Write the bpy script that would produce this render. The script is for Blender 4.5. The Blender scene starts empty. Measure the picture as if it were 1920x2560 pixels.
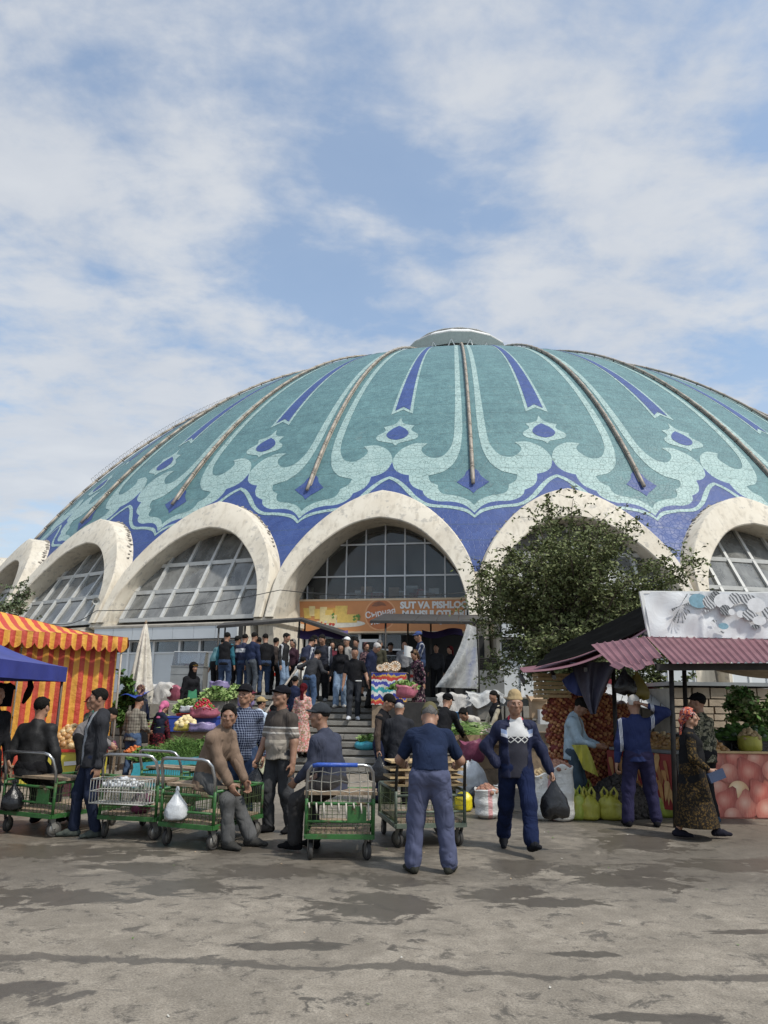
import bpy, bmesh, math, random
import numpy as np
from mathutils import Vector, Matrix
from mathutils.geometry import delaunay_2d_cdt
sc = bpy.context.scene
R = math.radians
rnd = random.Random(7)
# ---------------------------------------------------------------- camera, sky, sun, exposure
F_PX, PITCH, ROLL, EYE = 1859.95, 14.158, 0.0124, 1.6
cam_d = bpy.data.cameras.new('camera')
cam = bpy.data.objects.new('camera', cam_d)
sc.collection.objects.link(cam)
sc.camera = cam
cam_d.sensor_fit = 'VERTICAL'
cam_d.sensor_height = 24.0
cam_d.lens = 24.0 * F_PX / 2560.0
cam_d.clip_start, cam_d.clip_end = 0.1, 4000
cam.matrix_world = Matrix.Translation((0, 0, EYE)) @ Matrix.Rotation(R(90 + PITCH), 4, 'X') @ Matrix.Rotation(ROLL, 4, 'Z')
SUN_EL, SUN_AZ = 55.0, 128.0            # azimuth from +Y clockwise: the sun stands behind the viewer, to the right
world = bpy.data.worlds.new('World')
sc.world = world
world.use_nodes = True
def build_sky():
    nt = world.node_tree
    nt.nodes.clear()
    N, L = nt.nodes.new, nt.links.new
    out = N('ShaderNodeOutputWorld'); bg = N('ShaderNodeBackground')
    L(bg.outputs[0], out.inputs[0])
    sky = N('ShaderNodeTexSky'); sky.sky_type = 'NISHITA'; sky.sun_disc = False
    sky.sun_elevation = R(SUN_EL); sky.sun_rotation = R(SUN_AZ)
    sky.air_density = 1.0; sky.dust_density = 2.2; sky.ozone_density = 2.0
    bg.inputs[1].default_value = 0.125
    tc = N('ShaderNodeTexCoord'); sep = N('ShaderNodeSeparateXYZ'); L(tc.outputs['Generated'], sep.inputs[0])
    def math_(op, a, b=None, c=None):
        n = N('ShaderNodeMath'); n.operation = op
        for i, v in enumerate((a, b, c)):
            if v is None: continue
            if isinstance(v, (int, float)): n.inputs[i].default_value = v
            else: L(v, n.inputs[i])
        return n.outputs[0]
    zz = math_('MAXIMUM', sep.outputs[2], 0.0); den = math_('ADD', zz, 0.16)
    cx = math_('DIVIDE', sep.outputs[0], den); cy = math_('DIVIDE', sep.outputs[1], den)
    cmb = N('ShaderNodeCombineXYZ'); L(cx, cmb.inputs[0]); L(cy, cmb.inputs[1])
    def noise(scale, detail, rough, off, dist=0.0, sx=1.0, sy=1.0):
        mp = N('ShaderNodeMapping'); mp.inputs['Location'].default_value = off; mp.inputs['Scale'].default_value = (sx, sy, 1)
        L(cmb.outputs[0], mp.inputs[0])
        n = N('ShaderNodeTexNoise'); n.inputs['Scale'].default_value = scale; n.inputs['Detail'].default_value = detail
        n.inputs['Roughness'].default_value = rough; n.inputs['Distortion'].default_value = dist
        L(mp.outputs[0], n.inputs[0]); return n.outputs[0]
    n1 = noise(1.15, 3, 0.5, (3.7, 1.9, 0), 0.2)               # the big banks
    n2 = noise(4.2, 6, 0.56, (1.3, 5.1, 0), 0.25, 0.8, 1.15)   # puffs
    n3 = noise(13.0, 5, 0.6, (9.3, 2.2, 0), 0.2)               # fleece
    v = math_('ADD', math_('MULTIPLY', n1, 0.95), math_('MULTIPLY', n2, 0.72))
    v = math_('ADD', v, math_('MULTIPLY', n3, 0.30))
    rmp = N('ShaderNodeMapRange'); rmp.interpolation_type = 'SMOOTHSTEP'
    rmp.inputs[1].default_value = 0.82; rmp.inputs[2].default_value = 1.14
    L(v, rmp.inputs[0])
    dens = math_('MULTIPLY', rmp.outputs[0], 0.90)
    # veil thickens towards the horizon
    veil = N('ShaderNodeMapRange'); veil.inputs[1].default_value = 0.0; veil.inputs[2].default_value = 0.42
    veil.inputs[3].default_value = 0.82; veil.inputs[4].default_value = 0.06; L(zz, veil.inputs[0])
    cov = math_('MAXIMUM', dens, veil.outputs[0])
    cov = math_('ADD', cov, math_('MULTIPLY', math_('SUBTRACT', 1.0, cov), 0.23))
    shade = N('ShaderNodeMix'); shade.data_type = 'RGBA'
    L(math_('MULTIPLY', n2, 1.0), shade.inputs['Factor'])
    shade.inputs['A'].default_value = (3.4, 3.75, 4.35, 1); shade.inputs['B'].default_value = (5.5, 5.6, 5.7, 1)
    boost = N('ShaderNodeMix'); boost.data_type = 'RGBA'; boost.blend_type = 'MULTIPLY'; boost.inputs['Factor'].default_value = 1
    L(sky.outputs[0], boost.inputs['A']); boost.inputs['B'].default_value = (1.30, 1.50, 1.50, 1)
    mix = N('ShaderNodeMix'); mix.data_type = 'RGBA'
    L(cov, mix.inputs['Factor']); L(boost.outputs['Result'], mix.inputs['A']); L(shade.outputs['Result'], mix.inputs['B'])
    L(mix.outputs['Result'], bg.inputs[0])
build_sky()
sun_d = bpy.data.lights.new('sun', 'SUN'); sun_d.energy = 2.8; sun_d.angle = R(3.0); sun_d.color = (1.0, 0.95, 0.87)
sun = bpy.data.objects.new('sun', sun_d); sc.collection.objects.link(sun)
_sd = Vector((math.sin(R(SUN_AZ)) * math.cos(R(SUN_EL)), math.cos(R(SUN_AZ)) * math.cos(R(SUN_EL)), math.sin(R(SUN_EL))))
sun.rotation_euler = _sd.to_track_quat('Z', 'Y').to_euler()
sc.view_settings.view_transform = 'Standard'; sc.view_settings.look = 'None'
sc.view_settings.exposure = 0.22; sc.view_settings.gamma = 1.0; sc.view_settings.use_curve_mapping = False
try:
    sc.cycles.max_bounces = 6; sc.cycles.diffuse_bounces = 3; sc.cycles.glossy_bounces = 3; sc.cycles.transparent_max_bounces = 12
    sc.cycles.caustics_reflective = False; sc.cycles.caustics_refractive = False
    sc.cycles.use_denoising = True
except Exception: pass

# ---------------------------------------------------------------- helpers
def ray(px, py):
    """direction of a photo pixel (1920 x 2560) from the viewer"""
    t = R(PITCH); c, s = math.cos(t), math.sin(t)
    X, Y = px - 960, py - 1280; cr, sr = math.cos(ROLL), math.sin(ROLL)
    x = (cr * X + sr * Y) / F_PX; z = -(-sr * X + cr * Y) / F_PX
    return Vector((x, c - s * z, s + c * z))
def at(px, py, Y):
    d = ray(px, py); return Vector((0, 0, EYE)) + d * (Y / d.y)
def gp(px, py, z=0.0):
    d = ray(px, py); return Vector((0, 0, EYE)) + d * ((z - EYE) / d.z)
def lin(c):
    if isinstance(c, str):
        c = c.lstrip('#'); c = c if len(c) == 6 else ''.join(q * 2 for q in c); c = [int(c[i:i + 2], 16) / 255 for i in (0, 2, 4)]
        c = [v / 12.92 if v <= 0.04045 else ((v + 0.055) / 1.055) ** 2.4 for v in c]
    return (c[0], c[1], c[2], 1.0)
MATS = {}
class NT:
    """tiny node helper"""
    def __init__(s, name):
        s.m = bpy.data.materials.new(name); s.m.use_nodes = True; s.nt = s.m.node_tree
        s.b = s.nt.nodes['Principled BSDF']; s.out = s.nt.nodes['Material Output']; s.L = s.nt.links.new
        s.tc = None
    def N(s, t, **kw):
        n = s.nt.nodes.new(t)
        for k, v in kw.items(): setattr(n, k, v)
        return n
    def put(s, sock, v):
        if hasattr(v, 'is_output') or isinstance(v, bpy.types.NodeSocket): s.L(v, sock)
        else: sock.default_value = v
    def co(s, kind='Object', scale=(1, 1, 1), rot=(0, 0, 0), loc=(0, 0, 0)):
        if s.tc is None: s.tc = s.N('ShaderNodeTexCoord')
        mp = s.N('ShaderNodeMapping'); mp.inputs['Scale'].default_value = scale; mp.inputs['Rotation'].default_value = rot; mp.inputs['Location'].default_value = loc
        if kind == 'World':
            g = s.N('ShaderNodeNewGeometry'); s.L(g.outputs['Position'], mp.inputs[0])
        else: s.L(s.tc.outputs[kind], mp.inputs[0])
        return mp.outputs[0]
    def noise(s, co, scale, detail=3, rough=0.55, dist=0):
        n = s.N('ShaderNodeTexNoise'); n.inputs['Scale'].default_value = scale; n.inputs['Detail'].default_value = detail
        n.inputs['Roughness'].default_value = rough; n.inputs['Distortion'].default_value = dist; s.L(co, n.inputs['Vector']); return n.outputs[0]
    def vor(s, co, scale, feature='DISTANCE_TO_EDGE', rnd_=1.0, out=0):
        n = s.N('ShaderNodeTexVoronoi', feature=feature); n.inputs['Scale'].default_value = scale
        n.inputs['Randomness'].default_value = rnd_; s.L(co, n.inputs['Vector']); return n.outputs[out]
    def wave(s, co, scale, axis='X', dist=0, profile='SIN'):
        n = s.N('ShaderNodeTexWave', bands_direction=axis, wave_profile=profile); n.inputs['Scale'].default_value = scale
        n.inputs['Distortion'].default_value = dist; s.L(co, n.inputs['Vector']); return n.outputs['Fac']
    def rng(s, v, a, b, c=0.0, d=1.0, smooth=False):
        n = s.N('ShaderNodeMapRange'); n.clamp = True
        if smooth: n.interpolation_type = 'SMOOTHSTEP'
        s.L(v, n.inputs[0]); n.inputs[1].default_value = a; n.inputs[2].default_value = b; n.inputs[3].default_value = c; n.inputs[4].default_value = d
        return n.outputs[0]
    def mth(s, op, a, b=0.0):
        n = s.N('ShaderNodeMath', operation=op); s.put(n.inputs[0], a); s.put(n.inputs[1], b); return n.outputs[0]
    def mix(s, f, a, b, blend='MIX'):
        n = s.N('ShaderNodeMix', data_type='RGBA', blend_type=blend); s.put(n.inputs['Factor'], f)
        s.put(n.inputs['A'], a); s.put(n.inputs['B'], b); return n.outputs['Result']
    def bump(s, h, strength=0.3, dist=0.02):
        n = s.N('ShaderNodeBump'); n.inputs['Strength'].default_value = strength; n.inputs['Distance'].default_value = dist
        s.L(h, n.inputs['Height']); s.L(n.outputs[0], s.b.inputs['Normal'])
    def col(s, v): s.put(s.b.inputs['Base Color'], v)
    def rough(s, v): s.put(s.b.inputs['Roughness'], v)
def mat(name, color, rough=0.6, var=0.15, scale=6.0, bump=0.0, metal=0.0, spec=0.5, bscale=None, world=False, sheen=0.0, trans=0.0, subsurf=0.0):
    """plain material with a little grain"""
    if name in MATS: return MATS[name]
    t = NT(name); c = lin(color); co = t.co('World' if world else 'Object')
    n = t.noise(co, scale, 4, 0.6)
    f = t.rng(n, 0.3, 0.72)
    a = tuple(v * (1 - var) for v in c[:3]) + (1,); b = tuple(min(1, v * (1 + var)) for v in c[:3]) + (1,)
    t.col(t.mix(f, a, b)); t.rough(rough); t.b.inputs['Metallic'].default_value = metal
    t.b.inputs['Specular IOR Level'].default_value = spec
    if sheen: t.b.inputs['Sheen Weight'].default_value = sheen
    if bump: t.bump(t.noise(co, bscale or scale * 3, 4, 0.6), bump, 0.02)
    if trans: t.b.inputs['Transmission Weight'].default_value = trans
    MATS[name] = t.m; return t.m
def link(o, parent=None):
    sc.collection.objects.link(o)
    if parent is not None: o.parent = parent
    return o
def tag(o, label=None, cat=None, group=None, kind=None):
    if label: o['label'] = label
    if cat: o['category'] = cat
    if group: o['group'] = group
    if kind: o['kind'] = kind
    return o
def empty(name, loc=(0, 0, 0), rz=0.0, label=None, cat=None, group=None):
    o = bpy.data.objects.new(name, None); o.empty_display_size = 0.1
    o.location = loc; o.rotation_euler = (0, 0, rz); link(o); return tag(o, label, cat, group)
def copy_tree(o, parent=None):
    c = o.copy(); sc.collection.objects.link(c)
    if parent is not None: c.parent = parent
    for ch in o.children: copy_tree(ch, c)
    return c
class MB:
    def __init__(s): s.v = []; s.f = []; s.mi = []; s.cur = 0
    def add(s, vs, fs):
        o = len(s.v); s.v.extend(tuple(p) for p in vs); s.f.extend(tuple(i + o for i in f) for f in fs); s.mi.extend([s.cur] * len(fs)); return s
    def hexa(s, p): return s.add(p, [(0, 3, 2, 1), (4, 5, 6, 7), (0, 1, 5, 4), (1, 2, 6, 5), (2, 3, 7, 6), (3, 0, 4, 7)])
    def box(s, c, d, rz=0.0, rot=None):
        m = rot or Matrix.Rotation(rz, 3, 'Z'); c = Vector(c); h = Vector(d) / 2
        return s.hexa([c + m @ Vector((x * h.x, y * h.y, z * h.z)) for z in (-1, 1) for x, y in ((-1, -1), (1, -1), (1, 1), (-1, 1))])
    def bar(s, a, b, w, h=None, up=(0, 0, 1)):
        a, b = Vector(a), Vector(b); d = (b - a).normalized(); up = Vector(up)
        if abs(d.dot(up)) > 0.98: up = Vector((1, 0, 0))
        x = d.cross(up).normalized(); y = x.cross(d); h = h or w; x = x * w / 2; y = y * h / 2
        return s.hexa([a - x - y, a + x - y, a + x + y, a - x + y, b - x - y, b + x - y, b + x + y, b - x + y])
    def tube(s, pts, r, n=8, cap=True, closed=False):
        P = [Vector(p) for p in pts]; m = len(P); rs = r if isinstance(r, (list, tuple)) else [r] * m
        T = []
        for i in range(m):
            a = P[i - 1] if (i > 0 or closed) else P[i]; b = P[(i + 1) % m] if (i < m - 1 or closed) else P[i]
            T.append((b - a).normalized())
        u = T[0].orthogonal().normalized(); vs = []
        for i in range(m):
            u = (u - T[i] * u.dot(T[i])); u = u.normalized() if u.length > 1e-6 else T[i].orthogonal().normalized()
            w = T[i].cross(u)
            for k in range(n):
                a = 2 * math.pi * k / n; vs.append(P[i] + (u * math.cos(a) + w * math.sin(a)) * rs[i])
        fs = []
        for i in range(m if closed else m - 1):
            j = (i + 1) % m
            for k in range(n): fs.append((i * n + k, i * n + (k + 1) % n, j * n + (k + 1) % n, j * n + k))
        if cap and not closed: fs.append(tuple(reversed(range(n)))); fs.append(tuple(range((m - 1) * n, m * n)))
        return s.add(vs, fs)
    def lathe(s, prof, n=16, c=(0, 0, 0), m=None, cap=True):
        c = Vector(c); vs = []; m = m or Matrix.Identity(3)
        for r, z in prof:
            for k in range(n):
                a = 2 * math.pi * k / n; vs.append(c + m @ Vector((r * math.cos(a), r * math.sin(a), z)))
        fs = [(i * n + k, i * n + (k + 1) % n, (i + 1) * n + (k + 1) % n, (i + 1) * n + k) for i in range(len(prof) - 1) for k in range(n)]
        if cap:
            if prof[0][0] > 1e-4: fs.append(tuple(reversed(range(n))))
            if prof[-1][0] > 1e-4: fs.append(tuple(range((len(prof) - 1) * n, len(prof) * n)))
        return s.add(vs, fs)
    def ball(s, c, r, nu=10, nv=6, m=None, jit=0.0, rg=rnd):
        r = Vector((r, r, r)) if isinstance(r, (int, float)) else Vector(r); c = Vector(c); m = m or Matrix.Identity(3)
        vs = [c + m @ Vector((0, 0, -r.z))]
        for i in range(1, nv):
            p = -math.pi / 2 + math.pi * i / nv
            for k in range(nu):
                a = 2 * math.pi * k / nu; q = 1 + (rg.uniform(-jit, jit) if jit else 0)
                vs.append(c + m @ Vector((r.x * math.cos(p) * math.cos(a) * q, r.y * math.cos(p) * math.sin(a) * q, r.z * math.sin(p) * q)))
        vs.append(c + m @ Vector((0, 0, r.z))); t = len(vs) - 1
        fs = [(0, 1 + (k + 1) % nu, 1 + k) for k in range(nu)]
        for i in range(nv - 2):
            for k in range(nu): fs.append((1 + i * nu + k, 1 + i * nu + (k + 1) % nu, 1 + (i + 1) * nu + (k + 1) % nu, 1 + (i + 1) * nu + k))
        fs += [(t, 1 + (nv - 2) * nu + k, 1 + (nv - 2) * nu + (k + 1) % nu) for k in range(nu)]
        return s.add(vs, fs)
    def grid(s, fn, nu, nv, flip=False):
        vs = [fn(i / nu, j / nv) for j in range(nv + 1) for i in range(nu + 1)]
        fs = [(j * (nu + 1) + i, j * (nu + 1) + i + 1, (j + 1) * (nu + 1) + i + 1, (j + 1) * (nu + 1) + i) for j in range(nv) for i in range(nu)]
        return s.add(vs, [f[::-1] for f in fs] if flip else fs)
    def prism(s, poly, z0, z1, fn=None):
        """extrude a 2-d outline; fn maps (x, y, z) to space"""
        fn = fn or (lambda x, y, z: Vector((x, y, z))); n = len(poly)
        vs = [fn(x, y, z0) for x, y in poly] + [fn(x, y, z1) for x, y in poly]
        return s.add(vs, [tuple(reversed(range(n))), tuple(range(n, 2 * n))] + [(i, (i + 1) % n, n + (i + 1) % n, n + i) for i in range(n)])
    def mesh(s, name, mats, smooth=False):
        me = bpy.data.meshes.new(name); me.from_pydata(s.v, [], s.f)
        for m in (mats if isinstance(mats, (list, tuple)) else [mats]): me.materials.append(m)
        if max(s.mi, default=0): me.polygons.foreach_set('material_index', s.mi)
        if smooth:
            me.polygons.foreach_set('use_smooth', [True] * len(me.polygons))
        me.update(); return me
    def build(s, name, mats, parent=None, smooth=False, auto=None, loc=None):
        me = s.mesh(name, mats, smooth or auto is not None)
        if auto is not None:
            try: me.set_sharp_from_angle(angle=R(auto))
            except Exception: pass
        o = bpy.data.objects.new(name, me); link(o, parent)
        if loc is not None: o.location = loc
        return o
def obj(name, me, parent=None, loc=(0, 0, 0), rot=(0, 0, 0), scale=None):
    o = bpy.data.objects.new(name, me); link(o, parent); o.location = loc; o.rotation_euler = rot
    if scale: o.scale = scale if hasattr(scale, '__len__') else (scale,) * 3
    return o
def crom(P, n=6, closed=False):
    """Catmull-Rom through points; a third item 1 marks a corner"""
    out = []; m = len(P)
    for i in range(m if closed else m - 1):
        p0, p1, p2, p3 = P[i - 1] if (i > 0 or closed) else P[i], P[i], P[(i + 1) % m], P[(i + 2) % m] if (i + 2 < m or closed) else P[(i + 1) % m]
        if len(p1) > 2 and p1[2]: p0 = p1
        if len(p2) > 2 and p2[2]: p3 = p2
        for k in range(n):
            t = k / n; a = 0.5
            out.append(tuple(0.5 * ((2 * p1[d]) + (-p0[d] + p2[d]) * t + (2 * p0[d] - 5 * p1[d] + 4 * p2[d] - p3[d]) * t * t + (-p0[d] + 3 * p1[d] - 3 * p2[d] + p3[d]) * t ** 3) for d in (0, 1)))
    if not closed: out.append(tuple(P[-1][:2]))
    return out
# ---------------------------------------------------------------- ground
def m_ground():
    t = NT('worn_asphalt'); co = t.co('World'); 
    big = t.noise(co, 0.5, 4, 0.6, 0.4); mid = t.noise(co, 1.5, 7, 0.7, 0.4); fine = t.noise(co, 8, 6, 0.75, .3); grit = t.noise(co, 70, 4, 0.75)
    fleck = t.noise(co, 4.2, 10, 0.78, .5)
    base = t.mix(t.rng(fine, .32, .68), (0.220, 0.188, 0.148, 1), (0.360, 0.316, 0.256, 1))
    base = t.mix(t.rng(mid, .40, .60, .6, 0), base, (0.160, 0.138, 0.110, 1))
    base = t.mix(t.rng(fleck, .39, .46, .85, 0), base, (0.075, 0.066, 0.056, 1))
    base = t.mix(t.mth('MULTIPLY', t.rng(grit, .38, .54, 1, 0), .55), base, (0.085, 0.076, 0.064, 1))
    base = t.mix(t.mth('MULTIPLY', t.rng(grit, .60, .68), .50), base, (0.50, 0.46, 0.40, 1))
    # spilled water: elongated damp patches and a runnel
    
    g = t.N('ShaderNodeNewGeometry'); sp = t.N('ShaderNodeSeparateXYZ'); t.L(g.outputs['Position'], sp.inputs[0])
    X, Y = sp.outputs[0], sp.outputs[1]
    def blob(x, y, rx, ry, w=1.0):
        a = t.mth('DIVIDE', t.mth('SUBTRACT', X, x), rx); b = t.mth('DIVIDE', t.mth('SUBTRACT', Y, y), ry)
        d = t.mth('SQRT', t.mth('ADD', t.mth('MULTIPLY', a, a), t.mth('MULTIPLY', b, b)))
        return t.rng(d, 0.2, 1.5, w, 0)
    wet = None
    for b in WET:
        v = blob(*b); wet = v if wet is None else t.mth('MAXIMUM', wet, v)
    def runnel(x0, y0, slope, amp, width):
        yy = t.mth('ADD', t.mth('MULTIPLY', X, slope), y0)
        yy = t.mth('ADD', yy, t.mth('MULTIPLY', t.mth('SUBTRACT', mid, .5), amp))
        return t.rng(t.mth('ABSOLUTE', t.mth('SUBTRACT', Y, yy)), width * .3, width, 1, 0)
    lace = t.noise(t.co('World', (.8, 1.25, 1), (0, 0, .2)), 2.4, 10, .72, .9)
    ed = t.mth('ADD', t.mth('MULTIPLY', t.mth('SUBTRACT', mid, .5), 2.2), t.mth('MULTIPLY', t.mth('SUBTRACT', lace, .5), 3.0))
    damp = t.rng(t.mth('ADD', wet, ed), .46, .58)
    damp = t.mth('MAXIMUM', damp, t.mth('MULTIPLY', t.rng(t.mth('ADD', runnel(0, 5.12, -0.055, .55, .09), t.mth('MULTIPLY', ed, .75)), .50, .72), .85))
    zone = t.mth('MULTIPLY', t.rng(Y, 6.5, 7.6), t.rng(Y, 11.0, 14.0, 1, 0))
    soak = t.mth('MULTIPLY', t.rng(t.mth('ADD', t.mth('MULTIPLY', big, .8), t.mth('MULTIPLY', ed, .18)), .29, .37), zone)
    damp = t.mth('MAXIMUM', damp, t.mth('MULTIPLY', soak, .66))
    base = t.mix(t.mth('MULTIPLY', damp, .82), base, (0.068, 0.058, 0.047, 1))
    t.col(base); t.rough(t.rng(damp, 0, 1, .88, .36)); t.b.inputs['Specular IOR Level'].default_value = .35
    h = t.mth('ADD', t.mth('MULTIPLY', grit, .5), t.mth('MULTIPLY', fine, .5)); t.bump(h, .35, .012)
    return t.m
WET = []
for (px, py, rx, ry) in ((60, 2240, 1.0, .42), (470, 2215, .75, .34), (330, 2170, .5, .3), (690, 2180, .8, .35), (930, 2265, .55, .45), (1000, 2205, .45, .3), (1270, 2235, .5, .3), (1330, 2255, .55, .22),
                         (1300, 2170, .35, .5), (1560, 2190, .9, .45), (1600, 2110, .55, .8), (1850, 2165, 1.0, .4), (40, 2475, .32, .20), (760, 2365, .55, .10), (1450, 2385, .45, .08), (1880, 2330, .35, .07), (1650, 2545, .45, .08),
                         (250, 2130, 1.0, .5), (620, 2120, 1.2, .5), (900, 2120, .9, .5), (60, 2130, 1.2, .5)):
    p = gp(px, py); WET.append((round(p.x, 2), round(p.y, 2), rx, ry))
gb = MB(); gb.grid(lambda u, v: Vector((-400 + 800 * u, -30 + 900 * v, 0.0)), 8, 8)
tag(gb.build('ground', m_ground()), kind='structure')
# the terrace the hall stands on and its stairs
DC = Vector((6.7802, 66.0, 0.0)); RS, ZC = 41.856, -13.4534 + EYE       # dome sphere
NA = 30; PER = 2 * math.pi / NA; TH0 = -0.0837                            # thirty bays
def pol(th, r, z): return Vector((DC.x + r * math.sin(th), DC.y - r * math.cos(th), z))
def sph(u, lat, off=0.0):
    """u: azimuth in half bays from the first gutter; lat: latitude in degrees on the dome sphere"""
    th = TH0 + u * PER / 2; l = R(lat); r = (RS + off) * math.cos(l); return pol(th, r, ZC + (RS + off) * math.sin(l))
def m_tile(name, c1, c2, line, scale, lw, lmix, patch):
    t = NT(name); co = t.co('World'); d = t.vor(co, scale); cell = t.vor(co, scale, 'F1', 1, 1)
    hs = t.N('ShaderNodeSeparateColor'); t.L(cell, hs.inputs[0])
    n = t.noise(co, .55, 4, .62, .3); n2 = t.noise(co, 2.4, 4, .65)
    v = t.mth('ADD', t.mth('MULTIPLY', hs.outputs[0], .30), t.mth('MULTIPLY', t.rng(n, .32, .68), .36)); v = t.mth('ADD', v, t.mth('MULTIPLY', t.rng(n2, .35, .65), .34))
    c = t.mix(v, c1, c2)
    c = t.mix(t.mth('MULTIPLY', t.rng(t.noise(co, 1.1, 5, .7, .4), .60, .70), patch), c, (0.36, .34, .28, 1))
    # course joints where the shells of the dome meet, and run-off stains down the slope
    ring = t.wave(t.co('World', (0, 0, 1)), .42, 'Z', 0.0); ring = t.rng(ring, .985, 1.0)
    c = t.mix(t.mth('MULTIPLY', ring, .35), c, (.06, .09, .09, 1))
    c = t.mix(t.mth('MULTIPLY', t.rng(d, lw * .35, lw, 1, 0), lmix), c, line)
    t.col(c); t.rough(t.rng(n2, .3, .7, .42, .62)); t.b.inputs['Specular IOR Level'].default_value = .35
    t.bump(t.rng(d, 0, lw * 1.5), .5, .012); return t.m
M_TEAL = m_tile('teal_mosaic', (.066, .138, .152, 1), (.150, .280, .288, 1), (.05, .085, .08, 1), 7.0, .055, .35, .12)
M_AQUA = m_tile('pale_aqua_mosaic', (.25, .365, .355, 1), (.40, .525, .50, 1), (.075, .125, .115, 1), 5.2, .055, .62, .05)
M_BLUE = m_tile('cobalt_mosaic', (.030, .054, .175, 1), (.056, .098, .275, 1), (.085, .115, .25, 1), 5.2, .04, .35, .05)
def m_plaster():
    t = NT('weathered_cream_plaster'); co = t.co('World'); a = t.noise(co, .8, 5, .6, .4); b = t.noise(co, 3.2, 5, .65); c = t.noise(co, 22, 4, .6)
    st = t.noise(t.co('World', (3, 3, .35)), 1.4, 5, .65, .2)
    k = t.mix(t.rng(a, .3, .7), (.555, .495, .40, 1), (.66, .61, .515, 1))
    k = t.mix(t.mth('MULTIPLY', t.rng(st, .50, .68), .55), k, (.36, .315, .25, 1))
    k = t.mix(t.mth('MULTIPLY', t.rng(b, .57, .64), .75), k, (.37, .345, .305, 1))
    k = t.mix(t.mth('MULTIPLY', t.rng(b, .40, .34), .0), k, (.8, .78, .72, 1))
    k = t.mix(t.mth('MULTIPLY', t.rng(c, .62, .75), .25), k, (.80, .77, .70, 1))
    t.col(k); t.rough(.85); t.bump(t.mth('ADD', t.mth('MULTIPLY', b, .7), t.mth('MULTIPLY', c, .3)), .35, .03); return t.m
M_PLAS = m_plaster()
M_CEM = mat('bare_cement', (.34, .31, .265), .9, .25, 3, .4, world=True)
M_STEEL = mat('galvanised_pipe', (.33, .285, .235), .55, .3, 5, 0, .15, world=True)
M_WHITE = mat('white_paint', (.72, .72, .70), .5, .10, 4, .05, world=True)
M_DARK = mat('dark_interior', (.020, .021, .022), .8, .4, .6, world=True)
# arch outline (half): x from the axis, z above the ground
AO = [(0, 10.14, 1), (.85, 9.9), (1.75, 9.38), (2.53, 8.68), (3.12, 7.96), (3.56, 7.22), (3.80, 6.6), (3.94, 5.9), (4.01, 5.2), (4.04, 4.6)]
AI = [(0, 8.80, 1), (.78, 8.65), (1.53, 8.3), (2.24, 7.7), (2.82, 7.04), (3.25, 6.32), (3.50, 5.65), (3.61, 5.2), (3.66, 4.9), (3.69, 4.6)]
AOc = crom(AO, 3); AIc = crom(AI, 3)
SL = 0.45
def fr(z): return 36.62 + SL * (10.15 - z)      # how far out the leaning arch faces stand
def apt(th, x, r, z):
    """point of a bay: x along the wall, r out from the dome axis, z up"""
    c, s = math.cos(th), math.sin(th); return Vector((DC.x + r * s + x * c, DC.y - r * c + x * s, z))
def zout(x):
    x = abs(x)
    for (a, b) in zip(AOc, AOc[1:]):
        if a[0] <= x <= b[0]: return a[1] + (b[1] - a[1]) * (x - a[0]) / max(1e-6, b[0] - a[0])
    return 5.2
def latmin(u):
    """lowest latitude of the tiled skin: it dies into the middle of the arch shell"""
    w = abs(((u - 1) + 1) % 2 - 1)             # half bays from the nearest arch axis
    x = w * PER / 2 * 36.6
    z = max(zout(min(x, 3.92)) - .45, 6.2)
    return math.degrees(math.asin((z - ZC) / RS))
hall = empty('domed_market_hall', (0, 0, 0), label='vast teal and blue mosaic dome market hall ringed by cream pointed arches', cat='building')
LATS = [0, .02, .05] + [i / 40 for i in range(4, 41)]
def dome_shell():
    m = MB(); nc = 26
    cols = [k * 2 / nc for k in range(NA * nc + 1)]
    m.grid(lambda a, b: (lambda u: sph(u, latmin(u) + (84 - latmin(u)) * (b ** 1.0)))(a * NA * 2), NA * nc, 44)
    return m.build('dome_skin', M_TEAL, hall, smooth=True)
dome_shell()
# ornament outlines in (half bays from the gutter, latitude)
BIN = [(.13, 80, 1), (.125, 66), (.125, 59), (.115, 46), (.105, 41.7), (.105, 38.5), (.125, 36.8), (.15, 35.8), (.22, 34.6), (.34, 33.8), (.45, 33.55), (.53, 33.4, 1), (.50, 32.85), (.41, 32.5, 1), (.40, 32.1), (.35, 31.75), (.24, 31.6), (.13, 31.4), (.05, 31.1), (0, 30.75, 1)]
BOUT = [(.24, 80, 1), (.235, 66), (.225, 59), (.205, 46), (.205, 41.7), (.215, 38.5), (.225, 37.4), (.26, 36.3), (.36, 35.35), (.50, 35.15), (.61, 35.65), (.64, 36.2), (.57, 36.75, 1), (.74, 36.8), (.90, 36.25), (.98, 35.5), (1.0, 34.9, 1)]
BLOW = [(1.0, 34.9, 1), (.955, 34.15), (.87, 33.7), (.765, 33.5, 1), (.755, 33.0), (.71, 32.5), (.64, 32.2), (.585, 32.05, 1), (.56, 31.65), (.49, 31.3), (.39, 31.1), (.28, 31.08), (.17, 30.95), (.08, 30.65), (0, 30.15, 1)]
LTOP = [(0, 29.95, 1), (.09, 30.45), (.27, 30.72), (.50, 30.92), (.64, 31.5), (.73, 32.15), (.82, 32.75), (.91, 33.2), (1.0, 33.45, 1)]
LBOT = [(0, 29.72, 1), (.10, 30.2), (.28, 30.5), (.51, 30.68), (.66, 31.25), (.76, 31.85), (.85, 32.5), (.93, 32.95), (1.0, 33.2, 1)]
LEAF = [(0, 34.1, 1), (.07, 33.75), (.10, 33.3), (.19, 32.75, 1), (.11, 32.35), (.05, 32.1), (0, 31.75, 1)]
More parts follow.
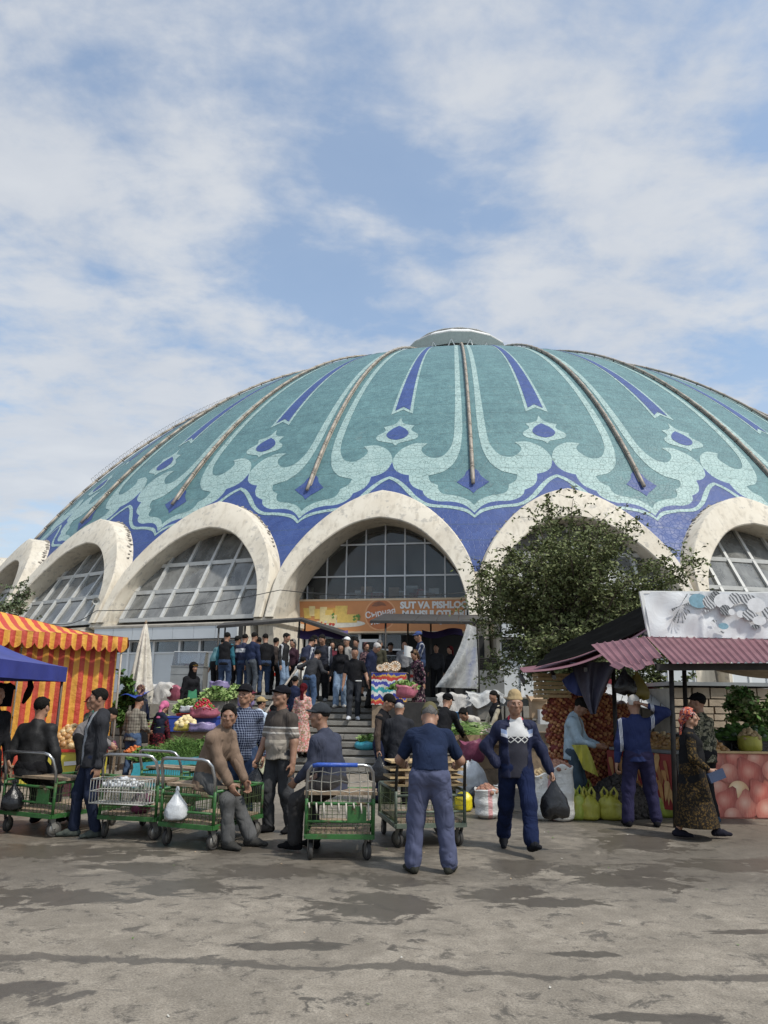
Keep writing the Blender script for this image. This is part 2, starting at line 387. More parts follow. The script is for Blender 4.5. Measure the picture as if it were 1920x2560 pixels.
DOUT = [(0, 40.15, 1), (.06, 39.35), (.22, 39.0, 1), (.185, 38.45), (.285, 37.9), (.27, 37.4), (.14, 37.1), (.05, 36.95), (0, 36.65, 1)]
DIN = [(0, 39.05, 1), (.10, 38.6), (.155, 38.0), (.10, 37.5), (0, 37.3, 1)]
ROUT = [(.085, 80, 1), (.09, 58), (.165, 40.65, 1), (0, 41.3, 1)]
RIN = [(.05, 80, 1), (.055, 58), (.115, 41.2, 1), (0, 41.75, 1)]
def patch(mesh_polys, off, name, mt):
    """triangulate outlines over the dome sphere"""
    m = MB()
    for poly in mesh_polys:
        pts = []
        for p in poly:
            if not pts or abs(p[0] - pts[-1][0]) + abs(p[1] - pts[-1][1]) > 1e-5: pts.append(p)
        if abs(pts[0][0] - pts[-1][0]) + abs(pts[0][1] - pts[-1][1]) < 1e-5: pts.pop()
        # long edges are cut up so that the patch follows the sphere
        q = []
        for a, b in zip(pts, pts[1:] + pts[:1]):
            k = max(1, int(max(abs(a[1] - b[1]) / .9, abs(a[0] - b[0]) / .12)))
            q += [(a[0] + (b[0] - a[0]) * i / k, a[1] + (b[1] - a[1]) * i / k) for i in range(k)]
        S = 8.0; n = len(q); V = [Vector((p[0] * S, p[1])) for p in q]
        us = [p[0] for p in q]; ls = [p[1] for p in q]
        def inside(x, y):
            c = False; j = n - 1
            for i in range(n):
                if (ls[i] > y) != (ls[j] > y) and x < (us[j] - us[i]) * (y - ls[i]) / (ls[j] - ls[i]) + us[i]: c = not c
                j = i
            return c
        y = math.ceil(min(ls) / .8) * .8
        while y < max(ls):
            x = math.ceil(min(us) / .1) * .1 + .013
            while x < max(us):
                if inside(x, y) and min((x - a) ** 2 * 64 + (y - b) ** 2 for a, b in q) > .04: V.append(Vector((x * S, y)))
                x += .1
            y += .8
        ov, oe, of, *_ = delaunay_2d_cdt(V, [], [list(range(n))], 1, 1e-5)
        fs = []
        for f in of:
            a, b, c = [ov[i] for i in f]
            fs.append(tuple(f) if (b - a).cross(c - a) < 0 else tuple(reversed(f)))
        m.add([sph(v[0] / S, v[1], off) for v in ov], [f[::-1] for f in fs])
    return m.mesh(name, mt, smooth=True)
mir = lambda P: [(-p[0],) + tuple(p[1:]) for p in P]
sym = lambda H: crom(H, 5) + mir(crom(H, 5))[::-1]          # a half outline and its mirror image
bi, bo, bl = crom(BIN, 5), crom(BOUT, 6), crom(BLOW, 5)
right = bo + bl[1:] + bi[::-1]
line = crom(LTOP, 5) + crom(LBOT, 5)[::-1]
def skirt():
    lo = []; k = 24
    for i in range(k + 1):
        u = 1 - i / k; lo.append((u, latmin(u) - .02))
    lo = [(u, min(l, 33.0)) for u, l in lo]
    # between the band's scalloped edge and the foot of the skin
    return bl[::-1] + lo
sk = skirt()
shift = lambda P, d: [(p[0] + d, p[1]) for p in P]
O_ME = {'aqua_band': patch([right, mir(right)], .012, 'aqua_band', M_AQUA), 'cobalt_skirt': patch([sk, mir(sk)], .012, 'cobalt_skirt', M_BLUE),
        'aqua_line': patch([line, mir(line)], .024, 'aqua_line', M_AQUA), 'cobalt_leaf': patch([sym(LEAF)], .012, 'cobalt_leaf', M_BLUE),
        'aqua_drop': patch([shift(sym(DOUT), 1)], .012, 'aqua_drop', M_AQUA), 'cobalt_drop': patch([shift(sym(DIN), 1)], .024, 'cobalt_drop', M_BLUE),
        'aqua_ribbon': patch([shift(sym(ROUT), 1)], .012, 'aqua_ribbon', M_AQUA), 'cobalt_ribbon': patch([shift(sym(RIN), 1)], .024, 'cobalt_ribbon', M_BLUE)}
def turn(o, k):
    """move a piece modelled at bay 0 round the dome by k bays"""
    o.matrix_local = Matrix.Translation(DC) @ Matrix.Rotation(k * PER, 4, 'Z') @ Matrix.Translation(-DC)
VIS = range(-7, 8)
for k in VIS:
    for n, me in O_ME.items(): turn(obj(n, me, hall), k)
# gutter pipes down the ribs, in short socketed lengths
pm = MB(); 
lats = [32.45 + i * 1.55 for i in range(28)]
for i, (a, b) in enumerate(zip(lats, lats[1:])):
    mid = (a + b) / 2
    pm.tube([sph(0, a, .13), sph(0, mid, .13), sph(0, b + .1, .13)], [.080, .076, .072], 8)
    pm.tube([sph(0, b - .06, .13), sph(0, b + .06, .13)], .092, 8)
    if i % 2 == 0: pm.bar(sph(0, b, 0), sph(0, b, .14), .05)
pme = pm.mesh('gutter_pipe', M_STEEL, True)
cm = MB(); cm.grid(lambda a, b: sph((a - .5) * .052, 33.0 + b * 48, .03), 2, 44); cme = cm.mesh('rib_cement', M_CEM, True)
for k in VIS:
    turn(obj('gutter_pipe', pme, hall), k); turn(obj('rib_cement', cme, hall), k)
# ladder rails standing off the far rib on the left
lm = MB(); prev = None
for i in range(90):
    a = 40 + i * .42
    q = [sph(-7.98, a, .05), sph(-7.98, a + .12, .42), sph(-8.06, a + .12, .42)]
    lm.tube([q[0], q[1]], .011, 4); lm.tube([sph(-8.12, a, .05), sph(-8.12, a + .12, .42)], .011, 4); lm.tube([q[1], sph(-8.12, a + .12, .42)], .011, 4)
lm.build('rib_ladder', M_STEEL, hall)['kind'] = 'stuff'
# crowning lantern
ln = empty('dome_lantern', (DC.x, DC.y, 0)); ln.parent = hall
NL = 16
def ringp(r, z, k, o=0.5): a = 2 * math.pi * (k + o) / NL; return Vector((r * math.cos(a), r * math.sin(a), z))
dm = MB(); dm.lathe([(4.2, 28.5), (4.0, 32.9)], NL); dm.build('drum', M_WHITE, ln)
fm = MB()
for k in range(NL):
    m = MB(); m.hexa([ringp(4.05, 33.25, k), ringp(4.05, 33.25, k + 1), ringp(4.9, 33.95, k + 1), ringp(4.9, 33.95, k), ringp(4.05, 33.31, k), ringp(4.05, 33.31, k + 1), ringp(4.88, 34.01, k + 1), ringp(4.88, 34.01, k)])
    m.build('soffit_panel', mat('lantern_soffit', (.60, .60, .58), .7, .1), ln)
    m = MB(); m.hexa([ringp(4.9, 34.02, k), ringp(4.9, 34.02, k + 1), ringp(3.75, 34.75, k + 1), ringp(3.75, 34.75, k), ringp(4.87, 34.10, k), ringp(4.87, 34.10, k + 1), ringp(3.7, 34.87, k + 1), ringp(3.7, 34.87, k)])
    m.build('roof_panel', M_WHITE, ln)
    m = MB(); m.bar(ringp(4.25, 32.7, k - .22), ringp(4.4, 33.45, k), .07); m.bar(ringp(4.25, 32.7, k + .22), ringp(4.4, 33.45, k), .07); m.build('strut', M_WHITE, ln)
m = MB(); m.lathe([(4.02, 34.82), (2.5, 35.1), (0, 35.2)], NL); m.build('cap', M_WHITE, ln)
# ---------------------------------------------------------------- arches
def arch_mesh():
    m = MB(); O = mir(AOc[1:])[::-1] + AOc; I = mir(AIc[1:])[::-1] + AIc; n = len(O); rb = 34.4
    bev = .05
    def P(x, z, r): return apt(TH0 + PER / 2, x, r, z)
    rows = [[P(x, z, max(rb, min(fr(z) - 1.9, 36))) for x, z in O], [P(x, z, fr(z) - bev) for x, z in O]]
    def toward(a, b, d): 
        dx, dz = b[0] - a[0], b[1] - a[1]; l = math.hypot(dx, dz) or 1; return (a[0] + dx / l * d, a[1] + dz / l * d)
    rows.append([P(*toward(o, i, bev), fr(toward(o, i, bev)[1])) for o, i in zip(O, I)])
    rows.append([P(*toward(i, o, bev), fr(toward(i, o, bev)[1])) for o, i in zip(O, I)])
    rows.append([P(x, z, fr(z) - bev) for x, z in I]); rows.append([P(x, z, fr(z) - 2.3) for x, z in I])
    vs = [p for r in rows for p in r]; fs = []
    for j in range(len(rows) - 1):
        for i in range(n - 1): fs.append((j * n + i, (j + 1) * n + i, (j + 1) * n + i + 1, j * n + i + 1))
    m.add(vs, [f[::-1] for f in fs]); return m
ame = arch_mesh().mesh('arch', M_PLAS, True); ame.set_sharp_from_angle(angle=R(38))
# crumbling cement seam where the crown meets the tiles
sm = MB()
for x0 in [i * .16 - 3.3 for i in range(42)]:
    z = zout(x0); r = math.sqrt(RS * RS - (z - ZC) ** 2); sm.box(apt(TH0 + PER / 2, x0, r + .12 + rnd.uniform(-.05, .05), z - .01 + rnd.uniform(-.03, .03)), (rnd.uniform(.12, .24), rnd.uniform(.08, .16), rnd.uniform(.03, .08)), rnd.uniform(0, 3), Matrix.Rotation(rnd.uniform(-.6, .6), 3, 'Y') @ Matrix.Rotation(rnd.uniform(0, 3), 3, 'Z'))
seam = sm.mesh('crown_seam', M_CEM)
VA = range(-6, 5)            # bays in view; bay k's arch lies between gutters k and k+1; the entrance is bay -1
def bay(k): return TH0 + (k + .5) * PER
# pier between two arches: battered upper leg, corbel and a recessed column
def pier_mesh():
    m = MB(); th = TH0
    def P(x, r, z): return apt(th, x, r, z)
    def ring(z, hw, r0, r1): return [P(-hw, r0, z), P(hw, r0, z), P(hw * .9, r1, z), P(-hw * .9, r1, z)]
    prof = [(6.4, .10, fr(6.4) - .35), (5.6, .16, fr(5.6) - .3), (4.62, .30, fr(4.6) - .12), (4.60, .46, fr(4.6) + .02), (4.42, .46, fr(4.45) + .02), (4.30, .34, fr(4.3) - .28), (3.9, .36, fr(4) - .5), (3.2, .40, fr(4) - .55), (2.2, .44, fr(4) - .45), (0, .48, fr(4) - .3)]
    rows = [ring(z, hw, 34.5, r) for z, hw, r in prof]; vs = [p for r in rows for p in r]; fs = []
    for j in range(len(rows) - 1):
        for i in range(4): fs.append((j * 4 + i, j * 4 + (i + 1) % 4, j * 4 + 4 + (i + 1) % 4, j * 4 + 4 + i))
    m.add(vs, fs); return m
pime = pier_mesh().mesh('pier', M_PLAS)
for k in VA:
    turn(obj('arch', ame, hall), k); turn(obj('crown_seam', seam, hall), k); turn(obj('pier', pime, hall), k)
turn(obj('pier', pime, hall), 5)
# ---------------------------------------------------------------- glazing
def m_glass(name, tint, dust, rough=.04):
    t = NT(name); nt = t.nt; nt.nodes.remove(t.b)
    gl = t.N('ShaderNodeBsdfGlossy'); gl.inputs['Roughness'].default_value = rough; gl.inputs['Color'].default_value = (.9, .95, 1, 1)
    tr = t.N('ShaderNodeBsdfTransparent'); tr.inputs['Color'].default_value = tint
    df = t.N('ShaderNodeBsdfDiffuse'); df.inputs['Color'].default_value = (.42, .42, .40, 1)
    fr_ = t.N('ShaderNodeFresnel'); fr_.inputs['IOR'].default_value = 1.55
    n = t.noise(t.co('World', (1, 1, .5)), 1.3, 5, .65, .3); d = t.rng(n, .35, .75, dust * .35, dust)
    m1 = t.N('ShaderNodeMixShader'); t.L(d, m1.inputs[0]); t.L(tr.outputs[0], m1.inputs[1]); t.L(df.outputs[0], m1.inputs[2])
    m2 = t.N('ShaderNodeMixShader'); t.L(t.mth('MULTIPLY', fr_.outputs[0], 1.0), m2.inputs[0]); t.L(m1.outputs[0], m2.inputs[1]); t.L(gl.outputs[0], m2.inputs[2])
    t.L(m2.outputs[0], t.out.inputs[0]); return t.m
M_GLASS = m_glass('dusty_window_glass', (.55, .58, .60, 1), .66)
M_GLASS2 = m_glass('dark_window_glass', (.72, .76, .80, 1), .20)
M_MUL = mat('mullion_paint', (.50, .50, .48), .5, .15, 3, world=True)
M_ALU = mat('aluminium_mullion', (.55, .56, .57), .4, .08, 3, 0, .3, world=True)
def zin(x):
    x = abs(x)
    for (a, b) in zip(AIc, AIc[1:]):
        if a[0] <= x <= b[0]: return a[1] + (b[1] - a[1]) * (x - a[0]) / max(1e-6, b[0] - a[0])
    return 4.6
def glazing(k, cols, rows, rfn, gmat, mmat, mw, hw, name, jit=0.0):
    """panes between mullions inside the arch opening; each pane is its own piece"""
    th = bay(k); wd = empty(name, (0, 0, 0)); wd.parent = hall
    def P(x, z, d=0): return apt(th, x, rfn(z) + d, z)
    for i in range(len(cols) - 1):
        for j in range(len(rows) - 1):
            x0, x1, z0, z1 = cols[i], cols[i + 1], rows[j], rows[j + 1]
            top = [min(z1, zin(x0 + (x1 - x0) * q / 4) + .12) for q in range(5)]
            if max(top) <= z0 + .02: continue
            poly = [(x0, z0), (x1, z0)] + [(x0 + (x1 - x0) * q / 4, max(z0, top[q])) for q in range(4, -1, -1)]
            tilt = rnd.uniform(-jit, jit); m = MB(); m.add([P(x, z, tilt * (z - z0)) for x, z in poly], [tuple(range(len(poly)))]); m.build('pane', gmat, wd)
    for x in cols:
        zt = min(rows[-1], zin(x) + .15); m = MB(); m.bar(P(x, rows[0], .02), P(x, zt, .02), mw, mw * 1.3, P(0, 5, 1) - P(0, 5, 0)); m.build('mullion', mmat, wd)
    for z in rows:
        xs = [x for x in [c * .05 for c in range(-74, 75)] if zin(x) + .12 >= z and abs(x) <= hw]
        if len(xs) < 2: continue
        m = MB(); m.bar(P(xs[0], z, .035), P(xs[-1], z, .035), mw * .92, mw * 1.25); m.build('transom', mmat, wd)
    return wd
def r_inc(z): return fr(z) - 1.05 + .16 * (7 - z)
for k in VA:
    if k == -1: glazing(k, [-3.35 + i * .838 for i in range(9)], [5.58, 6.62, 7.98, 9.0], lambda z: 35.75, M_GLASS2, M_ALU, .055, 3.4, 'entrance_window')
    else: glazing(k, [-3.3, -2.3, -1.2, 0, 1.2, 2.3, 3.3], [4.72, 6.0, 7.3, 8.9], r_inc, M_GLASS, M_MUL, .13, 3.4, 'arch_window', .01)
# the dark inside of the hall: floor, back wall, upper gallery ceiling
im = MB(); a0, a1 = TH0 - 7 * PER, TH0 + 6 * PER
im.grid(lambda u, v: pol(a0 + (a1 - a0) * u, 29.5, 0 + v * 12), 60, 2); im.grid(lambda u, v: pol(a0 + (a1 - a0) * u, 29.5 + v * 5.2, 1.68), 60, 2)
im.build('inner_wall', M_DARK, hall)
# ---------------------------------------------------------------- terrace, stairs, lower facade
M_STONE = mat('grey_step_stone', (.215, .205, .185), .85, .3, 2.5, .45, world=True, bscale=14)
M_STONE2 = mat('rough_grey_stone', (.27, .25, .215), .9, .3, 2.0, .8, world=True, bscale=6)
M_BRICK = mat('tan_facing_stone', (.42, .34, .25), .9, .25, 2.2, .6, world=True, bscale=10)
M_PAVE = mat('terrace_paving', (.25, .235, .21), .9, .25, 2, .3, world=True)
M_PANEL = mat('pale_wall_panel', (.56, .585, .60), .45, .06, 1.5, .05, world=True)
M_PVC = mat('white_window_frame', (.70, .71, .71), .4, .05, 2, world=True)
TZ = 1.68                        # terrace level
ter = empty('terrace', (0, 0, 0)); tag(ter, kind='structure')
m = MB(); m.hexa([Vector(p) for p in ((-14, 21.0, 0), (7, 21.0, 0), (9, 34, 0), (-18, 34, 0), (-14, 21.0, TZ), (7, 21.0, TZ), (9, 34, TZ), (-18, 34, TZ))]); m.build('slab', M_PAVE, ter)
stairs = empty('stairs', (0, 0, 0)); tag(stairs, kind='structure')
SX0, SX1, NS, SY0, SRUN = -4.0, 2.2, 11, 17.4, .33
SRISE = TZ / NS
def step_z(y): return min(TZ, max(0, math.floor((y - SY0) / SRUN) + 1) * SRISE) if y >= SY0 else 0.0
for i in range(NS):
    y0 = SY0 + i * SRUN; z1 = (i + 1) * SRISE; x = SX0
    while x < SX1 - .1:
        w = min(rnd.uniform(1.0, 1.7), SX1 - x); 
        if SX1 - x - w < .4: w = SX1 - x
        q = rnd.uniform(-.008, .008); mm = MB()
        mm.box((x + w / 2, y0 + .26 - .02 + q, z1 - .05), (w - .012, .56, .10)); mm.build('stone_tread', M_STONE, stairs)
        x += w
    mm = MB(); mm.box(((SX0 + SX1) / 2, y0 + (21.05 - y0) / 2 + .02, z1 - .10 - (SRISE) / 2 + .04), (SX1 - SX0, 21.05 - y0 - .04, SRISE - .02 + .0)); mm.build('riser', M_STONE2, stairs)
# stone cheeks either side of the stairs, random squared blocks
def stone_wall(name, x0, x1, yf, yb, z0, z1, mt, bw=(.35, .75), bh=.30, parent=None, back=True):
    w = parent or empty(name, (0, 0, 0)); z = z0
    if back: mm = MB(); mm.box(((x0 + x1) / 2, (yf + yb) / 2 + .04, (z0 + z1) / 2 - .01), (x1 - x0 - .04, yb - yf - .02, z1 - z0 - .02)); mm.build('core', M_STONE2, w)
    while z < z1 - .03:
        h = min(rnd.uniform(.8, 1.2) * bh, z1 - z); x = x0
        if z1 - z - h < .1: h = z1 - z
        while x < x1 - .02:
            ww = min(rnd.uniform(*bw), x1 - x)
            if x1 - x - ww < .15: ww = x1 - x
            mm = MB(); a = rnd.uniform(0, .03); c = Vector((x + ww / 2, yf - .02 - a / 2, z + h / 2)); d = Vector((ww - .02, .10 + a, h - .018)) / 2
            P_ = [c + Vector((sx * d.x * rnd.uniform(.9, 1), sy * d.y, sz * d.z * rnd.uniform(.9, 1))) if sy < 0 else c + Vector((sx * d.x, sy * d.y, sz * d.z)) for sz in (-1, 1) for sx, sy in ((-1, -1), (1, -1), (1, 1), (-1, 1))]
            mm.hexa(P_); mm.build('stone_block', mt, w); x += ww
        z += h
    return w
tag(stone_wall('stone_cheek_wall', 2.25, 6.4, 18.3, 21.0, 0, 1.50, M_STONE2, (.4, .8), .34), 'low grey rubble-block wall beside the stairs, heaped with white sacks', 'wall')
tag(stone_wall('stone_cheek_wall', -9.5, -4.05, 19.0, 21.0, 0, 1.45, M_STONE2, (.4, .8), .34), 'low grey block wall beside the stairs behind the vegetable heaps', 'wall')
# handrail on the stairs, photo: up the left third
def handrail(xa, xb, lab):
    o = empty('stair_handrail', (0, 0, 0), label=lab, cat='handrail')
    y0, y1 = SY0 - .1, SY0 + NS * SRUN; z0, z1 = .95, TZ + .86; X = lambda y: xa + (xb - xa) * (y - y0) / (y1 - y0)
    m = MB(); m.tube([(xa, y0, .5), (xa, y0, z0 - .06), (X(y0 + .08), y0 + .08, z0), (xb, y1, z1), (xb, y1 + .3, z1), (xb, y1 + .3, TZ)], .028, 8); m.build('top_rail', M_STEEL, o, True)
    m = MB(); m.tube([(xa, y0, .5), (xb, y1, z1 - .42), (xb, y1 + .3, z1 - .42)], .02, 6); m.build('lower_rail', M_STEEL, o, True)
    for q in (.02, .5, .98):
        y = y0 + (y1 - y0) * q; m = MB(); m.tube([(X(y), y, max(0, step_z(y))), (X(y), y, z0 + (z1 - z0) * q - .02)], .024, 6); m.build('post', M_STEEL, o, True)
    return o
handrail(-2.84, -2.27, 'galvanised tube handrail climbing the stairs on their left third')
# lower storey of the bays
def lower_bay(k):
    th = bay(k); P = lambda x, r, z: apt(th, x, r, z); hw = 3.45
    def bx(x0, x1, r0, r1, z0, z1): mm = MB(); return mm.hexa([P(x0, r1, z0), P(x1, r1, z0), P(x1, r0, z0), P(x0, r0, z0), P(x0, r1, z1), P(x1, r1, z1), P(x1, r0, z1), P(x0, r0, z1)])
    rw = fr(4.5) + .15
    mm = MB(); mm.hexa([P(-hw, rw + .42, 4.26), P(hw, rw + .42, 4.26), P(hw, rw - 2, 4.26), P(-hw, rw - 2, 4.26), P(-hw, rw + .42, 4.34), P(hw, rw + .42, 4.34), P(hw, rw - 2, 4.70), P(-hw, rw - 2, 4.70)]); mm.build('ledge', M_CEM, hall)
    n = 7
    for i in range(n):
        a = -hw + 2 * hw * i / n; bx(a + .008, a + 2 * hw / n - .008, rw + .30, rw + .40, 3.78, 4.255).build('fascia_panel', M_PANEL, hall)
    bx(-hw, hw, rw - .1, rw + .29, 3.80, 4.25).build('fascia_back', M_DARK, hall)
    # windows with white frames over pale panels
    xs = [-hw, -2.7, -1.95, -.7, .55, 1.5, 2.5, hw]
    for i in range(len(xs) - 1):
        bx(xs[i] + .06, xs[i + 1] - .06, rw - .12, rw - .11, 3.32, 3.74).build('window_pane', M_GLASS2, hall)
        bx(xs[i] + .05, xs[i + 1] - .05, rw - .14, rw - .06, 1.75, 3.26).build('wall_panel', M_PANEL, hall)
    for x in xs: bx(x - .05, x + .05, rw - .16, rw, 1.7, 3.78).build('window_post', M_PVC, hall)
    bx(-hw, hw, rw - .15, rw - .01, 3.26, 3.32).build('window_rail', M_PVC, hall); bx(-hw, hw, rw - .15, rw - .01, 3.73, 3.78).build('window_rail', M_PVC, hall)
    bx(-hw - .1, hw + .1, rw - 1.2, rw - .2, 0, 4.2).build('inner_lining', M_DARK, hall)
    for q in (-1, 1): bx(min(q * hw, q * (hw + .13)), max(q * hw, q * (hw + .13)), rw - 1.4, rw + .02, 0, 4.3).build('jamb', M_PLAS, hall)
    # facing-stone plinth
    for j in range(6):
        x = -hw - (j % 2) * .2
        while x < hw:
            a, b = max(-hw, x), min(hw, x + .42)
            if b - a > .05 and k in (-2, 1, 0): bx(a + .008, b - .008, rw - .1, rw + .06 + rnd.uniform(0, .012), j * .28 + .01, j * .28 + .272).build('plinth_stone', M_BRICK, hall)
            x += .42
    bx(-hw, hw, rw - .18, rw + .045, 0, 1.7).build('plinth', M_STONE2, hall)
    bx(-hw, hw, rw - .1, rw + .10, 1.685, 1.74).build('plinth_cap', M_CEM, hall)
for k in VA:
    if k != -1: lower_bay(k)
# entrance bay: sign, doors, open shop front
th_e = bay(-1); PE = lambda x, r, z: apt(th_e, x, r, z)
def ebx(x0, x1, r0, r1, z0, z1): mm = MB(); return mm.hexa([PE(x0, r1, z0), PE(x1, r1, z0), PE(x1, r0, z0), PE(x0, r0, z0), PE(x0, r1, z1), PE(x1, r1, z1), PE(x1, r0, z1), PE(x0, r0, z1)])
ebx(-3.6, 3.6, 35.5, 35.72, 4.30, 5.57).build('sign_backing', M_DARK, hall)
for x0, x1 in ((-3.3, -1.05), (-.95, -.92), (.62, .72), (2.6, 2.7)):
    pass
for x in (-3.3, -1.05, -.18, .95, 2.1, 3.3): ebx(x - .05, x + .05, 35.6, 35.75, TZ, 4.30).build('door_post', M_PVC, hall)
for z in (4.22, 3.55): ebx(-3.3, 3.3, 35.62, 35.73, z, z + .07).build('door_rail', M_PVC, hall)
for x0, x1 in ((-3.25, -1.1), (-.13, .9), (1.0, 2.05), (2.15, 3.25)): ebx(x0, x1, 35.66, 35.67, 3.62, 4.22).build('transom_pane', M_GLASS2, hall)
dr = empty('entrance_door'); dr.parent = hall
for a in ((-1.02, -.90, TZ, 4.0), (-.34, -.22, TZ, 4.0), (-.9, -.34, 3.88, 4.0), (-.9, -.34, TZ, 1.9)): ebx(a[0], a[1], 35.86, 35.93, a[2], a[3]).build('door_frame', M_PVC, dr)
ebx(-.9, -.34, 35.88, 35.89, 1.9, 3.88).build('door_pane', M_GLASS2, dr); ebx(-.62, -.42, 35.9, 35.905, 3.0, 3.3).build('notice', M_WHITE, dr)
# goods stacked behind the entrance window, on the gallery
ebx(-3.3, 3.3, 33.2, 35.5, 5.45, 5.55).build('gallery_floor', M_CEM, hall)
box_m = [mat('goods_carton', (.33, .21, .12), .8, .1), mat('goods_red', (.33, .05, .05), .6), mat('goods_white', (.55, .55, .52), .6), mat('goods_grey', (.25, .25, .26), .6)]
for i in range(34):
    x = rnd.uniform(-3.1, 2.0); w = rnd.uniform(.2, .55); h = rnd.uniform(.15, .5); z = 5.56 + rnd.choice((0, 0, .22, .3)) * 1.0
    ebx(x, x + w, 34.9 - rnd.uniform(0, .6), 35.3, z, z + h).build('gallery_goods', box_m[rnd.choice((0, 1, 2, 2, 3))], hall)
# sign
sg = empty('shop_sign', (0, 0, 0), label='long orange cheese shop sign over the entrance with white lettering', cat='sign')
M_SIGN = mat('sign_orange', (.60, .255, .095), .5, .06, 2, world=True); M_SIGN2 = mat('sign_edge', (.66, .50, .33), .5, .06)
ebx(-3.62, 3.4, 35.98, 36.06, 4.30, 5.56).build('board', M_SIGN, sg)
ebx(-3.66, 3.44, 36.0, 36.08, 5.56, 5.64).build('top_trim', M_SIGN2, sg); ebx(-3.66, 3.44, 36.0, 36.08, 4.24, 4.30).build('bottom_trim', M_SIGN2, sg)
def flat(poly, r, name, mt, parent, cx=0, cz=0): mm = MB(); mm.add([PE(x + cx, r, z + cz) for x, z in poly], [tuple(range(len(poly)))]); return mm.build(name, mt, parent)
circ = lambda r, n=36: [(r * math.cos(2 * math.pi * i / n), r * math.sin(2 * math.pi * i / n)) for i in range(n)]
def ringm(r0, r1, r, name, mt, cx, cz, n=40):
    mm = MB(); vs = [PE(cx + q * math.cos(2 * math.pi * i / n), r, cz + q * math.sin(2 * math.pi * i / n)) for q in (r0, r1) for i in range(n)]
    mm.add(vs, [(i, (i + 1) % n, n + (i + 1) % n, n + i) for i in range(n)]); return mm.build(name, mt, sg)
flat(circ(.62), 36.066, 'emblem', mat('sign_emblem', (.52, .17, .06), .5, .08), sg, -.12, 4.98); ringm(.60, .66, 36.072, 'emblem_ring', mat('sign_emblem_ring', (.72, .36, .17), .5), -.12, 4.98)
flat([(-.34, 0), (-.2, .14), (0, .2), (.2, .12), (.3, 0), (.1, .03), (-.1, -.02)], 36.072, 'emblem_mark', mat('sign_brown', (.25, .10, .05), .5), sg, -.17, 5.33)
def text(body, x, z, size, mt, parent, r=36.076, bold=0, rot=0.0, align='LEFT', sx=1.0, frame=None):
    cu = bpy.data.curves.new('lettering', 'FONT'); cu.body = body; cu.size = size; cu.offset = bold; cu.align_x = align; cu.align_y = 'CENTER'; cu.materials.append(mt); cu.resolution_u = 3
    o = bpy.data.objects.new('lettering', cu); sc.collection.objects.link(o); bpy.context.view_layer.update(); me = bpy.data.meshes.new_from_object(o.evaluated_get(bpy.context.evaluated_depsgraph_get())); bpy.data.objects.remove(o)
    me.materials.clear(); me.materials.append(mt); o = bpy.data.objects.new('lettering', me); link(o, parent)
    if frame is None:
        X = (PE(1, 36, 5) - PE(0, 36, 5)); Y = Vector((0, 0, 1)); c = PE(x, r, z)
    else: X, Y, c = frame
    X, Y = (X * math.cos(rot) + Y * math.sin(rot)), (Y * math.cos(rot) - X * math.sin(rot)); Z = X.cross(Y)
    Mx = Matrix((X * sx, Y, Z)).transposed().to_4x4(); Mx.translation = c; o.matrix_local = Mx; return o
M_LET = mat('white_lettering', (.80, .79, .76), .5, .02)
text('Сырная', -.12, 5.03, .36, M_LET, sg, bold=.006, rot=.16, align='CENTER', sx=.95); text('лавка', -.05, 4.74, .34, M_LET, sg, bold=.006, rot=.16, align='CENTER')
text('SUT VA PISHLOQ', .70, 5.34, .37, M_LET, sg, bold=.020, sx=.98); text('MAHSULOTLARI', .78, 4.98, .37, M_LET, sg, bold=.020, sx=.98); text('Qurut', 2.2, 4.68, .26, M_LET, sg, bold=.008)
# the printed cheese board
CH = [mat('print_cheese', (.72, .50, .13), .5, .12, 8), mat('print_cheese_pale', (.74, .60, .30), .5, .12, 8), mat('print_rind', (.66, .36, .08), .5), mat('print_green', (.12, .25, .05), .5), mat('print_red', (.50, .06, .04), .5), mat('print_plate', (.68, .64, .55), .5)]
def wedge(x, z, w, h, mt, d, sk=.2): flat([(x, z), (x + w, z), (x + w + sk * h, z + h), (x + sk * h * .5, z + h)], 36.066 + d, 'printed_cheese', mt, sg)
flat([(1.15 * math.cos(i * .1745) , .16 * math.sin(i * .1745)) for i in range(36)], 36.066, 'printed_plate', CH[5], sg, -1.9, 4.62)
for i in range(5): wedge(-3.35 + i * .22, 4.86 - i * .02 + .1 * (i % 2), .3, .42, CH[i % 2], .003 + i * .0006, -.3 + .1 * i)
wedge(-2.7, 4.62, .7, .36, CH[1], .0065, .15); wedge(-2.05, 4.9, .5, .46, CH[0], .004, .1); wedge(-1.95, 4.66, .85, .34, CH[0], .0072, .12); wedge(-2.45, 4.98, .42, .3, CH[2], .0036, .1)
for i in range(9): flat(circ(rnd.uniform(.03, .06), 10), 36.0745 + i * .0004, 'printed_tomato', CH[4] if i % 3 else CH[5], sg, -2.35 + rnd.uniform(-.25, .3), 4.62 + rnd.uniform(-.04, .08))
for i in range(12): flat([(0, 0), (.07, .05), (.03, .12), (-.05, .06)], 36.0785 + i * .0003, 'printed_herb', CH[3], sg, rnd.choice((-2.15, -1.15)) + rnd.uniform(-.14, .14), rnd.choice((4.9, 4.8)) + rnd.uniform(-.08, .08))
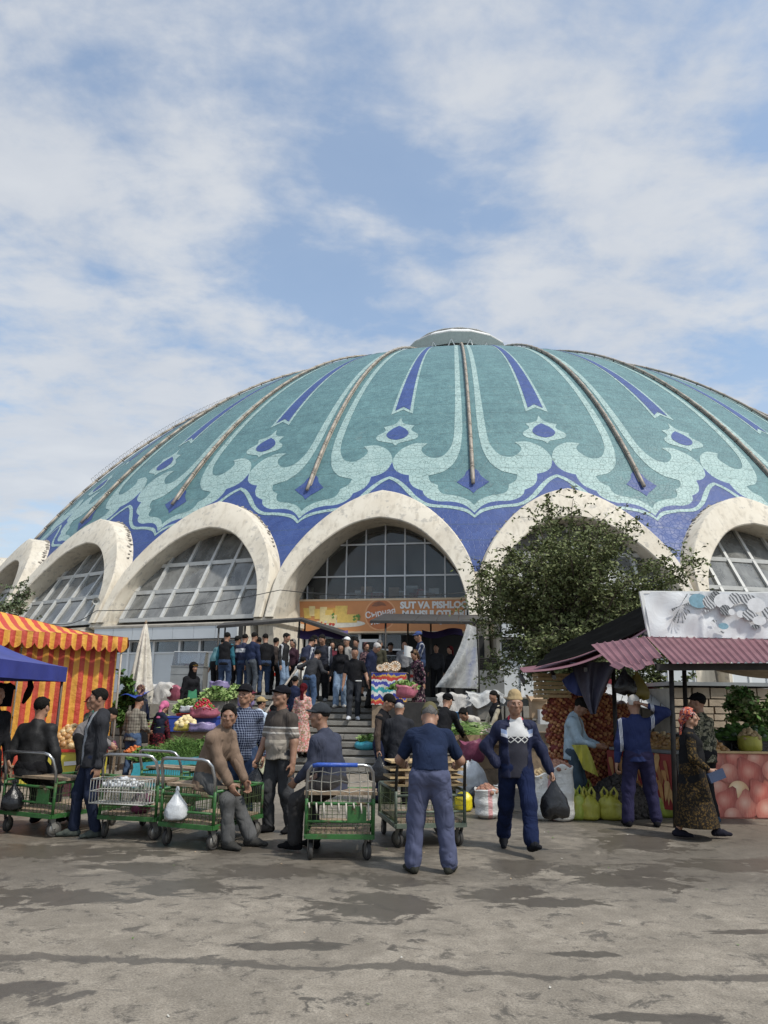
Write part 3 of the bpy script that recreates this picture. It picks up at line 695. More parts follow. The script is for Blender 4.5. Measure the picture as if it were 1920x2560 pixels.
# horn loudspeakers on the piers
def horn(p, yaw, lab):
    o = empty('horn_loudspeaker', p, yaw, lab, 'loudspeaker'); Mx = Matrix.Rotation(R(90), 3, 'X')
    m = MB(); m.lathe([(.03, -.05), (.035, .08), (.06, .18), (.09, .25), (.125, .29), (.13, .295), (.12, .285), (.05, .1), (0, .1)], 16, (0, 0, 0), Mx); m.build('horn', mat('horn_grey', (.40, .40, .38), .5, .15), o, True)
    m = MB(); m.lathe([(.0, -.14), (.06, -.14), (.065, -.05), (.03, -.04)], 12, (0, 0, 0), Mx); m.build('driver', mat('speaker_grey', (.3, .3, .3), .5), o, True)
    m = MB(); m.bar((0, .1, -.02), (0, .35, -.12), .03); m.build('bracket', M_STEEL, o); return o
horn(at(235, 1505, 25.9), .6, 'grey horn loudspeaker fixed to a pier left of the entrance')
# cables sagging along the facade
def cable(pts, lab, sag=.25):
    P_ = []
    for a, b in zip(pts, pts[1:]):
        for i in range(8): t = i / 8; P_.append(a.lerp(b, t) - Vector((0, 0, sag * 4 * t * (1 - t))))
    P_.append(pts[-1]); m = MB(); m.tube(P_, .014, 5); return tag(m.build('power_cable', mat('black_cable', (.02, .02, .02), .6), None, True), lab, 'cable')
cable([at(130, 1560, 24.5), at(240, 1527, 25.4), at(700, 1475, 26.2), at(1180, 1480, 26.3)], 'black cable sagging across the cream arches and above the sign', .18)
# ---------------------------------------------------------------- shared builders for goods
def cloth(name, color, rough=.95, var=.22, scale=5, bump=.35, bscale=None, sheen=.0):
    if name in MATS: return MATS[name]
    t = NT(name); c = lin(color); co = t.co('Object'); n = t.noise(co, scale, 4, .6); a = tuple(v * (1 - var) for v in c[:3]) + (1,); b = tuple(min(1, v * (1 + var)) for v in c[:3]) + (1,)
    t.col(t.mix(t.rng(n, .3, .72), a, b)); t.rough(rough); t.b.inputs['Specular IOR Level'].default_value = .14; folds(t); MATS[name] = t.m; return t.m
def folds(t):
    """crumple of worn fabric: sharp-edged long folds and fine weave"""
    w = t.noise(t.co('Object', (1.15, 1.15, .6), (.35, .2, 0)), 4.2, 2, .5, 1.3); w = t.rng(t.mth('ABSOLUTE', t.mth('SUBTRACT', w, .5)), 0, .14)
    t.bump(t.mth('ADD', t.mth('MULTIPLY', w, .85), t.mth('MULTIPLY', t.noise(t.co('Object'), 70, 3), .06)), .36, .03)
def hsh(*a): return random.Random(repr(a))
M_RUST = mat('dark_painted_steel', (.035, .032, .030), .55, .4, 6, .1, .3)
M_BROWNST = mat('brown_painted_steel', (.075, .05, .042), .55, .4, 6, .1, .2)
M_WOOD = mat('weathered_plank', (.27, .20, .135), .8, .35, 7, .4); M_WOOD2 = mat('fresh_crate_wood', (.50, .36, .19), .75, .2, 9, .3)
M_CARD = mat('cardboard', (.38, .27, .17), .85, .12, 4, .1); M_RUB = mat('caster_rubber', (.045, .042, .04), .75, .3, 10, .1); M_HUB = mat('caster_hub', (.28, .27, .25), .5, .2, 10, 0, .5)
def plastic(name, color, rough=.32, trans=0.0, bump=.5, alpha=1.0):
    if name in MATS: return MATS[name]
    t = NT(name); co = t.co('Object'); c = lin(color); n = t.noise(t.co('Object', (1, 1, .6)), 9, 5, .62, 1.2)
    t.col(t.mix(t.rng(n, .35, .7), tuple(v * .78 for v in c[:3]) + (1,), c)); t.rough(rough); t.bump(n, bump, .03)
    if alpha < 1: t.b.inputs['Alpha'].default_value = alpha
    MATS[name] = t.m; return t.m
def blob_lathe(prof, n=18, wob=.08, seed=0, sq=1.0, flat_=.0):
    """a lathe with soft irregular lobes: sacks and bags"""
    r = hsh(seed, len(prof)); ph = [r.uniform(0, 6.28) for _ in range(8)]; m = MB(); vs = []; L = len(prof)
    for j, (rad, z) in enumerate(prof):
        for k in range(n):
            a = 2 * math.pi * k / n; q = 1 + wob * (math.sin(2 * a + ph[0] + z * 5) * .6 + math.sin(3 * a + ph[1] - z * 9) * .5 + math.sin(5 * a + ph[2] + z * 14) * .4 + .35 * math.sin(z * 40 + ph[3] + 2 * math.sin(a + ph[4])))
            vs.append(Vector((rad * q * math.cos(a), rad * q * math.sin(a) * sq, z * (1 + wob * (.55 * math.sin(3 * a + ph[5]) + .4 * math.sin(5 * a + ph[6]))))))
    fs = [(i * n + k, i * n + (k + 1) % n, (i + 1) * n + (k + 1) % n, (i + 1) * n + k) for i in range(L - 1) for k in range(n)]
    fs.append(tuple(reversed(range(n)))); fs.append(tuple(range((L - 1) * n, L * n))); m.add(vs, fs); return m
def heap(name, c, rx, ry, h, r, mts, n, label, cat=None, seed=1, squash=.85, parent=None, jit=.08, base=None):
    """a mound of produce: lumps lying on a mound surface"""
    g = hsh(seed, name); m = MB(); k = 0
    for i in range(n):
        a = i * 2.39996; q = math.sqrt((i + .5) / n); x, y = rx * q * math.cos(a), ry * q * math.sin(a); z = h * (1 - q ** 1.6)
        m.cur = g.randrange(len(mts)); rr = r * g.uniform(.8, 1.15)
        m.ball((x + g.uniform(-r, r) * .3, y + g.uniform(-r, r) * .3, z + rr * .5), (rr, rr, rr * squash), 8, 5, Matrix.Rotation(g.uniform(0, 3), 3, 'X') @ Matrix.Rotation(g.uniform(0, 3), 3, 'Z'), jit, g)
    m.cur = 0; m.lathe([(1.0, 0), (.8, h * .45), (.4, h * .8), (0, h * .92)], 14, (0, 0, 0), Matrix.Diagonal((rx, ry, 1)))
    o = m.build(name, mts, parent, True)
    if parent is None: o.location = c; tag(o, label, cat, None, 'stuff')
    else: o.location = c; o['kind'] = 'stuff'
    return o
def greens(name, c, rx, ry, h, n, mt, label, seed=1, blade=(.16, .02), droop=.5, parent=None, cat=None, upright=.6):
    """a bank of leaves: thin folded blades on a mound"""
    g = hsh(seed, name); m = MB()
    for i in range(n):
        a = g.uniform(0, 6.283); q = math.sqrt(g.random()); x, y = rx * q * math.cos(a), ry * q * math.sin(a); z = h * (1 - q * q) * g.uniform(.5, 1)
        L, w = blade[0] * g.uniform(.6, 1.2), blade[1] * g.uniform(.6, 1.3); b = g.uniform(0, 6.283); d = Vector((math.cos(b) * (1 - upright) + x / rx * .4, math.sin(b) * (1 - upright) + y / ry * .4, upright * g.uniform(.4, 1))).normalized()
        s_ = d.orthogonal().normalized() * w; p = Vector((x, y, z)); q1 = p + d * L * .55; q2 = q1 + (d + Vector((0, 0, -droop))).normalized() * L * .45; m.cur = g.randrange(len(mt))
        m.add([p - s_ * .4, p + s_ * .4, q1 + s_, q1 - s_, q2], [(0, 1, 2, 3), (3, 2, 4)])
    m.cur = 0; m.lathe([(1.0, 0), (.85, h * .35), (.5, h * .6), (0, h * .7)], 12, (0, 0, 0), Matrix.Diagonal((rx * .95, ry * .95, 1)))
    o = m.build(name, mt, parent); o.location = c
    if parent is None: tag(o, label, cat, None, 'stuff')
    else: o['kind'] = 'stuff'
    return o
def leafm(n, a, b):
    t = NT(n); co = t.co('Object'); t.col(t.mix(t.rng(t.noise(co, 12, 3), .3, .7), a + (1,), b + (1,))); t.rough(.75); t.b.inputs['Specular IOR Level'].default_value = .2; MATS[n] = t.m; return t.m
LF1, LF2, LF3 = leafm('herb_dark', (.035, .085, .018), (.07, .14, .03)), leafm('herb_mid', (.075, .15, .03), (.13, .22, .06)), leafm('herb_pale', (.20, .30, .10), (.34, .42, .17))
ONW = [mat('onion_skin', (.50, .30, .12), .4, .25, 14), mat('onion_skin_pale', (.56, .42, .22), .4, .25, 14), mat('onion_skin_brown', (.40, .22, .09), .4, .25, 14)]
POT = [mat('potato_skin', (.42, .31, .17), .8, .25, 14, .2), mat('potato_skin_dark', (.34, .24, .13), .8, .25, 14, .2)]; POTR = [mat('pink_potato', (.32, .165, .11), .8, .25, 14, .2), mat('pink_potato_dark', (.27, .13, .09), .8, .25, 14, .2)]
BEET = [mat('dusty_beet', (.060, .052, .048), .9, .35, 10, .3), mat('dusty_beet_dark', (.040, .034, .033), .9, .35, 10, .3)]
def crate(name, loc, rz, d, mt, label, cat='crate', group=None, slats=4, wood=False):
    """open-topped crate: floor, corner posts and slats, each its own piece"""
    o = empty(name, loc, rz, label, cat, group); L, W, H = d; t = .012 if wood else .010
    m = MB(); m.box((0, 0, t / 2 + .005), (L - .02, W - .02, t)); m.build('floor', mt, o)
    hs = (H / slats) * .76; ml, mw = MB(), MB(); ml.box((0, 0, 0), (L, t, hs)); mw.box((0, 0, 0), (t, W - 2 * t - .004, hs)); ml, mw = ml.mesh('slat', mt), mw.mesh('slat', mt)
    for i in range(slats):
        z = H / slats * (i + .5)
        for s_ in (-1, 1): obj('slat', ml, o, (0, s_ * (W / 2 - t / 2), z)); obj('slat', mw, o, (s_ * (L / 2 - t / 2), 0, z))
    m = MB(); m.box((0, 0, H / 2), (.025, .025, H)); pm_ = m.mesh('corner_post', mt)
    for sx in (-1, 1):
        for sy in (-1, 1): obj('corner_post', pm_, o, (sx * (L / 2 - .027), sy * (W / 2 - .027), 0))
    return o
def carton(name, loc, rz, d, label, mt=None, flaps=True, group=None):
    o = empty(name, loc, rz, label, 'box', group); L, W, H = d; mt = mt or M_CARD; t = .006
    m = MB(); m.box((0, 0, t), (L, W, t)); 
    for s_ in (-1, 1): m.box((s_ * (L / 2 - t / 2), 0, H / 2), (t, W, H)); m.box((0, s_ * (W / 2 - t / 2), H / 2), (L - 2 * t, t, H))
    m.build('body', mt, o)
    if flaps:
        for i, (a, dx, dy) in enumerate(((R(35), 1, 0), (R(-60), -1, 0), (R(50), 0, 1), (R(20), 0, -1))):
            m = MB(); w = .45 * (L if dx else W); n = Vector((dx, dy, 0)); up = n * math.cos(a) + Vector((0, 0, 1)) * abs(math.sin(a)); sd = Vector((-dy, dx, 0)) * ((W if dx else L) / 2 - .01); p = Vector((dx * L / 2, dy * W / 2, H))
            m.hexa([p - sd, p + sd, p + sd + up * w, p - sd + up * w, p - sd + Vector((0, 0, .006)) + n * .004, p + sd + Vector((0, 0, .006)) + n * .004, p + sd + up * w + Vector((0, 0, .006)), p - sd + up * w + Vector((0, 0, .006))]); m.build('flap', mt, o)
    return o
def tbag(name, loc, h, r, mt, label, group=None, seed=0, hang=False, cat='bag', sq=.8, rz=0.0, ears=True):
    """knotted or eared carrier bag; hanging bags have loc at the handle"""
    o = empty(name, loc, rz, label, cat, group)
    if hang: prof = [(r * .45, -h), (r * .92, -h * .95), (r * 1.0, -h * .75), (r * .8, -h * .5), (r * .45, -h * .28), (r * .18, -h * .10), (r * .1, 0)]
    else: prof = [(r * .72, .0), (r * 1.0, h * .06), (r * 1.04, h * .3), (r * .98, h * .5), (r * .75, h * .62), (r * .5, h * .70), (r * .2, h * .72)]
    P2 = []
    for (a, za), (b, zb) in zip(prof, prof[1:]):
        for i in range(3): t = i / 3; P2.append((a + (b - a) * t, za + (zb - za) * t))
    P2.append(prof[-1]); blob_lathe(P2, 22, .085, seed, sq).build('bag_body', mt, o, True)
    if ears and not hang:
        for s_ in (-1, 1):
            m = MB(); m.tube([(s_ * r * .45, -.02, h * .62), (s_ * r * .62, -.01, h * .82), (s_ * r * .40, 0, h * .98), (s_ * r * .14, .01, h * .84), (s_ * r * .16, .01, h * .66)], [.035, .022, .016, .02, .03], 6); m.build('bag_handle', mt, o, True)
    if hang:
        for s_ in (-1, 1): m = MB(); m.tube([(s_ * .006, 0, -h * .06), (s_ * .016, 0, .0), (s_ * .004, 0, .04)], [r * .06, .011, .009], 6); m.build('bag_handle', mt, o, True)
    return o
def m_sack(name, stripe):
    t = NT(name); co = t.co('Object'); sp = t.N('ShaderNodeSeparateXYZ'); t.L(t.tc.outputs['Object'], sp.inputs[0]); n = t.noise(t.co('Object', (1, 1, 2)), 8, 5, .65, 1.0)
    weave = t.mth('MULTIPLY', t.wave(co, 60, 'Z'), t.wave(co, 60, 'X'))
    c = t.mix(t.rng(n, .3, .7), (.47, .47, .45, 1), (.66, .66, .64, 1)); c = t.mix(t.mth('MULTIPLY', weave, .12), c, (.3, .3, .3, 1))
    band = t.rng(t.mth('ABSOLUTE', t.mth('SUBTRACT', sp.outputs[0], stripe)), .028, .034, 1, 0)
    t.col(t.mix(t.mth('MULTIPLY', band, t.rng(n, .25, .6, .35, .75)), c, (.55, .16, .17, 1))); t.rough(.45); t.bump(n, .6, .04); return t.m
SACKM = [m_sack('woven_sack', .03), m_sack('woven_sack_striped', -.04)]
def sack(loc, h, r, label, fill=None, seed=0, group=None, k=0, rz=0.0):
    o = empty('produce_sack', loc, rz, label, 'sack', group)
    prof = [(r * .6, 0), (r * .9, .03), (r * 1.06, h * .15), (r * 1.0, h * .35), (r * 1.04, h * .55), (r * .96, h * .75), (r * .98, h * .92), (r * 1.04, h), (r * .98, h + .012), (r * .9, h - .03)]
    P2 = []
    for (a, za), (b, zb) in zip(prof, prof[1:]):
        for i in range(4): t = i / 4; P2.append((a + (b - a) * t, za + (zb - za) * t))
    blob_lathe(P2, 26, .05, seed).build('sack_body', SACKM[k], o, True)
    if fill: heap('potatoes', (0, 0, h - .05), r * .9, r * .9, r * .55, .036, fill, 46, None, None, seed, .8, o)
    return o
NETB = mat('red_net', (.16, .022, .018), .7, .3, 30, .3); NETO = [mat('netted_onion', (.36, .13, .05), .5, .3, 16), mat('netted_onion_light', (.50, .24, .10), .5, .3, 16), mat('netted_onion_red', (.27, .07, .035), .5, .3, 16)]
NETV = {}
def net_sack(loc, rz, seed, label, group, L=.62, r=.185):
    """red net sack of onions lying on its side: the bulbs bulge through the net"""
    k = seed % 5
    if k not in NETV:
        g = hsh('net', k); m = MB(); b = MB()
        def surf(u, v, q=1.0):
            a = 2 * math.pi * u; x = (v - .5) * 2; e = (max(0, 1 - abs(x) ** 3.2)) ** .5; rr = r * (.12 + .88 * e) * q; return Vector((x * L / 2, math.cos(a) * rr * 1.08, math.sin(a) * rr * .82 + r * .80))
        m.grid(lambda u, v: surf(u, v, .93), 14, 10, True)
        for i in range(120):
            v = .06 + .88 * ((i * .618034) % 1); u = i / 120 + g.uniform(-.01, .01); b.cur = g.randrange(3); q = g.uniform(.030, .041); b.ball(surf(u, v, .90), (q, q, q * .92), 6, 4, None, .06, g)
        NETV[k] = (m.mesh('onion_net_sack', NETB, True), b.mesh('onions', NETO, True))
    g = hsh(seed); o = obj('onion_net_sack', NETV[k][0], None, loc, (g.uniform(-.1, .1), g.uniform(-.06, .06), rz)); tag(o, label, 'onion sack', group); c = obj('onions', NETV[k][1], o); c['kind'] = 'stuff'; return o
def sheet(name, fn, nu, nv, mt, parent=None, th=.004, smooth=True):
    """cloth: a surface with both faces"""
    m = MB(); m.grid(fn, nu, nv); e = 1e-3
    def nrm(u, v): 
        a = Vector(fn(min(1, u + e), v)) - Vector(fn(max(0, u - e), v)); b = Vector(fn(u, min(1, v + e))) - Vector(fn(u, max(0, v - e))); n = a.cross(b); return n.normalized() if n.length > 1e-12 else Vector((0, 0, 1))
    m.grid(lambda u, v: Vector(fn(u, v)) - nrm(u, v) * th, nu, nv, True); return m.build(name, mt, parent, smooth)
# ---------------------------------------------------------------- porters' carts
def m_cart(name, c):
    t = NT(name); co = t.co('Object'); n = t.noise(co, 9, 5, .65); r_ = t.noise(co, 5, 6, .7, .6); k = t.mix(t.rng(n, .3, .7), tuple(v * .6 for v in c) + (1,), tuple(v * 1.3 for v in c) + (1,)); k = t.mix(t.rng(r_, .56, .64, 0, .85), k, (.085, .048, .028, 1)); t.col(t.mix(t.rng(t.noise(co, 30, 4, .7), .62, .7, 0, .5), k, (.22, .20, .17, 1))); t.rough(t.rng(r_, .45, .65, .45, .85)); t.bump(r_, .3, .01); return t.m
M_CGREEN = m_cart('cart_green_paint', (.030, .120, .028)); M_CGREY = mat('cart_grey_paint', (.10, .125, .095), .55, .35, 9, .2); M_CHROME = mat('worn_chrome_tube', (.45, .45, .45), .3, .15, 8, 0, .9)
M_WIRE = mat('cart_wire', (.085, .115, .05), .5, .3, 9, 0, .3); M_WIREW = mat('white_wire', (.55, .54, .50), .5, .15, 9); M_CORD = mat('pale_cord', (.46, .43, .37), .8, .2, 20)
def cart(loc, rz, label, W=.66, L=1.02, frame=M_CGREEN, top=.94, plank=True, basket=None, grip=None, net=False, pallet=False, plate=False, hmat=None, wirem=None):
    """local: handle end at y=0 (near end), body runs to +y"""
    o = empty('porter_cart', loc, rz, label, 'cart', 'porters\' carts in front of the stairs'); w = W / 2; zb, zt = .235, .60; wirem = wirem or M_WIRE; r = .018
    m = MB()
    for x in (-w, w): m.bar((x, 0, zb), (x, L, zb), .035, .045)
    for y in (0, L * .5, L): m.bar((-w, y, zb), (w, y, zb), .035, .045)
    m.build('base_frame', frame, o)
    for i in range(4): m = MB(); x = -w + .03 + (W - .06) * (i + .5) / 4; m.box((x, L / 2, zb + .034), ((W - .06) / 4 - .006, L - .06, .02)); m.build('deck_board', M_WOOD, o)
    hp = []
    for x in (-w, w):
        for y, z in ((.02, zt + .06), (L - .02, zt)): m = MB(); m.tube([(x, y, zb), (x, y, z)], r, 8); m.build('side_post', frame, o, True)
    m = MB(); m.tube([(-w, L - .02, zt), (-w, .02, zt)], r * .9, 8); m.tube([(w, L - .02, zt), (w, .02, zt)], r * .9, 8); m.tube([(-w, L - .02, zt), (w, L - .02, zt)], r * .9, 8); m.tube([(-w, .02, zt - .05), (w, .02, zt - .05)], r * .9, 8); m.tube([(-w, .02, zb + .14), (w, .02, zb + .14)], r * .8, 6); m.build('upper_frame', frame, o, True)
    t = top; m = MB()
    m.tube([(-w, .02, zt), (-w, .0, t - .20), (-w + .012, -.05, t - .07), (-w + .05, -.085, t - .015), (-w + .11, -.10, t), (w - .11, -.10, t), (w - .05, -.085, t - .015), (w - .012, -.05, t - .07), (w, .0, t - .20), (w, .02, zt)], r, 8)
    m.build('push_handle', hmat or M_CHROME, o, True)
    if grip: m = MB(); m.tube([(-w + .06, -.088, t - .012), (-w + .11, -.10, t), (w - .17, -.10, t)], r * 1.25, 10); m.build('handle_grip', grip, o, True)
    def wires(name, a, b, n, z0, z1):
        m = MB()
        for i in range(n + 1): p = Vector(a).lerp(Vector(b), i / n); m.tube([(p.x, p.y, z0), (p.x, p.y, z1)], .0035, 4, False)
        for z in (z0 + (z1 - z0) * .33, z0 + (z1 - z0) * .66): m.tube([(a[0], a[1], z), (b[0], b[1], z)], .0035, 4, False)
        m.build(name, wirem, o, True)
    wires('wire_panel', (-w, .04, 0), (-w, L - .04, 0), 20, zb, zt); wires('wire_panel', (w, .04, 0), (w, L - .04, 0), 20, zb, zt); wires('wire_panel', (-w, L - .02, 0), (w, L - .02, 0), 12, zb, zt); wires('wire_panel', (-w, .02, 0), (w, .02, 0), 13, zb, zt - .05)
    if plank:
        for i in range(2): m = MB(); m.box((0, .22 + i * .17, zt + .034 + i * .004), (W + .08, .16, .03), rnd.uniform(-.05, .05)); m.build('plank', M_WOOD, o)
    if plate: m = MB(); m.box((w - .17, .004, zt - .15), (.2, .006, .16)); m.build('plate', frame, o)
    if basket:
        b = empty('wire_basket', (0, -.14, .42)); b.parent = o; bw, bd, bh = w - .02, .24, .26; m = MB()
        for z in (0, bh * .5, bh): m.tube([(-bw, -bd / 2, z), (bw, -bd / 2, z), (bw, bd / 2, z), (-bw, bd / 2, z)], .006, 5, False, True)
        m.build('basket_rim', basket, b, True); m = MB()
        for i in range(19): x = -bw + 2 * bw * i / 18; m.tube([(x, -bd / 2, bh), (x, -bd / 2, 0), (x, bd / 2, 0), (x, bd / 2, bh)], .004, 4, False)
        for i in range(5): y = -bd / 2 + bd * i / 4; m.tube([(-bw, y, bh), (-bw, y, 0), (bw, y, 0), (bw, y, bh)], .004, 4, False)
        m.build('basket_wires', basket, b, True)
    if net:
        m = MB()
        for i in range(7): x = -w + W * (i + .5) / 7; m.tube([(x * .92, -.095, t - .01), (x + .015 * math.sin(i * 3), -.05, (t + zt) / 2), (x, .02, zt - .04)], .0055, 5, False)
        for j in range(3): q = (j + .8) / 3.6; z = t + (zt - t) * q; m.tube([(-w, -.05 * (1 - q), z)] + [(-w + W * (i + .5) / 7, -.075 * (1 - q), z + .012 * math.sin(i * 2.3 + j)) for i in range(7)] + [(w, -.05 * (1 - q), z)], .0055, 5, False)
        for i in range(9): x = -w + W * (i + .3) / 9; m.tube([(x, .0, zt - .04), (x + .01, -.02, zt - .09 - .05 * (i % 3))], .009, 5)
        m.build('cord_net', M_CORD, o, True)
    if pallet:
        p_ = empty('pallet_stack', (0, .30, zt + .02)); p_.parent = o
        for j in range(4):
            m = MB(); m.box((rnd.uniform(-.01, .01), 0, .03 + j * .085), (W + .10, .42, .02), rnd.uniform(-.02, .02)); m.build('pallet_board', M_WOOD2, p_)
            for x_ in (-.25, .25): m = MB(); m.box((x_, 0, .07 + j * .085), (.05, .38, .055)); m.build('pallet_block', M_WOOD, p_)
    for x, y, a in ((-w + .05, .07, rnd.uniform(-.5, .5)), (w - .05, .07, rnd.uniform(-.5, .5)), (-w + .05, L - .08, rnd.uniform(-.4, .4)), (w - .05, L - .08, rnd.uniform(-.4, .4))):
        c = empty('wheel', (x, y, 0), a); c.parent = o; R_ = .088; Mx = Matrix.Rotation(R(90), 3, 'Y')
        m = MB(); m.lathe([(R_ - .022, -.018), (R_ - .006, -.021), (R_, -.012), (R_, .012), (R_ - .006, .021), (R_ - .022, .018)], 20, (0, .03, R_), Mx, False); m.build('tyre', M_RUB, c, True)
        m = MB(); m.lathe([(.0, -.017), (R_ - .021, -.015), (R_ - .021, .015), (0, .017)], 16, (0, .03, R_), Mx); m.lathe([(.016, -.03), (.016, .03)], 8, (0, .03, R_), Mx); m.build('hub', M_HUB, c, True)
        m = MB()
        for s_ in (-1, 1): m.hexa([Vector(p) for p in ((s_ * .026, .015, R_ - .015), (s_ * .030, .015, R_ - .015), (s_ * .030, .045, R_ - .015), (s_ * .026, .045, R_ - .015), (s_ * .026, -.04, zb - .03), (s_ * .030, -.04, zb - .03), (s_ * .030, .03, zb - .03), (s_ * .026, .03, zb - .03))])
        m.box((0, -.005, zb - .026), (.075, .09, .008)); m.build('fork', M_HUB, c)
    return o
# ---------------------------------------------------------------- striped tent on the left
def m_stripe(name, a, b, w, axis=0, rough=.6):
    t = NT(name); sp = t.N('ShaderNodeSeparateXYZ'); t.co('Object'); t.L(t.tc.outputs['Object'], sp.inputs[0]); q = t.mth('MODULO', t.mth('ADD', sp.outputs[axis], 100.0), 2 * w); f = t.mth('GREATER_THAN', q, w)
    n = t.noise(t.co('Object'), 1.6, 5, .6); c = t.mix(f, lin(a), lin(b)); c = t.mix(t.rng(n, .38, .75, 0, .42), c, (.22, .09, .04, 1)); t.col(c); t.rough(rough); t.bump(t.noise(t.co('Object'), 5, 4, .6), .45, .10); return t.m
M_STR = m_stripe('striped_awning_cloth', (.50, .050, .030), (.70, .34, .045), .10)
pL, pR = at(-140, 1600, 13.4), at(300, 1600, 15.4); ax = (pR - pL); ax.z = 0; LEN = ax.length; ang = math.atan2(ax.y, ax.x)
tent = empty('striped_tent', (pL.x, pL.y, 0), ang, 'market tent with red and yellow striped roof and curtain walls', 'tent')
D_ = 2.6; apex = Vector((LEN * .30, D_ * .5, 3.26)); ez = 2.76
def tri(a, b, c, nm):
    def fn(u, v): p = a.lerp(b, u); q = p.lerp(c, v); q.z -= .10 * math.sin(math.pi * v) * (1 - v) + .012 * math.sin(u * 40) * (1 - v); return q
    return sheet(nm, fn, 26, 12, M_STR, tent)
A, B, C_, Dd = Vector((-.1, -.25, ez)), Vector((LEN + .05, -.25, ez)), Vector((LEN + .25, D_, ez - .16)), Vector((-.1, D_, ez - .1))
for q in ((A, B), (B, C_), (C_, Dd), (Dd, A)): tri(q[0], q[1], apex, 'roof_slope')
def valance(a, b, h, n, nm):
    def fn(u, v):
        p = a.lerp(b, u); k = abs(math.sin(math.pi * u * n)) ** .6; nrm_ = Vector((b.y - a.y, a.x - b.x, 0)).normalized(); p = p + nrm_ * (.02 + .035 * v * math.sin(u * n * 6.28 + 1)); p.z -= v * h * (.68 + .32 * k); return p
    return sheet(nm, fn, n * 8, 4, M_STR, tent)
valance(A, B, .31, 15, 'valance'); valance(B, C_, .24, 8, 'valance')
def wallc(a, b, z0, z1, nm, ph=0): return sheet(nm, lambda u, v: Vector((a[0] + (b[0] - a[0]) * u, a[1] + (b[1] - a[1]) * u + .05 * math.sin(u * 34 + ph) * (1 - v * .6), z0 + (z1 - z0) * v)), 90, 6, M_STR, tent)
wallc((.0, .12), (LEN * .42, .12), .15, ez - .1, 'curtain', 0); wallc((LEN * .42, .02), (LEN - .02, .06), .15, ez - .1, 'curtain', 2)
M_STRS = m_stripe('striped_side_cloth', (.50, .050, .030), (.70, .34, .045), .10, 1)
sheet('side_curtain', lambda u, v: Vector((LEN + .0 + .04 * math.sin(u * 20), .08 + (D_ - .1) * u, .15 + (ez - .3) * v)), 40, 4, M_STRS, tent)
for p in ((.05, -.2), (LEN - .02, -.2), (LEN + .1, D_ - .05)): m = MB(); m.tube([(p[0], p[1], 0), (p[0], p[1], ez - .05)], .022, 8); m.build('tent_pole', M_STEEL, tent, True)
# blue canopy over the left edge
M_BLUEC = mat('blue_canopy_cloth', (.035, .045, .24), .55, .2, 2.5, .3, bscale=4)
bc = empty('blue_canopy', (0, 0, 0), label='dark blue pitched canopy on thin poles at the left edge of the picture', cat='canopy')
b0, b1, b2, b3, bt = Vector((-4.16, 7.6, 1.99)), Vector((-4.47, 10.8, 1.99)), Vector((-7.5, 11.0, 1.99)), Vector((-7.3, 7.6, 1.99)), Vector((-5.9, 9.3, 2.75))
for a, b in ((b0, b1), (b1, b2), (b2, b3), (b3, b0)):
    sheet('roof_slope', lambda u, v: (lambda q: q - Vector((0, 0, .16 * math.sin(math.pi * v) * (1 - v))))(a.lerp(b, u).lerp(bt, v)), 14, 8, M_BLUEC, bc)
    sheet('valance', lambda u, v: a.lerp(b, u) + Vector((.015 * math.sin(u * 25) * v, 0, -.20 * v)), 24, 2, M_BLUEC, bc)
for p in (b0, b1, b2, b3): m = MB(); m.tube([(p.x - .04 * (1 if p.x > -6 else -1), p.y + .03 * (1 if p.y < 9 else -1), 0), (p.x - .04 * (1 if p.x > -6 else -1), p.y + .03 * (1 if p.y < 9 else -1), 1.98)], .02, 8); m.build('canopy_pole', M_BROWNST, bc, True)
m = MB(); m.tube([Vector((-4.35, 8.2, 1.86)), Vector((-4.9, 9.4, 1.86))], .015, 6); m.build('hanging_bar', M_BROWNST, bc, True)
def garment(loc, rz, mt, label):
    o = MB(); prof = [(-.20, 0), (.20, 0), (.21, .42), (.25, .44), (.23, .52), (.10, .60), (.05, .58), (-.05, .58), (-.10, .60), (-.23, .52), (-.25, .44), (-.21, .42)]
    o.prism(prof, -.025, .025, lambda x, y, z: Vector((x, z + .02 * math.sin(x * 20), y - .62))); q = o.build('hanging_garment', mt, None); q.location = loc; q.rotation_euler = (0, 0, rz); q.scale = (.55, .55, .52); return tag(q, label, 'garment')
garment(at(14, 1704, 10.2), .2, cloth('black_hang', '#14141a'), 'black garment hanging from the blue canopy edge')
q = MB(); q.tube([(0, 0, 0), (.02, 0, -.08), (-.01, 0, -.18), (-.06, 0, -.30)], [.03, .045, .05, .02], 8); q = tag(q.build('hanging_bundle', cloth('black_bundle', '#241a18'), None, True), 'small dark bundle tied below the blue canopy', 'bundle'); q.location = at(75, 1702, 10.4)
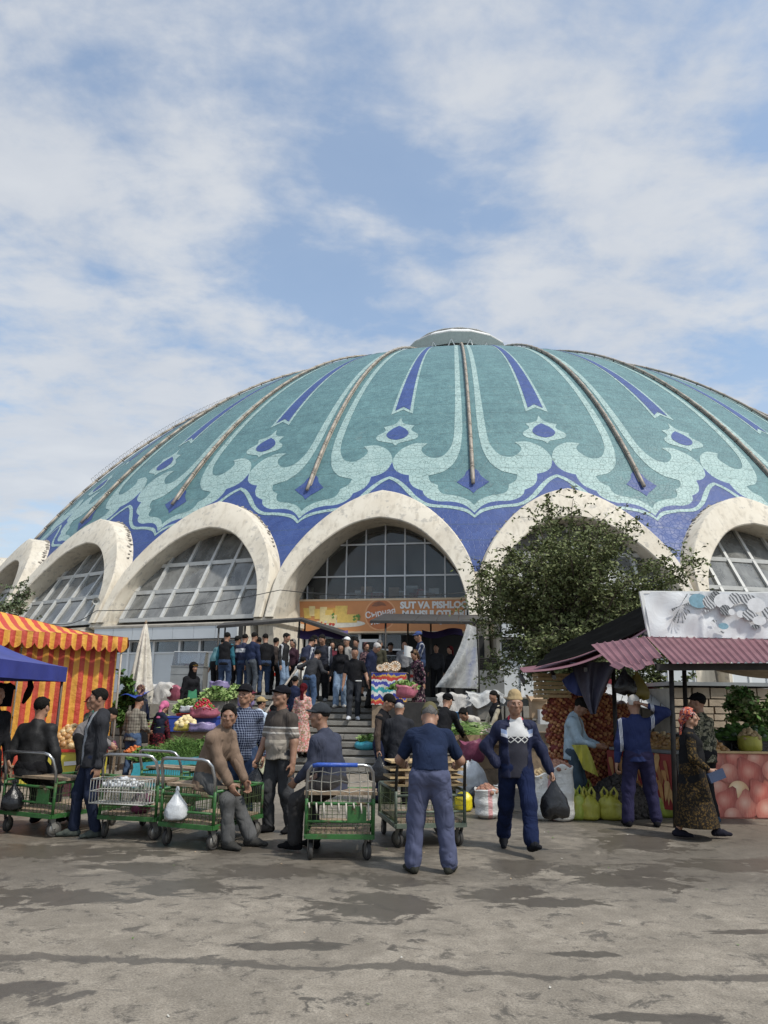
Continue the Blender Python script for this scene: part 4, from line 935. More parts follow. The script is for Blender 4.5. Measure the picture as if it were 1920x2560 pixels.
# folded parasol
par = empty('folded_parasol', (at(352, 1700, 18.2).x, 18.2, 0), label='closed cream parasol standing behind the vegetable sellers', cat='parasol'); m = MB(); m.tube([(0, 0, 0), (0, 0, 3.3)], .028, 8); m.build('pole', M_WOOD, par, True)
m = MB(); n = 44; vs = []
PRO = [(.025, 3.32), (.055, 3.24), (.095, 3.0), (.135, 2.65), (.175, 2.3), (.215, 1.98), (.26, 1.74), (.25, 1.60)]
for r_, z in PRO:
    for k in range(n): a = 2 * math.pi * k / n; f = 1 + .32 * math.cos(8 * a) * min(1, (3.3 - z) * 1.5) + .08 * math.sin(3 * a + z * 3); vs.append((r_ * f * math.cos(a), r_ * f * math.sin(a), z - (.16 * math.cos(8 * a) if r_ == .25 else 0)))
m.add(vs, [(i * n + k, i * n + (k + 1) % n, (i + 1) * n + (k + 1) % n, (i + 1) * n + k) for i in range(len(PRO) - 1) for k in range(n)]); m.build('canopy', cloth('cream_canvas', (.62, .575, .495)), par, True)
m = MB(); m.lathe([(.0, 3.3), (.03, 3.3), (.03, 3.36), (0, 3.42)], 8); m.build('finial', M_WOOD, par, True); m = MB(); m.box((0, 0, .05), (.5, .5, .1)); m.build('base', M_CEM, par)
# ---------------------------------------------------------------- left produce
def table(name, p, rz, L, W, H, mt, label, skirt=None, cat='table'):
    o = empty(name, p, rz, label, cat); m = MB(); m.box((0, 0, H - .015), (L, W, .03)); m.build('table_top', M_WOOD, o); lm_ = MB(); lm_.box((0, 0, (H - .03) / 2), (.04, .04, H - .03)); lm_ = lm_.mesh('leg', M_WOOD)
    for sx in (-1, 1):
        for sy in (-1, 1): obj('leg', lm_, o, (sx * (L / 2 - .05), sy * (W / 2 - .05), 0))
    if skirt is not None: sheet('skirt', lambda u, v: Vector((-L / 2 + L * u, -W / 2 - .012 - .03 * v, H - .0 - (H - .04) * v)), 8, 2, skirt, o)
    return o
M_YEL = plastic('yellow_print_board', (.62, .52, .06), .45, bump=.1); M_REDP = plastic('red_plastic', (.52, .035, .02), .4, bump=.1)
p = gp(150, 1966); ot = table('onion_table', (p.x, p.y + .4, 0), .1, 1.5, .8, .62, M_WOOD, 'small table with yellow printed front panel under the heap of onions', M_YEL)
m = MB(); m.box((0, -.43, .62), (1.5, .03, .05)); m.build('red_edge', M_REDP, ot); m = MB(); m.prism(circ(.16, 20), 0, .004, lambda x, y, z: Vector((x - .52, -.455 - z, .3 + y * .75))); m.build('print_badge', plastic('badge_red', (.30, .02, .03), .4, bump=.05), ot); m = MB(); m.hexa([Vector(q) for q in ((.0, -.452, .36), (.6, -.452, .41), (.6, -.444, .41), (0, -.444, .36), (.0, -.452, .43), (.6, -.452, .48), (.6, -.444, .48), (0, -.444, .43))]); m.build('print_band', M_WHITE, ot)
text('wuo', 0, 0, .17, M_LET, ot, bold=.006, align='CENTER', frame=(Vector((1, 0, 0)), Vector((0, 0, 1)), Vector((-.50, -.462, .31))))
heap('onion_heap', (p.x - .05, p.y + .45, .62), .42, .34, .40, .062, ONW, 90, 'mound of yellow onions on the table by the striped tent', seed=4)
heap('beet_heap', (p.x + .52, p.y + .5, .62), .24, .30, .20, .06, BEET + [mat('purple_onion', (.16, .04, .09), .4)], 30, 'small heap of dark beets and purple onions beside the yellow onions', seed=5)
heap('carrot_heap', (p.x + 1.1, p.y + .7, .55), .20, .20, .10, .035, [mat('carrot', (.55, .16, .04), .5)], 26, 'small heap of orange carrots behind the young man', seed=6, squash=.6)
p2 = gp(205, 1990); crate('plastic_crate', (p2.x, p2.y + .1, 0), .05, (.62, .40, .26), plastic('maroon_plastic', (.12, .03, .05), .45, bump=.1), 'low maroon plastic crate on the ground behind the green cart')
heap('potato_heap', (gp(15, 1960).x - .3, gp(15, 1960).y, .35), .5, .4, .3, .05, POT, 60, 'potato heap at the left edge under the blue canopy', seed=8)
tb_ = table('low_table', (gp(15, 1960).x - .3, gp(15, 1960).y, 0), 0, 1.2, .9, .36, M_WOOD, 'low wooden table at the left edge under the potato heap')
# herb stand
M_TEALB = plastic('teal_tarpaulin', (.03, .26, .32), .4, bump=.35)
h0 = at(440, 1900, 14.8); hs = empty('herb_stand', (h0.x, h0.y, 0), R(14), 'sloping herb stand skirted with teal tarpaulin', 'stand')
sheet('tarpaulin_skirt', lambda u, v: Vector((-.75 + 1.6 * u + .02 * math.sin(v * 9), -.40 - .05 * v + .02 * math.sin(u * 14), .42 - .42 * v + .16 * u * (1 - v))), 24, 6, M_TEALB, hs); sheet('tarpaulin_skirt', lambda u, v: Vector((.85 + .02 * math.sin(v * 8), -.40 + .9 * u, .58 - .58 * v)), 12, 6, M_TEALB, hs)
m = MB(); m.hexa([Vector(q) for q in ((-.75, -.38, .0), (.84, -.38, 0), (.84, .7, 0), (-.75, .7, 0), (-.75, -.38, .40), (.84, -.38, .54), (.84, .7, .66), (-.75, .7, .60))]); m.build('stand_body', M_WOOD, hs)
def hsp(x, y, z): return Matrix.Translation(hs.location) @ Matrix.Rotation(R(14), 4, 'Z') @ Vector((x, y, z))
greens('dill_bunches', hsp(.1, -.02, .5), .46, .34, .30, 900, [LF1, LF2], 'feathery dill bunches on the teal stand', 3, (.22, .006), .5, cat='herbs'); greens('parsley_bunches', hsp(.58, .05, .55), .34, .36, .26, 700, [LF1, LF2, LF2], 'leafy parsley bunches at the right end of the teal stand', 4, (.14, .022), .5, cat='herbs'); greens('coriander_bunches', hsp(-.5, .0, .45), .34, .36, .22, 600, [LF2, LF1], 'coriander bunches behind the woman in the navy vest', 5, (.12, .02), .5, cat='herbs')
def goods(px, py, Y): return at(px, py, Y)
g1 = goods(432, 1838, 16.2); crate('vegetable_crate', (g1.x, 16.2, .38), .1, (.42, .36, .50), M_REDP, 'tall red plastic crate holding green onions', slats=3); m = MB(); m.box((g1.x, 16.2, .19), (.6, .5, .38)); tag(m.build('crate_plinth', M_CARD), 'brown carton under the tall red crate', 'box')
greens('green_onions', (g1.x + .08, 16.15, .88), .30, .2, .22, 110, [LF3, LF2], 'bundle of long green onions lying over the red crate', 6, (.55, .014), .3, cat='vegetables', upright=.35)
def blk(name, px, py, Y, d, mt, lab, cat='crate'):
    c = at(px, py, Y); o = empty(name, (c.x, Y, c.z), 0, lab, cat); L, W, H = d; m = MB(); m.box((0, 0, .012), (L - .03, W - .03, .02)); m.build('floor', mt, o)
    for i, (x, y, a, b) in enumerate(((0, -W / 2, L, .02), (0, W / 2, L, .02), (-L / 2, 0, .02, W - .024), (L / 2, 0, .02, W - .024))):
        m = MB(); m.box((x, y, H / 2), (a, b, H)); m.build('side', mt, o); m = MB(); m.box((x * 1.004 + (math.copysign(.006, x) if x else 0), y + (math.copysign(.006, y) if y else 0), H - .02), (a + .012, b + .012, .03)); m.build('rim', mt, o)
    return o
M_BLUP = plastic('blue_plastic', (.03, .07, .36), .42, bump=.1)
blk('blue_crate', 482, 1828, 16.0, (1.0, .5, .30), M_BLUP, 'wide blue plastic crate under the radish bag'); m = MB(); z_ = at(482, 1828, 16).z; m.box((at(482, 1828, 16).x, 16.05, z_ / 2), (1.0, .5, z_)); tag(m.build('stall_plinth', M_CARD), 'carton plinth stacked under the wide blue crate', 'box')
blk('red_crate', 462, 1796, 16.2, (.26, .3, .10), M_REDP, 'small red crate on top of the blue crate'); 
M_PINKB = plastic('pink_bag_film', (.42, .12, .17), .4); M_PURB = plastic('lilac_bag_film', (.27, .22, .40), .4); M_YELB = plastic('yellow_bag_film', (.62, .48, .10), .35); M_WHB = plastic('white_bag_film', (.58, .60, .62), .35); M_BLKB = plastic('black_bag_film', (.012, .012, .014), .25); M_TEALF = plastic('aqua_bag_film', (.05, .33, .42), .35); M_LIMEB = plastic('lime_bag_film', (.42, .40, .06), .35)
def openbag(name, px, py, Y, r, h, mt, lab, fill=None, seed=1):
    c = at(px, py, Y); o = empty(name, (c.x, Y, c.z), 0, lab, 'bag'); P2 = [(r * .7, 0), (r * 1.0, h * .15), (r * 1.08, h * .5), (r * 1.0, h * .85), (r * 1.06, h), (r * .9, h * .95), (r * .6, h * .9)]
    blob_lathe(P2, 20, .16, seed, .8).build('bag_body', mt, o, True)
    if fill: fill(o, h, r)
    return o
RAD = [mat('radish', (.42, .02, .03), .45, .3), mat('radish_dark', (.30, .012, .02), .45, .3), LF2]; CAU = [mat('cauliflower', (.68, .56, .30), .7, .2, 10, .2)]
openbag('radish_bag', 507, 1795, 15.7, .26, .20, M_PINKB, 'pink bag heaped with red radishes', lambda o, h, r: heap('radishes', (0, 0, h * .8), r * .85, r * .75, .20, .03, RAD, 80, None, None, 3, 1, o))
openbag('white_bag', 468, 1782, 15.9, .15, .13, M_WHB, 'small greyish white bag beside the radishes'); openbag('cauliflower_bag', 462, 1828, 15.3, .21, .13, M_YELB, 'yellow bag with pale cauliflower heads in front of the blue crate', lambda o, h, r: heap('cauliflowers', (0, 0, h * .7), r * .9, r * .7, .14, .06, CAU, 16, None, None, 4, .8, o, .2)); openbag('lilac_bag', 502, 1830, 15.2, .23, .17, M_PURB, 'lilac plastic bag in front of the blue crate')
carton('carton', (at(500, 1862, 15.1).x, 15.15, .30), .1, (.5, .35, .26), 'open brown carton beside the herb stand', flaps=False)
for px, py, Y, r, s_ in ((538, 1752, 17.2, .28, 7), (590, 1745, 18.2, .30, 8), (470, 1782, 17.2, .24, 9)):
    c = at(px, py, Y); greens('lettuce_heap', (c.x, Y, c.z), r, r * .7, .26, 320, [LF3, LF2, LF3], {7: 'pale lettuce heap right of the radish bag', 8: 'pale lettuce heap behind the man in the black cap', 9: 'leafy heap below the woman in black'}[s_], s_, (.16, .05), .5, cat='vegetables'); m = MB(); m.box((c.x, Y + .1, c.z / 2), (r * 1.8, r * 1.4, c.z)); tag(m.build('display_box', M_STONE2), {7: 'carton under the lettuce right of the radishes', 8: 'carton under the lettuce by the stairs', 9: 'carton under the leafy heap behind the radishes'}[s_], 'box')
openbag('lilac_bag', 545, 1726, 17.6, .2, .2, M_PURB, 'lilac bag among the pale lettuces'); openbag('lilac_bag', 612, 1768, 16.9, .16, .2, M_PURB, 'lilac bag low between the lettuces and the stairs')
# sheets and sacks thrown on the left wall
def drape(name, px0, px1, pyt, pyb, Y, mt, lab, seed=1, depth=.6):
    a, b = at(px0, pyt, Y), at(px1, pyt, Y); zb = at(px0, pyb, Y).z; g = hsh(seed); ph = [g.uniform(0, 6) for _ in range(4)]
    def fn(u, v):
        s_ = v * 2; x = a.x + (b.x - a.x) * u; w = .03 * math.sin(u * 7 + ph[0]) + .015 * math.sin(u * 19 + ph[1] + v * 3)
        if s_ < 1: return Vector((x + .02 * math.sin(v * 20), Y + depth * (1 - s_), a.z + w + .05 * math.sin(s_ * 5 + u * 6)))
        return Vector((x + .03 * math.sin(v * 15 + ph[2]), Y - .03 - w * .8 - .04 * (s_ - 1), a.z + w - (a.z - zb) * (s_ - 1) * (.8 + .25 * math.sin(u * 7 + ph[3]))))
    o = sheet(name, fn, 40, 24, mt); return tag(o, lab, 'sheet')
M_SHEET = plastic('dirty_white_sheet', (.50, .48, .45), .7, bump=.6)
drape('cover_sheet', 365, 428, 1712, 1760, 19.05, M_SHEET, 'dirty white sheet draped over the wall behind the women sellers', 3); openbag('pink_sack', 443, 1752, 19.3, .22, .36, M_PINKB, 'pink sack beside the woman in black', None, 5)
m = sheet('blue_tarpaulin', lambda u, v: at(300 + 60 * u, 1722 + 18 * v + 6 * math.sin(u * 5), 17.2) + Vector((0, .9 * (1 - v), .08 * math.sin(u * 6))), 10, 6, M_BLUP); tag(m, 'blue tarpaulin corner beside the folded parasol', 'tarpaulin')
# ---------------------------------------------------------------- stalls on the terrace
M_ROOFD = mat('dark_sheet_roof', (.040, .036, .033), .6, .3, 2, .3, world=True); M_PURP = plastic('purple_awning', (.085, .055, .17), .6, bump=.4)
M_FRID = mat('fridge_white', (.60, .61, .61), .4, .08); M_GREYM = mat('grey_sheet_metal', (.28, .29, .29), .45, .15, 3, .1, .4)
def canopy_stall(name, lab, P_, z0, posts, roofm, under=None):
    """P_: four roof corners"""
    o = empty(name, (0, 0, 0), label=lab, cat='stall'); a, b, c, d = P_; n = 5
    for i in range(n):
        p, q, r_, s_ = a.lerp(b, i / n + .002), a.lerp(b, (i + 1) / n - .002), d.lerp(c, (i + 1) / n - .002), d.lerp(c, i / n + .002); up = Vector((0, 0, .03 + .004 * (i % 2))); m = MB(); m.hexa([p, q, r_, s_, p + up, q + up, r_ + up, s_ + up]); m.build('roof_sheet', roofm, o)
    for i, (u, v) in enumerate(posts):
        q = a.lerp(b, u).lerp(d.lerp(c, u), v); m = MB(); m.tube([(q.x, q.y, z0), (q.x, q.y, q.z - .002)], .03, 8); m.build('post', M_RUST, o, True)
    m = MB(); m.bar(a - Vector((0, 0, .03)), b - Vector((0, 0, .03)), .05, .06); m.bar(d - Vector((0, 0, .03)), c - Vector((0, 0, .03)), .05, .06); m.bar(a.lerp(d, .02) - Vector((0, 0, .03)), d - Vector((0, 0, .03)), .05, .05); m.bar(b.lerp(c, .02) - Vector((0, 0, .03)), c - Vector((0, 0, .03)), .05, .05); m.build('beam', M_RUST, o)
    return o
s1 = canopy_stall('canopy_stall', 'open stall with a thin brown sheet roof left of the stairs', [at(543, 1566, 23.8), at(755, 1549, 23.8), at(760, 1545, 27.3), at(560, 1558, 27.3)], TZ, ((.02, .02), (.33, .02), (.97, .02), (.02, .98)), M_ROOFD)
s2 = canopy_stall('canopy_stall', 'small dark sloping canopy over the stair head, left of the door', [at(752, 1549, 23.6), at(874, 1590, 23.6), at(868, 1580, 26.6), at(760, 1547, 26.6)], TZ, ((.03, .97),), M_ROOFD)
sheet('awning_cloth', lambda u, v: at(745 + 125 * u, 1574 + 22 * v + 4 * math.sin(u * 9), 24.4) + Vector((0, -.25 * v, 0)), 20, 4, M_PURP, s2)
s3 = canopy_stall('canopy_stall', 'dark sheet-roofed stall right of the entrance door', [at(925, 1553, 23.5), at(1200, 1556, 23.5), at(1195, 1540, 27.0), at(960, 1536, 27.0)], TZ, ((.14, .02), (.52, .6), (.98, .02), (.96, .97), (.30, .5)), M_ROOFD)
sheet('awning_cloth', lambda u, v: at(1055 + 100 * u, 1575 + 18 * v + 5 * math.sin(u * 6), 25.2) + Vector((0, -.3 * v, 0)), 16, 4, M_PURP, s3)
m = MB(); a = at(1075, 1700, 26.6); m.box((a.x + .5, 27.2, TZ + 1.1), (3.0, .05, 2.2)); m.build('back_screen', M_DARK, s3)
# milky plastic sheet and blue tarpaulin hung from its corner
def m_film():
    t = NT('milky_plastic_film'); n = t.noise(t.co('World', (1, 1, 1)), 3, 5, .6, 1.0); t.col((.52, .53, .53, 1)); t.rough(.35); t.put(t.b.inputs['Alpha'], t.rng(n, .3, .7, .30, .70)); t.bump(n, .5, .06); return t.m
M_FILM = m_film()
f0, f1, f2, f3 = at(1168, 1560, 23.3), at(1190, 1568, 23.3), at(1196, 1722, 23.0), at(1088, 1718, 22.6)
tag(sheet('plastic_sheet', lambda u, v: f0.lerp(f1, u).lerp(f3.lerp(f2, u), v ** .9) + Vector((.0, .16 * math.sin(u * 9 + v * 4) * v, -.0)) + Vector(((.14 * math.sin(v * 3.14)) * (1 - u), 0, 0)), 20, 24, M_FILM), 'milky plastic sheet hanging in folds from the right stall', 'plastic sheet')
tag(sheet('blue_tarpaulin', lambda u, v: at(1165 + 26 * u, 1618 + 98 * v, 23.9) + Vector((0, .08 * math.sin(u * 7 + v * 5), 0)), 10, 12, M_BLUP), 'blue tarpaulin strip behind the milky plastic sheet', 'tarpaulin')
ac = at(1222, 1665, 24.5); o = empty('ventilation_grille', (ac.x, 24.5, ac.z), 0, 'square black slatted grille beside the plastic sheet', 'panel'); m = MB(); m.box((0, 0, 0), (.70, .06, .52)); m.build('backing', M_DARK, o)
for i in range(9): m = MB(); m.box((0, -.04, -.23 + i * .0575), (.66, .02, .03)); m.build('slat', M_RUST, o)
m = MB(); m.box((0, .02, -.8), (.8, .3, 1.0)); m.build('pedestal', M_GREYM, o)
for i, px in enumerate((1205, 1228, 1250)): c = at(px, 1725, 23.6); m = MB(); m.box((c.x, 23.6 + i * .05, c.z + .22), (.30, .08, .75)); tag(m.build('grey_board', M_GREYM), ('leftmost', 'middle', 'rightmost')[i] + ' of three grey boards standing below the black grille', 'board')
# counters
def counter(px, Y, L, lab, glass=True, red=False, body=None):
    a = at(px, 1740, Y); o = empty('display_counter', (a.x, Y, TZ), 0, lab, 'counter'); m = MB(); m.box((0, 0, .42), (L, .7, .84)); m.build('cabinet', body or M_FRID, o); m = MB(); m.box((0, -.358, .66), (L - .02, .012, .10)); m.build('front_strip', body or M_REDP, o)
    m = MB(); m.box((0, 0, .855), (L + .04, .74, .03)); m.build('worktop', M_GREYM, o)
    if glass:
        for x in (-L / 2 + .01, L / 2 - .01): m = MB(); m.hexa([Vector((x + dx, y, z)) for dx in (-.004, .004) for y, z in ((-.33, .875), (.3, .875), (.3, 1.3), (-.12, 1.3))]); m.build('end_glass', M_GLASS2, o)
        m = MB(); m.hexa([Vector(q) for q in ((-L / 2, -.335, .875), (L / 2, -.335, .875), (L / 2, -.329, .875), (-L / 2, -.329, .875), (-L / 2, -.125, 1.3), (L / 2, -.125, 1.3), (L / 2, -.119, 1.3), (-L / 2, -.119, 1.3))]); m.build('front_glass', M_GLASS2, o)
        m = MB(); m.box((0, .09, 1.31), (L + .02, .44, .02)); m.build('glass_top', M_FRID, o)
        for i in range(int(L * 6)): m = MB(); m.box((-L / 2 + .12 + i * .16, .0, .90), (.12, .34, rnd.uniform(.04, .12))); m.build('goods', box_m[rnd.choice((1, 2, 0))], o)
    return o
counter(470, 23.9, 1.0, 'grey metal counter with a glass hood at the left end of the terrace', body=M_GREYM); counter(735, 24.4, 1.7, 'white glass-fronted food counter left of the door'); counter(1000, 24.6, 1.1, 'glass display counter right of the door')
# bread stand with ikat cloth on the right of the steps
def m_ikat():
    t = NT('ikat_cloth'); sp = t.N('ShaderNodeSeparateXYZ'); t.co('Object'); t.L(t.tc.outputs['Object'], sp.inputs[0]); z = t.noise(t.co('Object', (3.2, 1, 1.0), (0, .25, 0)), 2.4, 3, .6)
    q = t.mth('ADD', t.mth('MULTIPLY', sp.outputs[2], 4.6), t.mth('MULTIPLY', z, 1.7)); r = t.N('ShaderNodeValToRGB'); r.color_ramp.interpolation = 'CONSTANT'; t.L(t.mth('FRACT', t.mth('MULTIPLY', q, .36)), r.inputs[0])
    cols = [(0, (.06, .07, .36)), (.16, (.62, .62, .60)), (.26, (.50, .05, .04)), (.40, (.62, .38, .08)), (.46, (.05, .06, .34)), (.62, (.66, .66, .63)), (.76, (.04, .33, .36)), (.90, (.62, .62, .6))]
    r.color_ramp.elements[0].position = 0; r.color_ramp.elements[0].color = cols[0][1] + (1,); r.color_ramp.elements[1].position = cols[1][0]; r.color_ramp.elements[1].color = cols[1][1] + (1,)
    for p_, c in cols[2:]: e = r.color_ramp.elements.new(p_); e.color = c + (1,)
    t.col(r.outputs[0]); t.rough(.8); return t.m
c = at(972, 1745, 19.2); bs = empty('bread_stand', (c.x, 19.2, step_z(19.2)), R(-6), 'stand draped with bold ikat cloth, topped with round patterned breads', 'stand'); zz = at(972, 1682, 19.2).z - step_z(19.2)
m = MB(); m.box((0, .3, zz / 2 - .01), (.84, .58, zz - .02)); m.build('stand_body', M_WOOD, bs); sheet('ikat_cloth', lambda u, v: Vector((-.44 + .88 * u, -.0 - .03 * math.sin(u * 16) * v - .02, zz - min(.78, zz - .1) * v)), 30, 8, m_ikat(), bs)
m = MB(); m.box((0, .3, zz + .006), (.9, .62, .02)); m.build('stand_top', M_WOOD, bs)
def bread(loc, r, tilt, lab):
    o = empty('round_bread', loc, 0, lab, 'bread', 'round breads on the ikat stand'); Mx = Matrix.Rotation(R(tilt), 3, 'X'); m = MB(); m.lathe([(0, -.02), (r * .9, -.02), (r, .0), (r * .96, .025), (r * .8, .03), (r * .7, .012), (0, .012)], 24, (0, 0, r), Mx); m.build('crust', mat('bread_crust', (.36, .21, .10), .6, .25, 12), o, True)
    for i in range(12):
        a = i * math.pi / 6; m = MB(); q = [Mx @ Vector((rr * math.cos(a + da), rr * math.sin(a + da), .034)) + Vector((0, 0, r)) for rr, da in ((r * .3, -.06), (r * .86, -.13), (r * .9, .13), (r * .3, .06))]; m.add(q, [(0, 1, 2, 3)]); m.build('pattern_ray', mat('bread_flour', (.66, .60, .50), .7), o)
    return o
for i, (px, py, r) in enumerate(((988, 1682, .15), (966, 1684, .13), (950, 1686, .10))): c = at(px, py, 19.15); bread((c.x, 19.3 - i * .06, zz + step_z(19.2) + .01), r, 68, ('largest', 'middle', 'smallest')[i] + ' of the three round patterned breads on the ikat stand')
# vegetables by the stairs, right side
def px_step(px, Y): c = at(px, 1800, Y); return (c.x, Y, step_z(Y))
c = px_step(915, 18.2); tbb = empty('blue_bag', c, 0, 'bright blue bag of greens left on the steps', 'bag'); blob_lathe([(.18, 0), (.26, .05), (.28, .12), (.22, .18), (.1, .2)], 18, .08, 4, .8).build('bag_body', M_TEALF, tbb, True); greens('greens', (0, 0, .16), .16, .12, .14, 90, [LF2, LF3], None, 9, (.16, .03), .5, tbb)
c = px_step(1020, 20.0); openbag('pink_vegetable_bag', 1015, 1745, 17.6, .24, .28, M_PINKB, 'pink bag of vegetables below the ikat stand', None, 8); greens('cabbage_heap', tuple(at(1010, 1725, 17.7)), .30, .22, .16, 160, [LF3, LF2], 'pale green cabbages above the pink bag', 10, (.15, .06), .5, cat='vegetables')
tt = at(1020, 1762, 17.6); table('vegetable_table', (tt.x, 17.65, 0), 0, 1.0, .6, tt.z + .06, M_WOOD, 'small table with the pink vegetable bag at the foot of the stairs', M_RUST)
pz = at(1165, 1835, 14.6); vt = table('onion_stand', (pz.x, 14.7, 0), 0, 1.3, .8, pz.z, M_WOOD, 'low stand of spring onions behind the man in the navy T-shirt', M_CARD)
greens('spring_onions', (pz.x, 14.6, pz.z), .5, .34, .20, 170, [LF2, LF3], 'spring onion bundles spread on the low stand', 12, (.5, .012), .3, cat='vegetables', upright=.25); heap('garlic_heap', (pz.x + .45, 14.4, pz.z), .2, .2, .12, .04, [mat('garlic_white', (.62, .50, .42), .6)], 26, 'small heap of pale garlic beside the spring onions', seed=12)
openbag('purple_onion_bag', 1180, 1905, 13.6, .22, .34, plastic('maroon_net', (.22, .05, .10), .5), 'maroon bag under the spring onion stand', None, 11)
# sacks and cloths on the right wall
drape('cover_sheet', 1095, 1175, 1738, 1785, 18.2, M_SHEET, 'grey white sacks spread on the wall left of the walking man', 5, .9); drape('cover_sheet', 1172, 1260, 1732, 1765, 18.2, plastic('white_sack_cloth', (.60, .60, .58), .6, bump=.6), 'clean white sacks spread on the wall behind the seated woman', 6, .9)
sc_ = at(1127, 1736, 18.7); o = empty('market_scale', (sc_.x, 18.7, 1.51), .2, 'small white electronic scale with blue display on the wall', 'scale'); m = MB(); m.box((0, 0, .04), (.34, .3, .07)); m.build('body', M_FRID, o); m = MB(); m.box((0, -.02, .085), (.30, .22, .012)); m.build('pan', M_STEEL, o); m = MB(); m.box((0, -.155, .045), (.2, .006, .035)); m.build('display', mat('scale_display', (.05, .12, .4), .3), o)
for i, (px, py, Y, d, l) in enumerate(((1346, 1796, 16.8, (.34, .3, .36), 'upright brown carton left of the onion net sacks'), (1298, 1830, 17.0, (.5, .4, .3), 'brown carton under the upright carton'))): c = at(px, py, Y); carton('carton', (c.x, Y, c.z), .1 * i, d, l, flaps=(i == 0))
cz = at(1298, 1830, 17.0); m = MB(); m.box((cz.x + .3, 17.0, cz.z / 2), (2.4, .7, cz.z)); tag(m.build('board_bench', M_WOOD), 'rough board bench carrying the cartons left of the onion wall', 'bench')
m = MB(); c = at(1372, 1792, 16.6); m.box((c.x, 16.6, c.z), (.46, .4, .30)); tag(m.build('foam_box', M_FRID), 'white foam box between the carton and the onion nets', 'box')
def bucket(loc, mt, lab, h=.24, r=.13, handle_up=False):
    o = empty('plastic_bucket', loc, 0, lab, 'bucket'); m = MB(); m.lathe([(r * .78, 0), (r * .8, .005), (r, h), (r * 1.07, h), (r * 1.07, h - .02), (r * 1.03, h - .02), (r * .98, h - .005), (r * .75, .01), (0, .01)], 20); m.build('body', mt, o, True)
    m = MB(); m.tube([(math.cos(a) * r * 1.05, -.0 - (.02 if handle_up else r * .9 * math.sin(a)), h - .015 + (math.sin(a) * r * 1.1 if handle_up else .02 * math.sin(a))) for a in [math.pi * i / 10 for i in range(11)]], .005, 5); m.build('handle', M_WIREW, o, True); return o
bk = at(1137, 1820, 17.6); bucket((bk.x, 17.6, bk.z), plastic('light_blue_bucket', (.05, .22, .50), .4, bump=.05), 'light blue bucket at the foot of the stone wall', .36, .17); m = MB(); m.box((bk.x, 17.6, bk.z / 2), (.5, .5, bk.z)); tag(m.build('wooden_block', M_WOOD), 'wooden block under the light blue bucket', 'block')
# ---------------------------------------------------------------- right-hand stall with maroon roof
def m_maroon():
    t = NT('faded_maroon_sheet'); n = t.noise(t.co('World'), 3, 5, .6); n2 = t.noise(t.co('World'), 22, 4, .6); c = t.mix(t.rng(n, .3, .7), (.145, .058, .072, 1), (.225, .105, .122, 1)); t.col(t.mix(t.rng(n2, .62, .75, 0, .35), c, (.33, .2, .2, 1))); t.rough(.5); return t.m
M_MAR = m_maroon()
rs = empty('onion_stall', (0, 0, 0), label='large onion stall with corrugated maroon roof and dark posts', cat='stall')
def corr(a, b, c, d, name, n=18, amp=.022, lift=None):
    """ribbed sheet from the top edge a-b to the eave d-c"""
    nu = n * 4
    def fn(u, v):
        p = a.lerp(b, u).lerp(d.lerp(c, u), v); k = (u * n) % 1; up = amp if .62 < k < .92 else 0; p = p + Vector((0, -.3, 1)).normalized() * up
        if lift: p = p + lift(u, v)
        return p
    return sheet(name, fn, nu, 6, M_MAR, rs, .004, False)
t0, t1, e1, e0 = at(1605, 1592, 10.9), at(2120, 1604, 10.9), at(2160, 1655, 10.0), at(1672, 1660, 10.0)
# three overlapping sheets, the left one torn and bent
tm, em = t0.lerp(t1, .33), e0.lerp(e1, .33)
corr(t0.lerp(t1, .02), tm, em, e0.lerp(e1, .02), 'roof_sheet', 9); corr(tm, t1, e1, em, 'roof_sheet', 18)
tl, el = at(1480, 1600, 11.2), at(1535, 1672, 10.2)
corr(at(1478, 1612, 11.0), t0 + Vector((.05, 0, -.005)), at(1660, 1655, 10.05), at(1530, 1662, 10.25), 'roof_sheet', 7, .02, lambda u, v: Vector((0, 0, -.05 * math.sin(u * 5) * v)))
corr(at(1524, 1664, 10.25), at(1630, 1650, 10.2), at(1634, 1668, 10.02), at(1545, 1676, 10.05), 'bent_roof_flap', 5, .018, lambda u, v: Vector((0, -.05 * v, .03 * math.sin(u * 9))))
# the hip falling to the left, seen from below
hp0, hp1, hp2, hp3 = at(1620, 1575, 10.9), at(1612, 1562, 13.6), at(1300, 1672, 14.4), at(1308, 1682, 11.4)
def hip(u, v):
    p = hp0.lerp(hp3, u).lerp(hp1.lerp(hp2, u), v); k = (v * 26) % 1; p.z += .02 if k > .6 else 0; p.z += -.16 * math.sin(math.pi * u) + .0; return p
sheet('hip_roof_sheet', hip, 16, 78, M_MAR, rs, .004, False)
m = MB(); m.hexa([hp0 - Vector((0, 0, .10)), hp3 - Vector((0, 0, .16)), hp2 - Vector((0, 0, .16)), hp1 - Vector((0, 0, .10)), hp0 - Vector((0, 0, .05)), hp3 - Vector((0, 0, .10)), hp2 - Vector((0, 0, .10)), hp1 - Vector((0, 0, .05))]); 
for i in range(5): m = MB(); a = hp0.lerp(hp3, i / 4); b = hp1.lerp(hp2, i / 4); dz = Vector((0, 0, .12 + .14 * math.sin(math.pi * i / 4))); m.bar(a - dz, b - dz, .05, .06); m.build('rafter', M_RUST, rs)
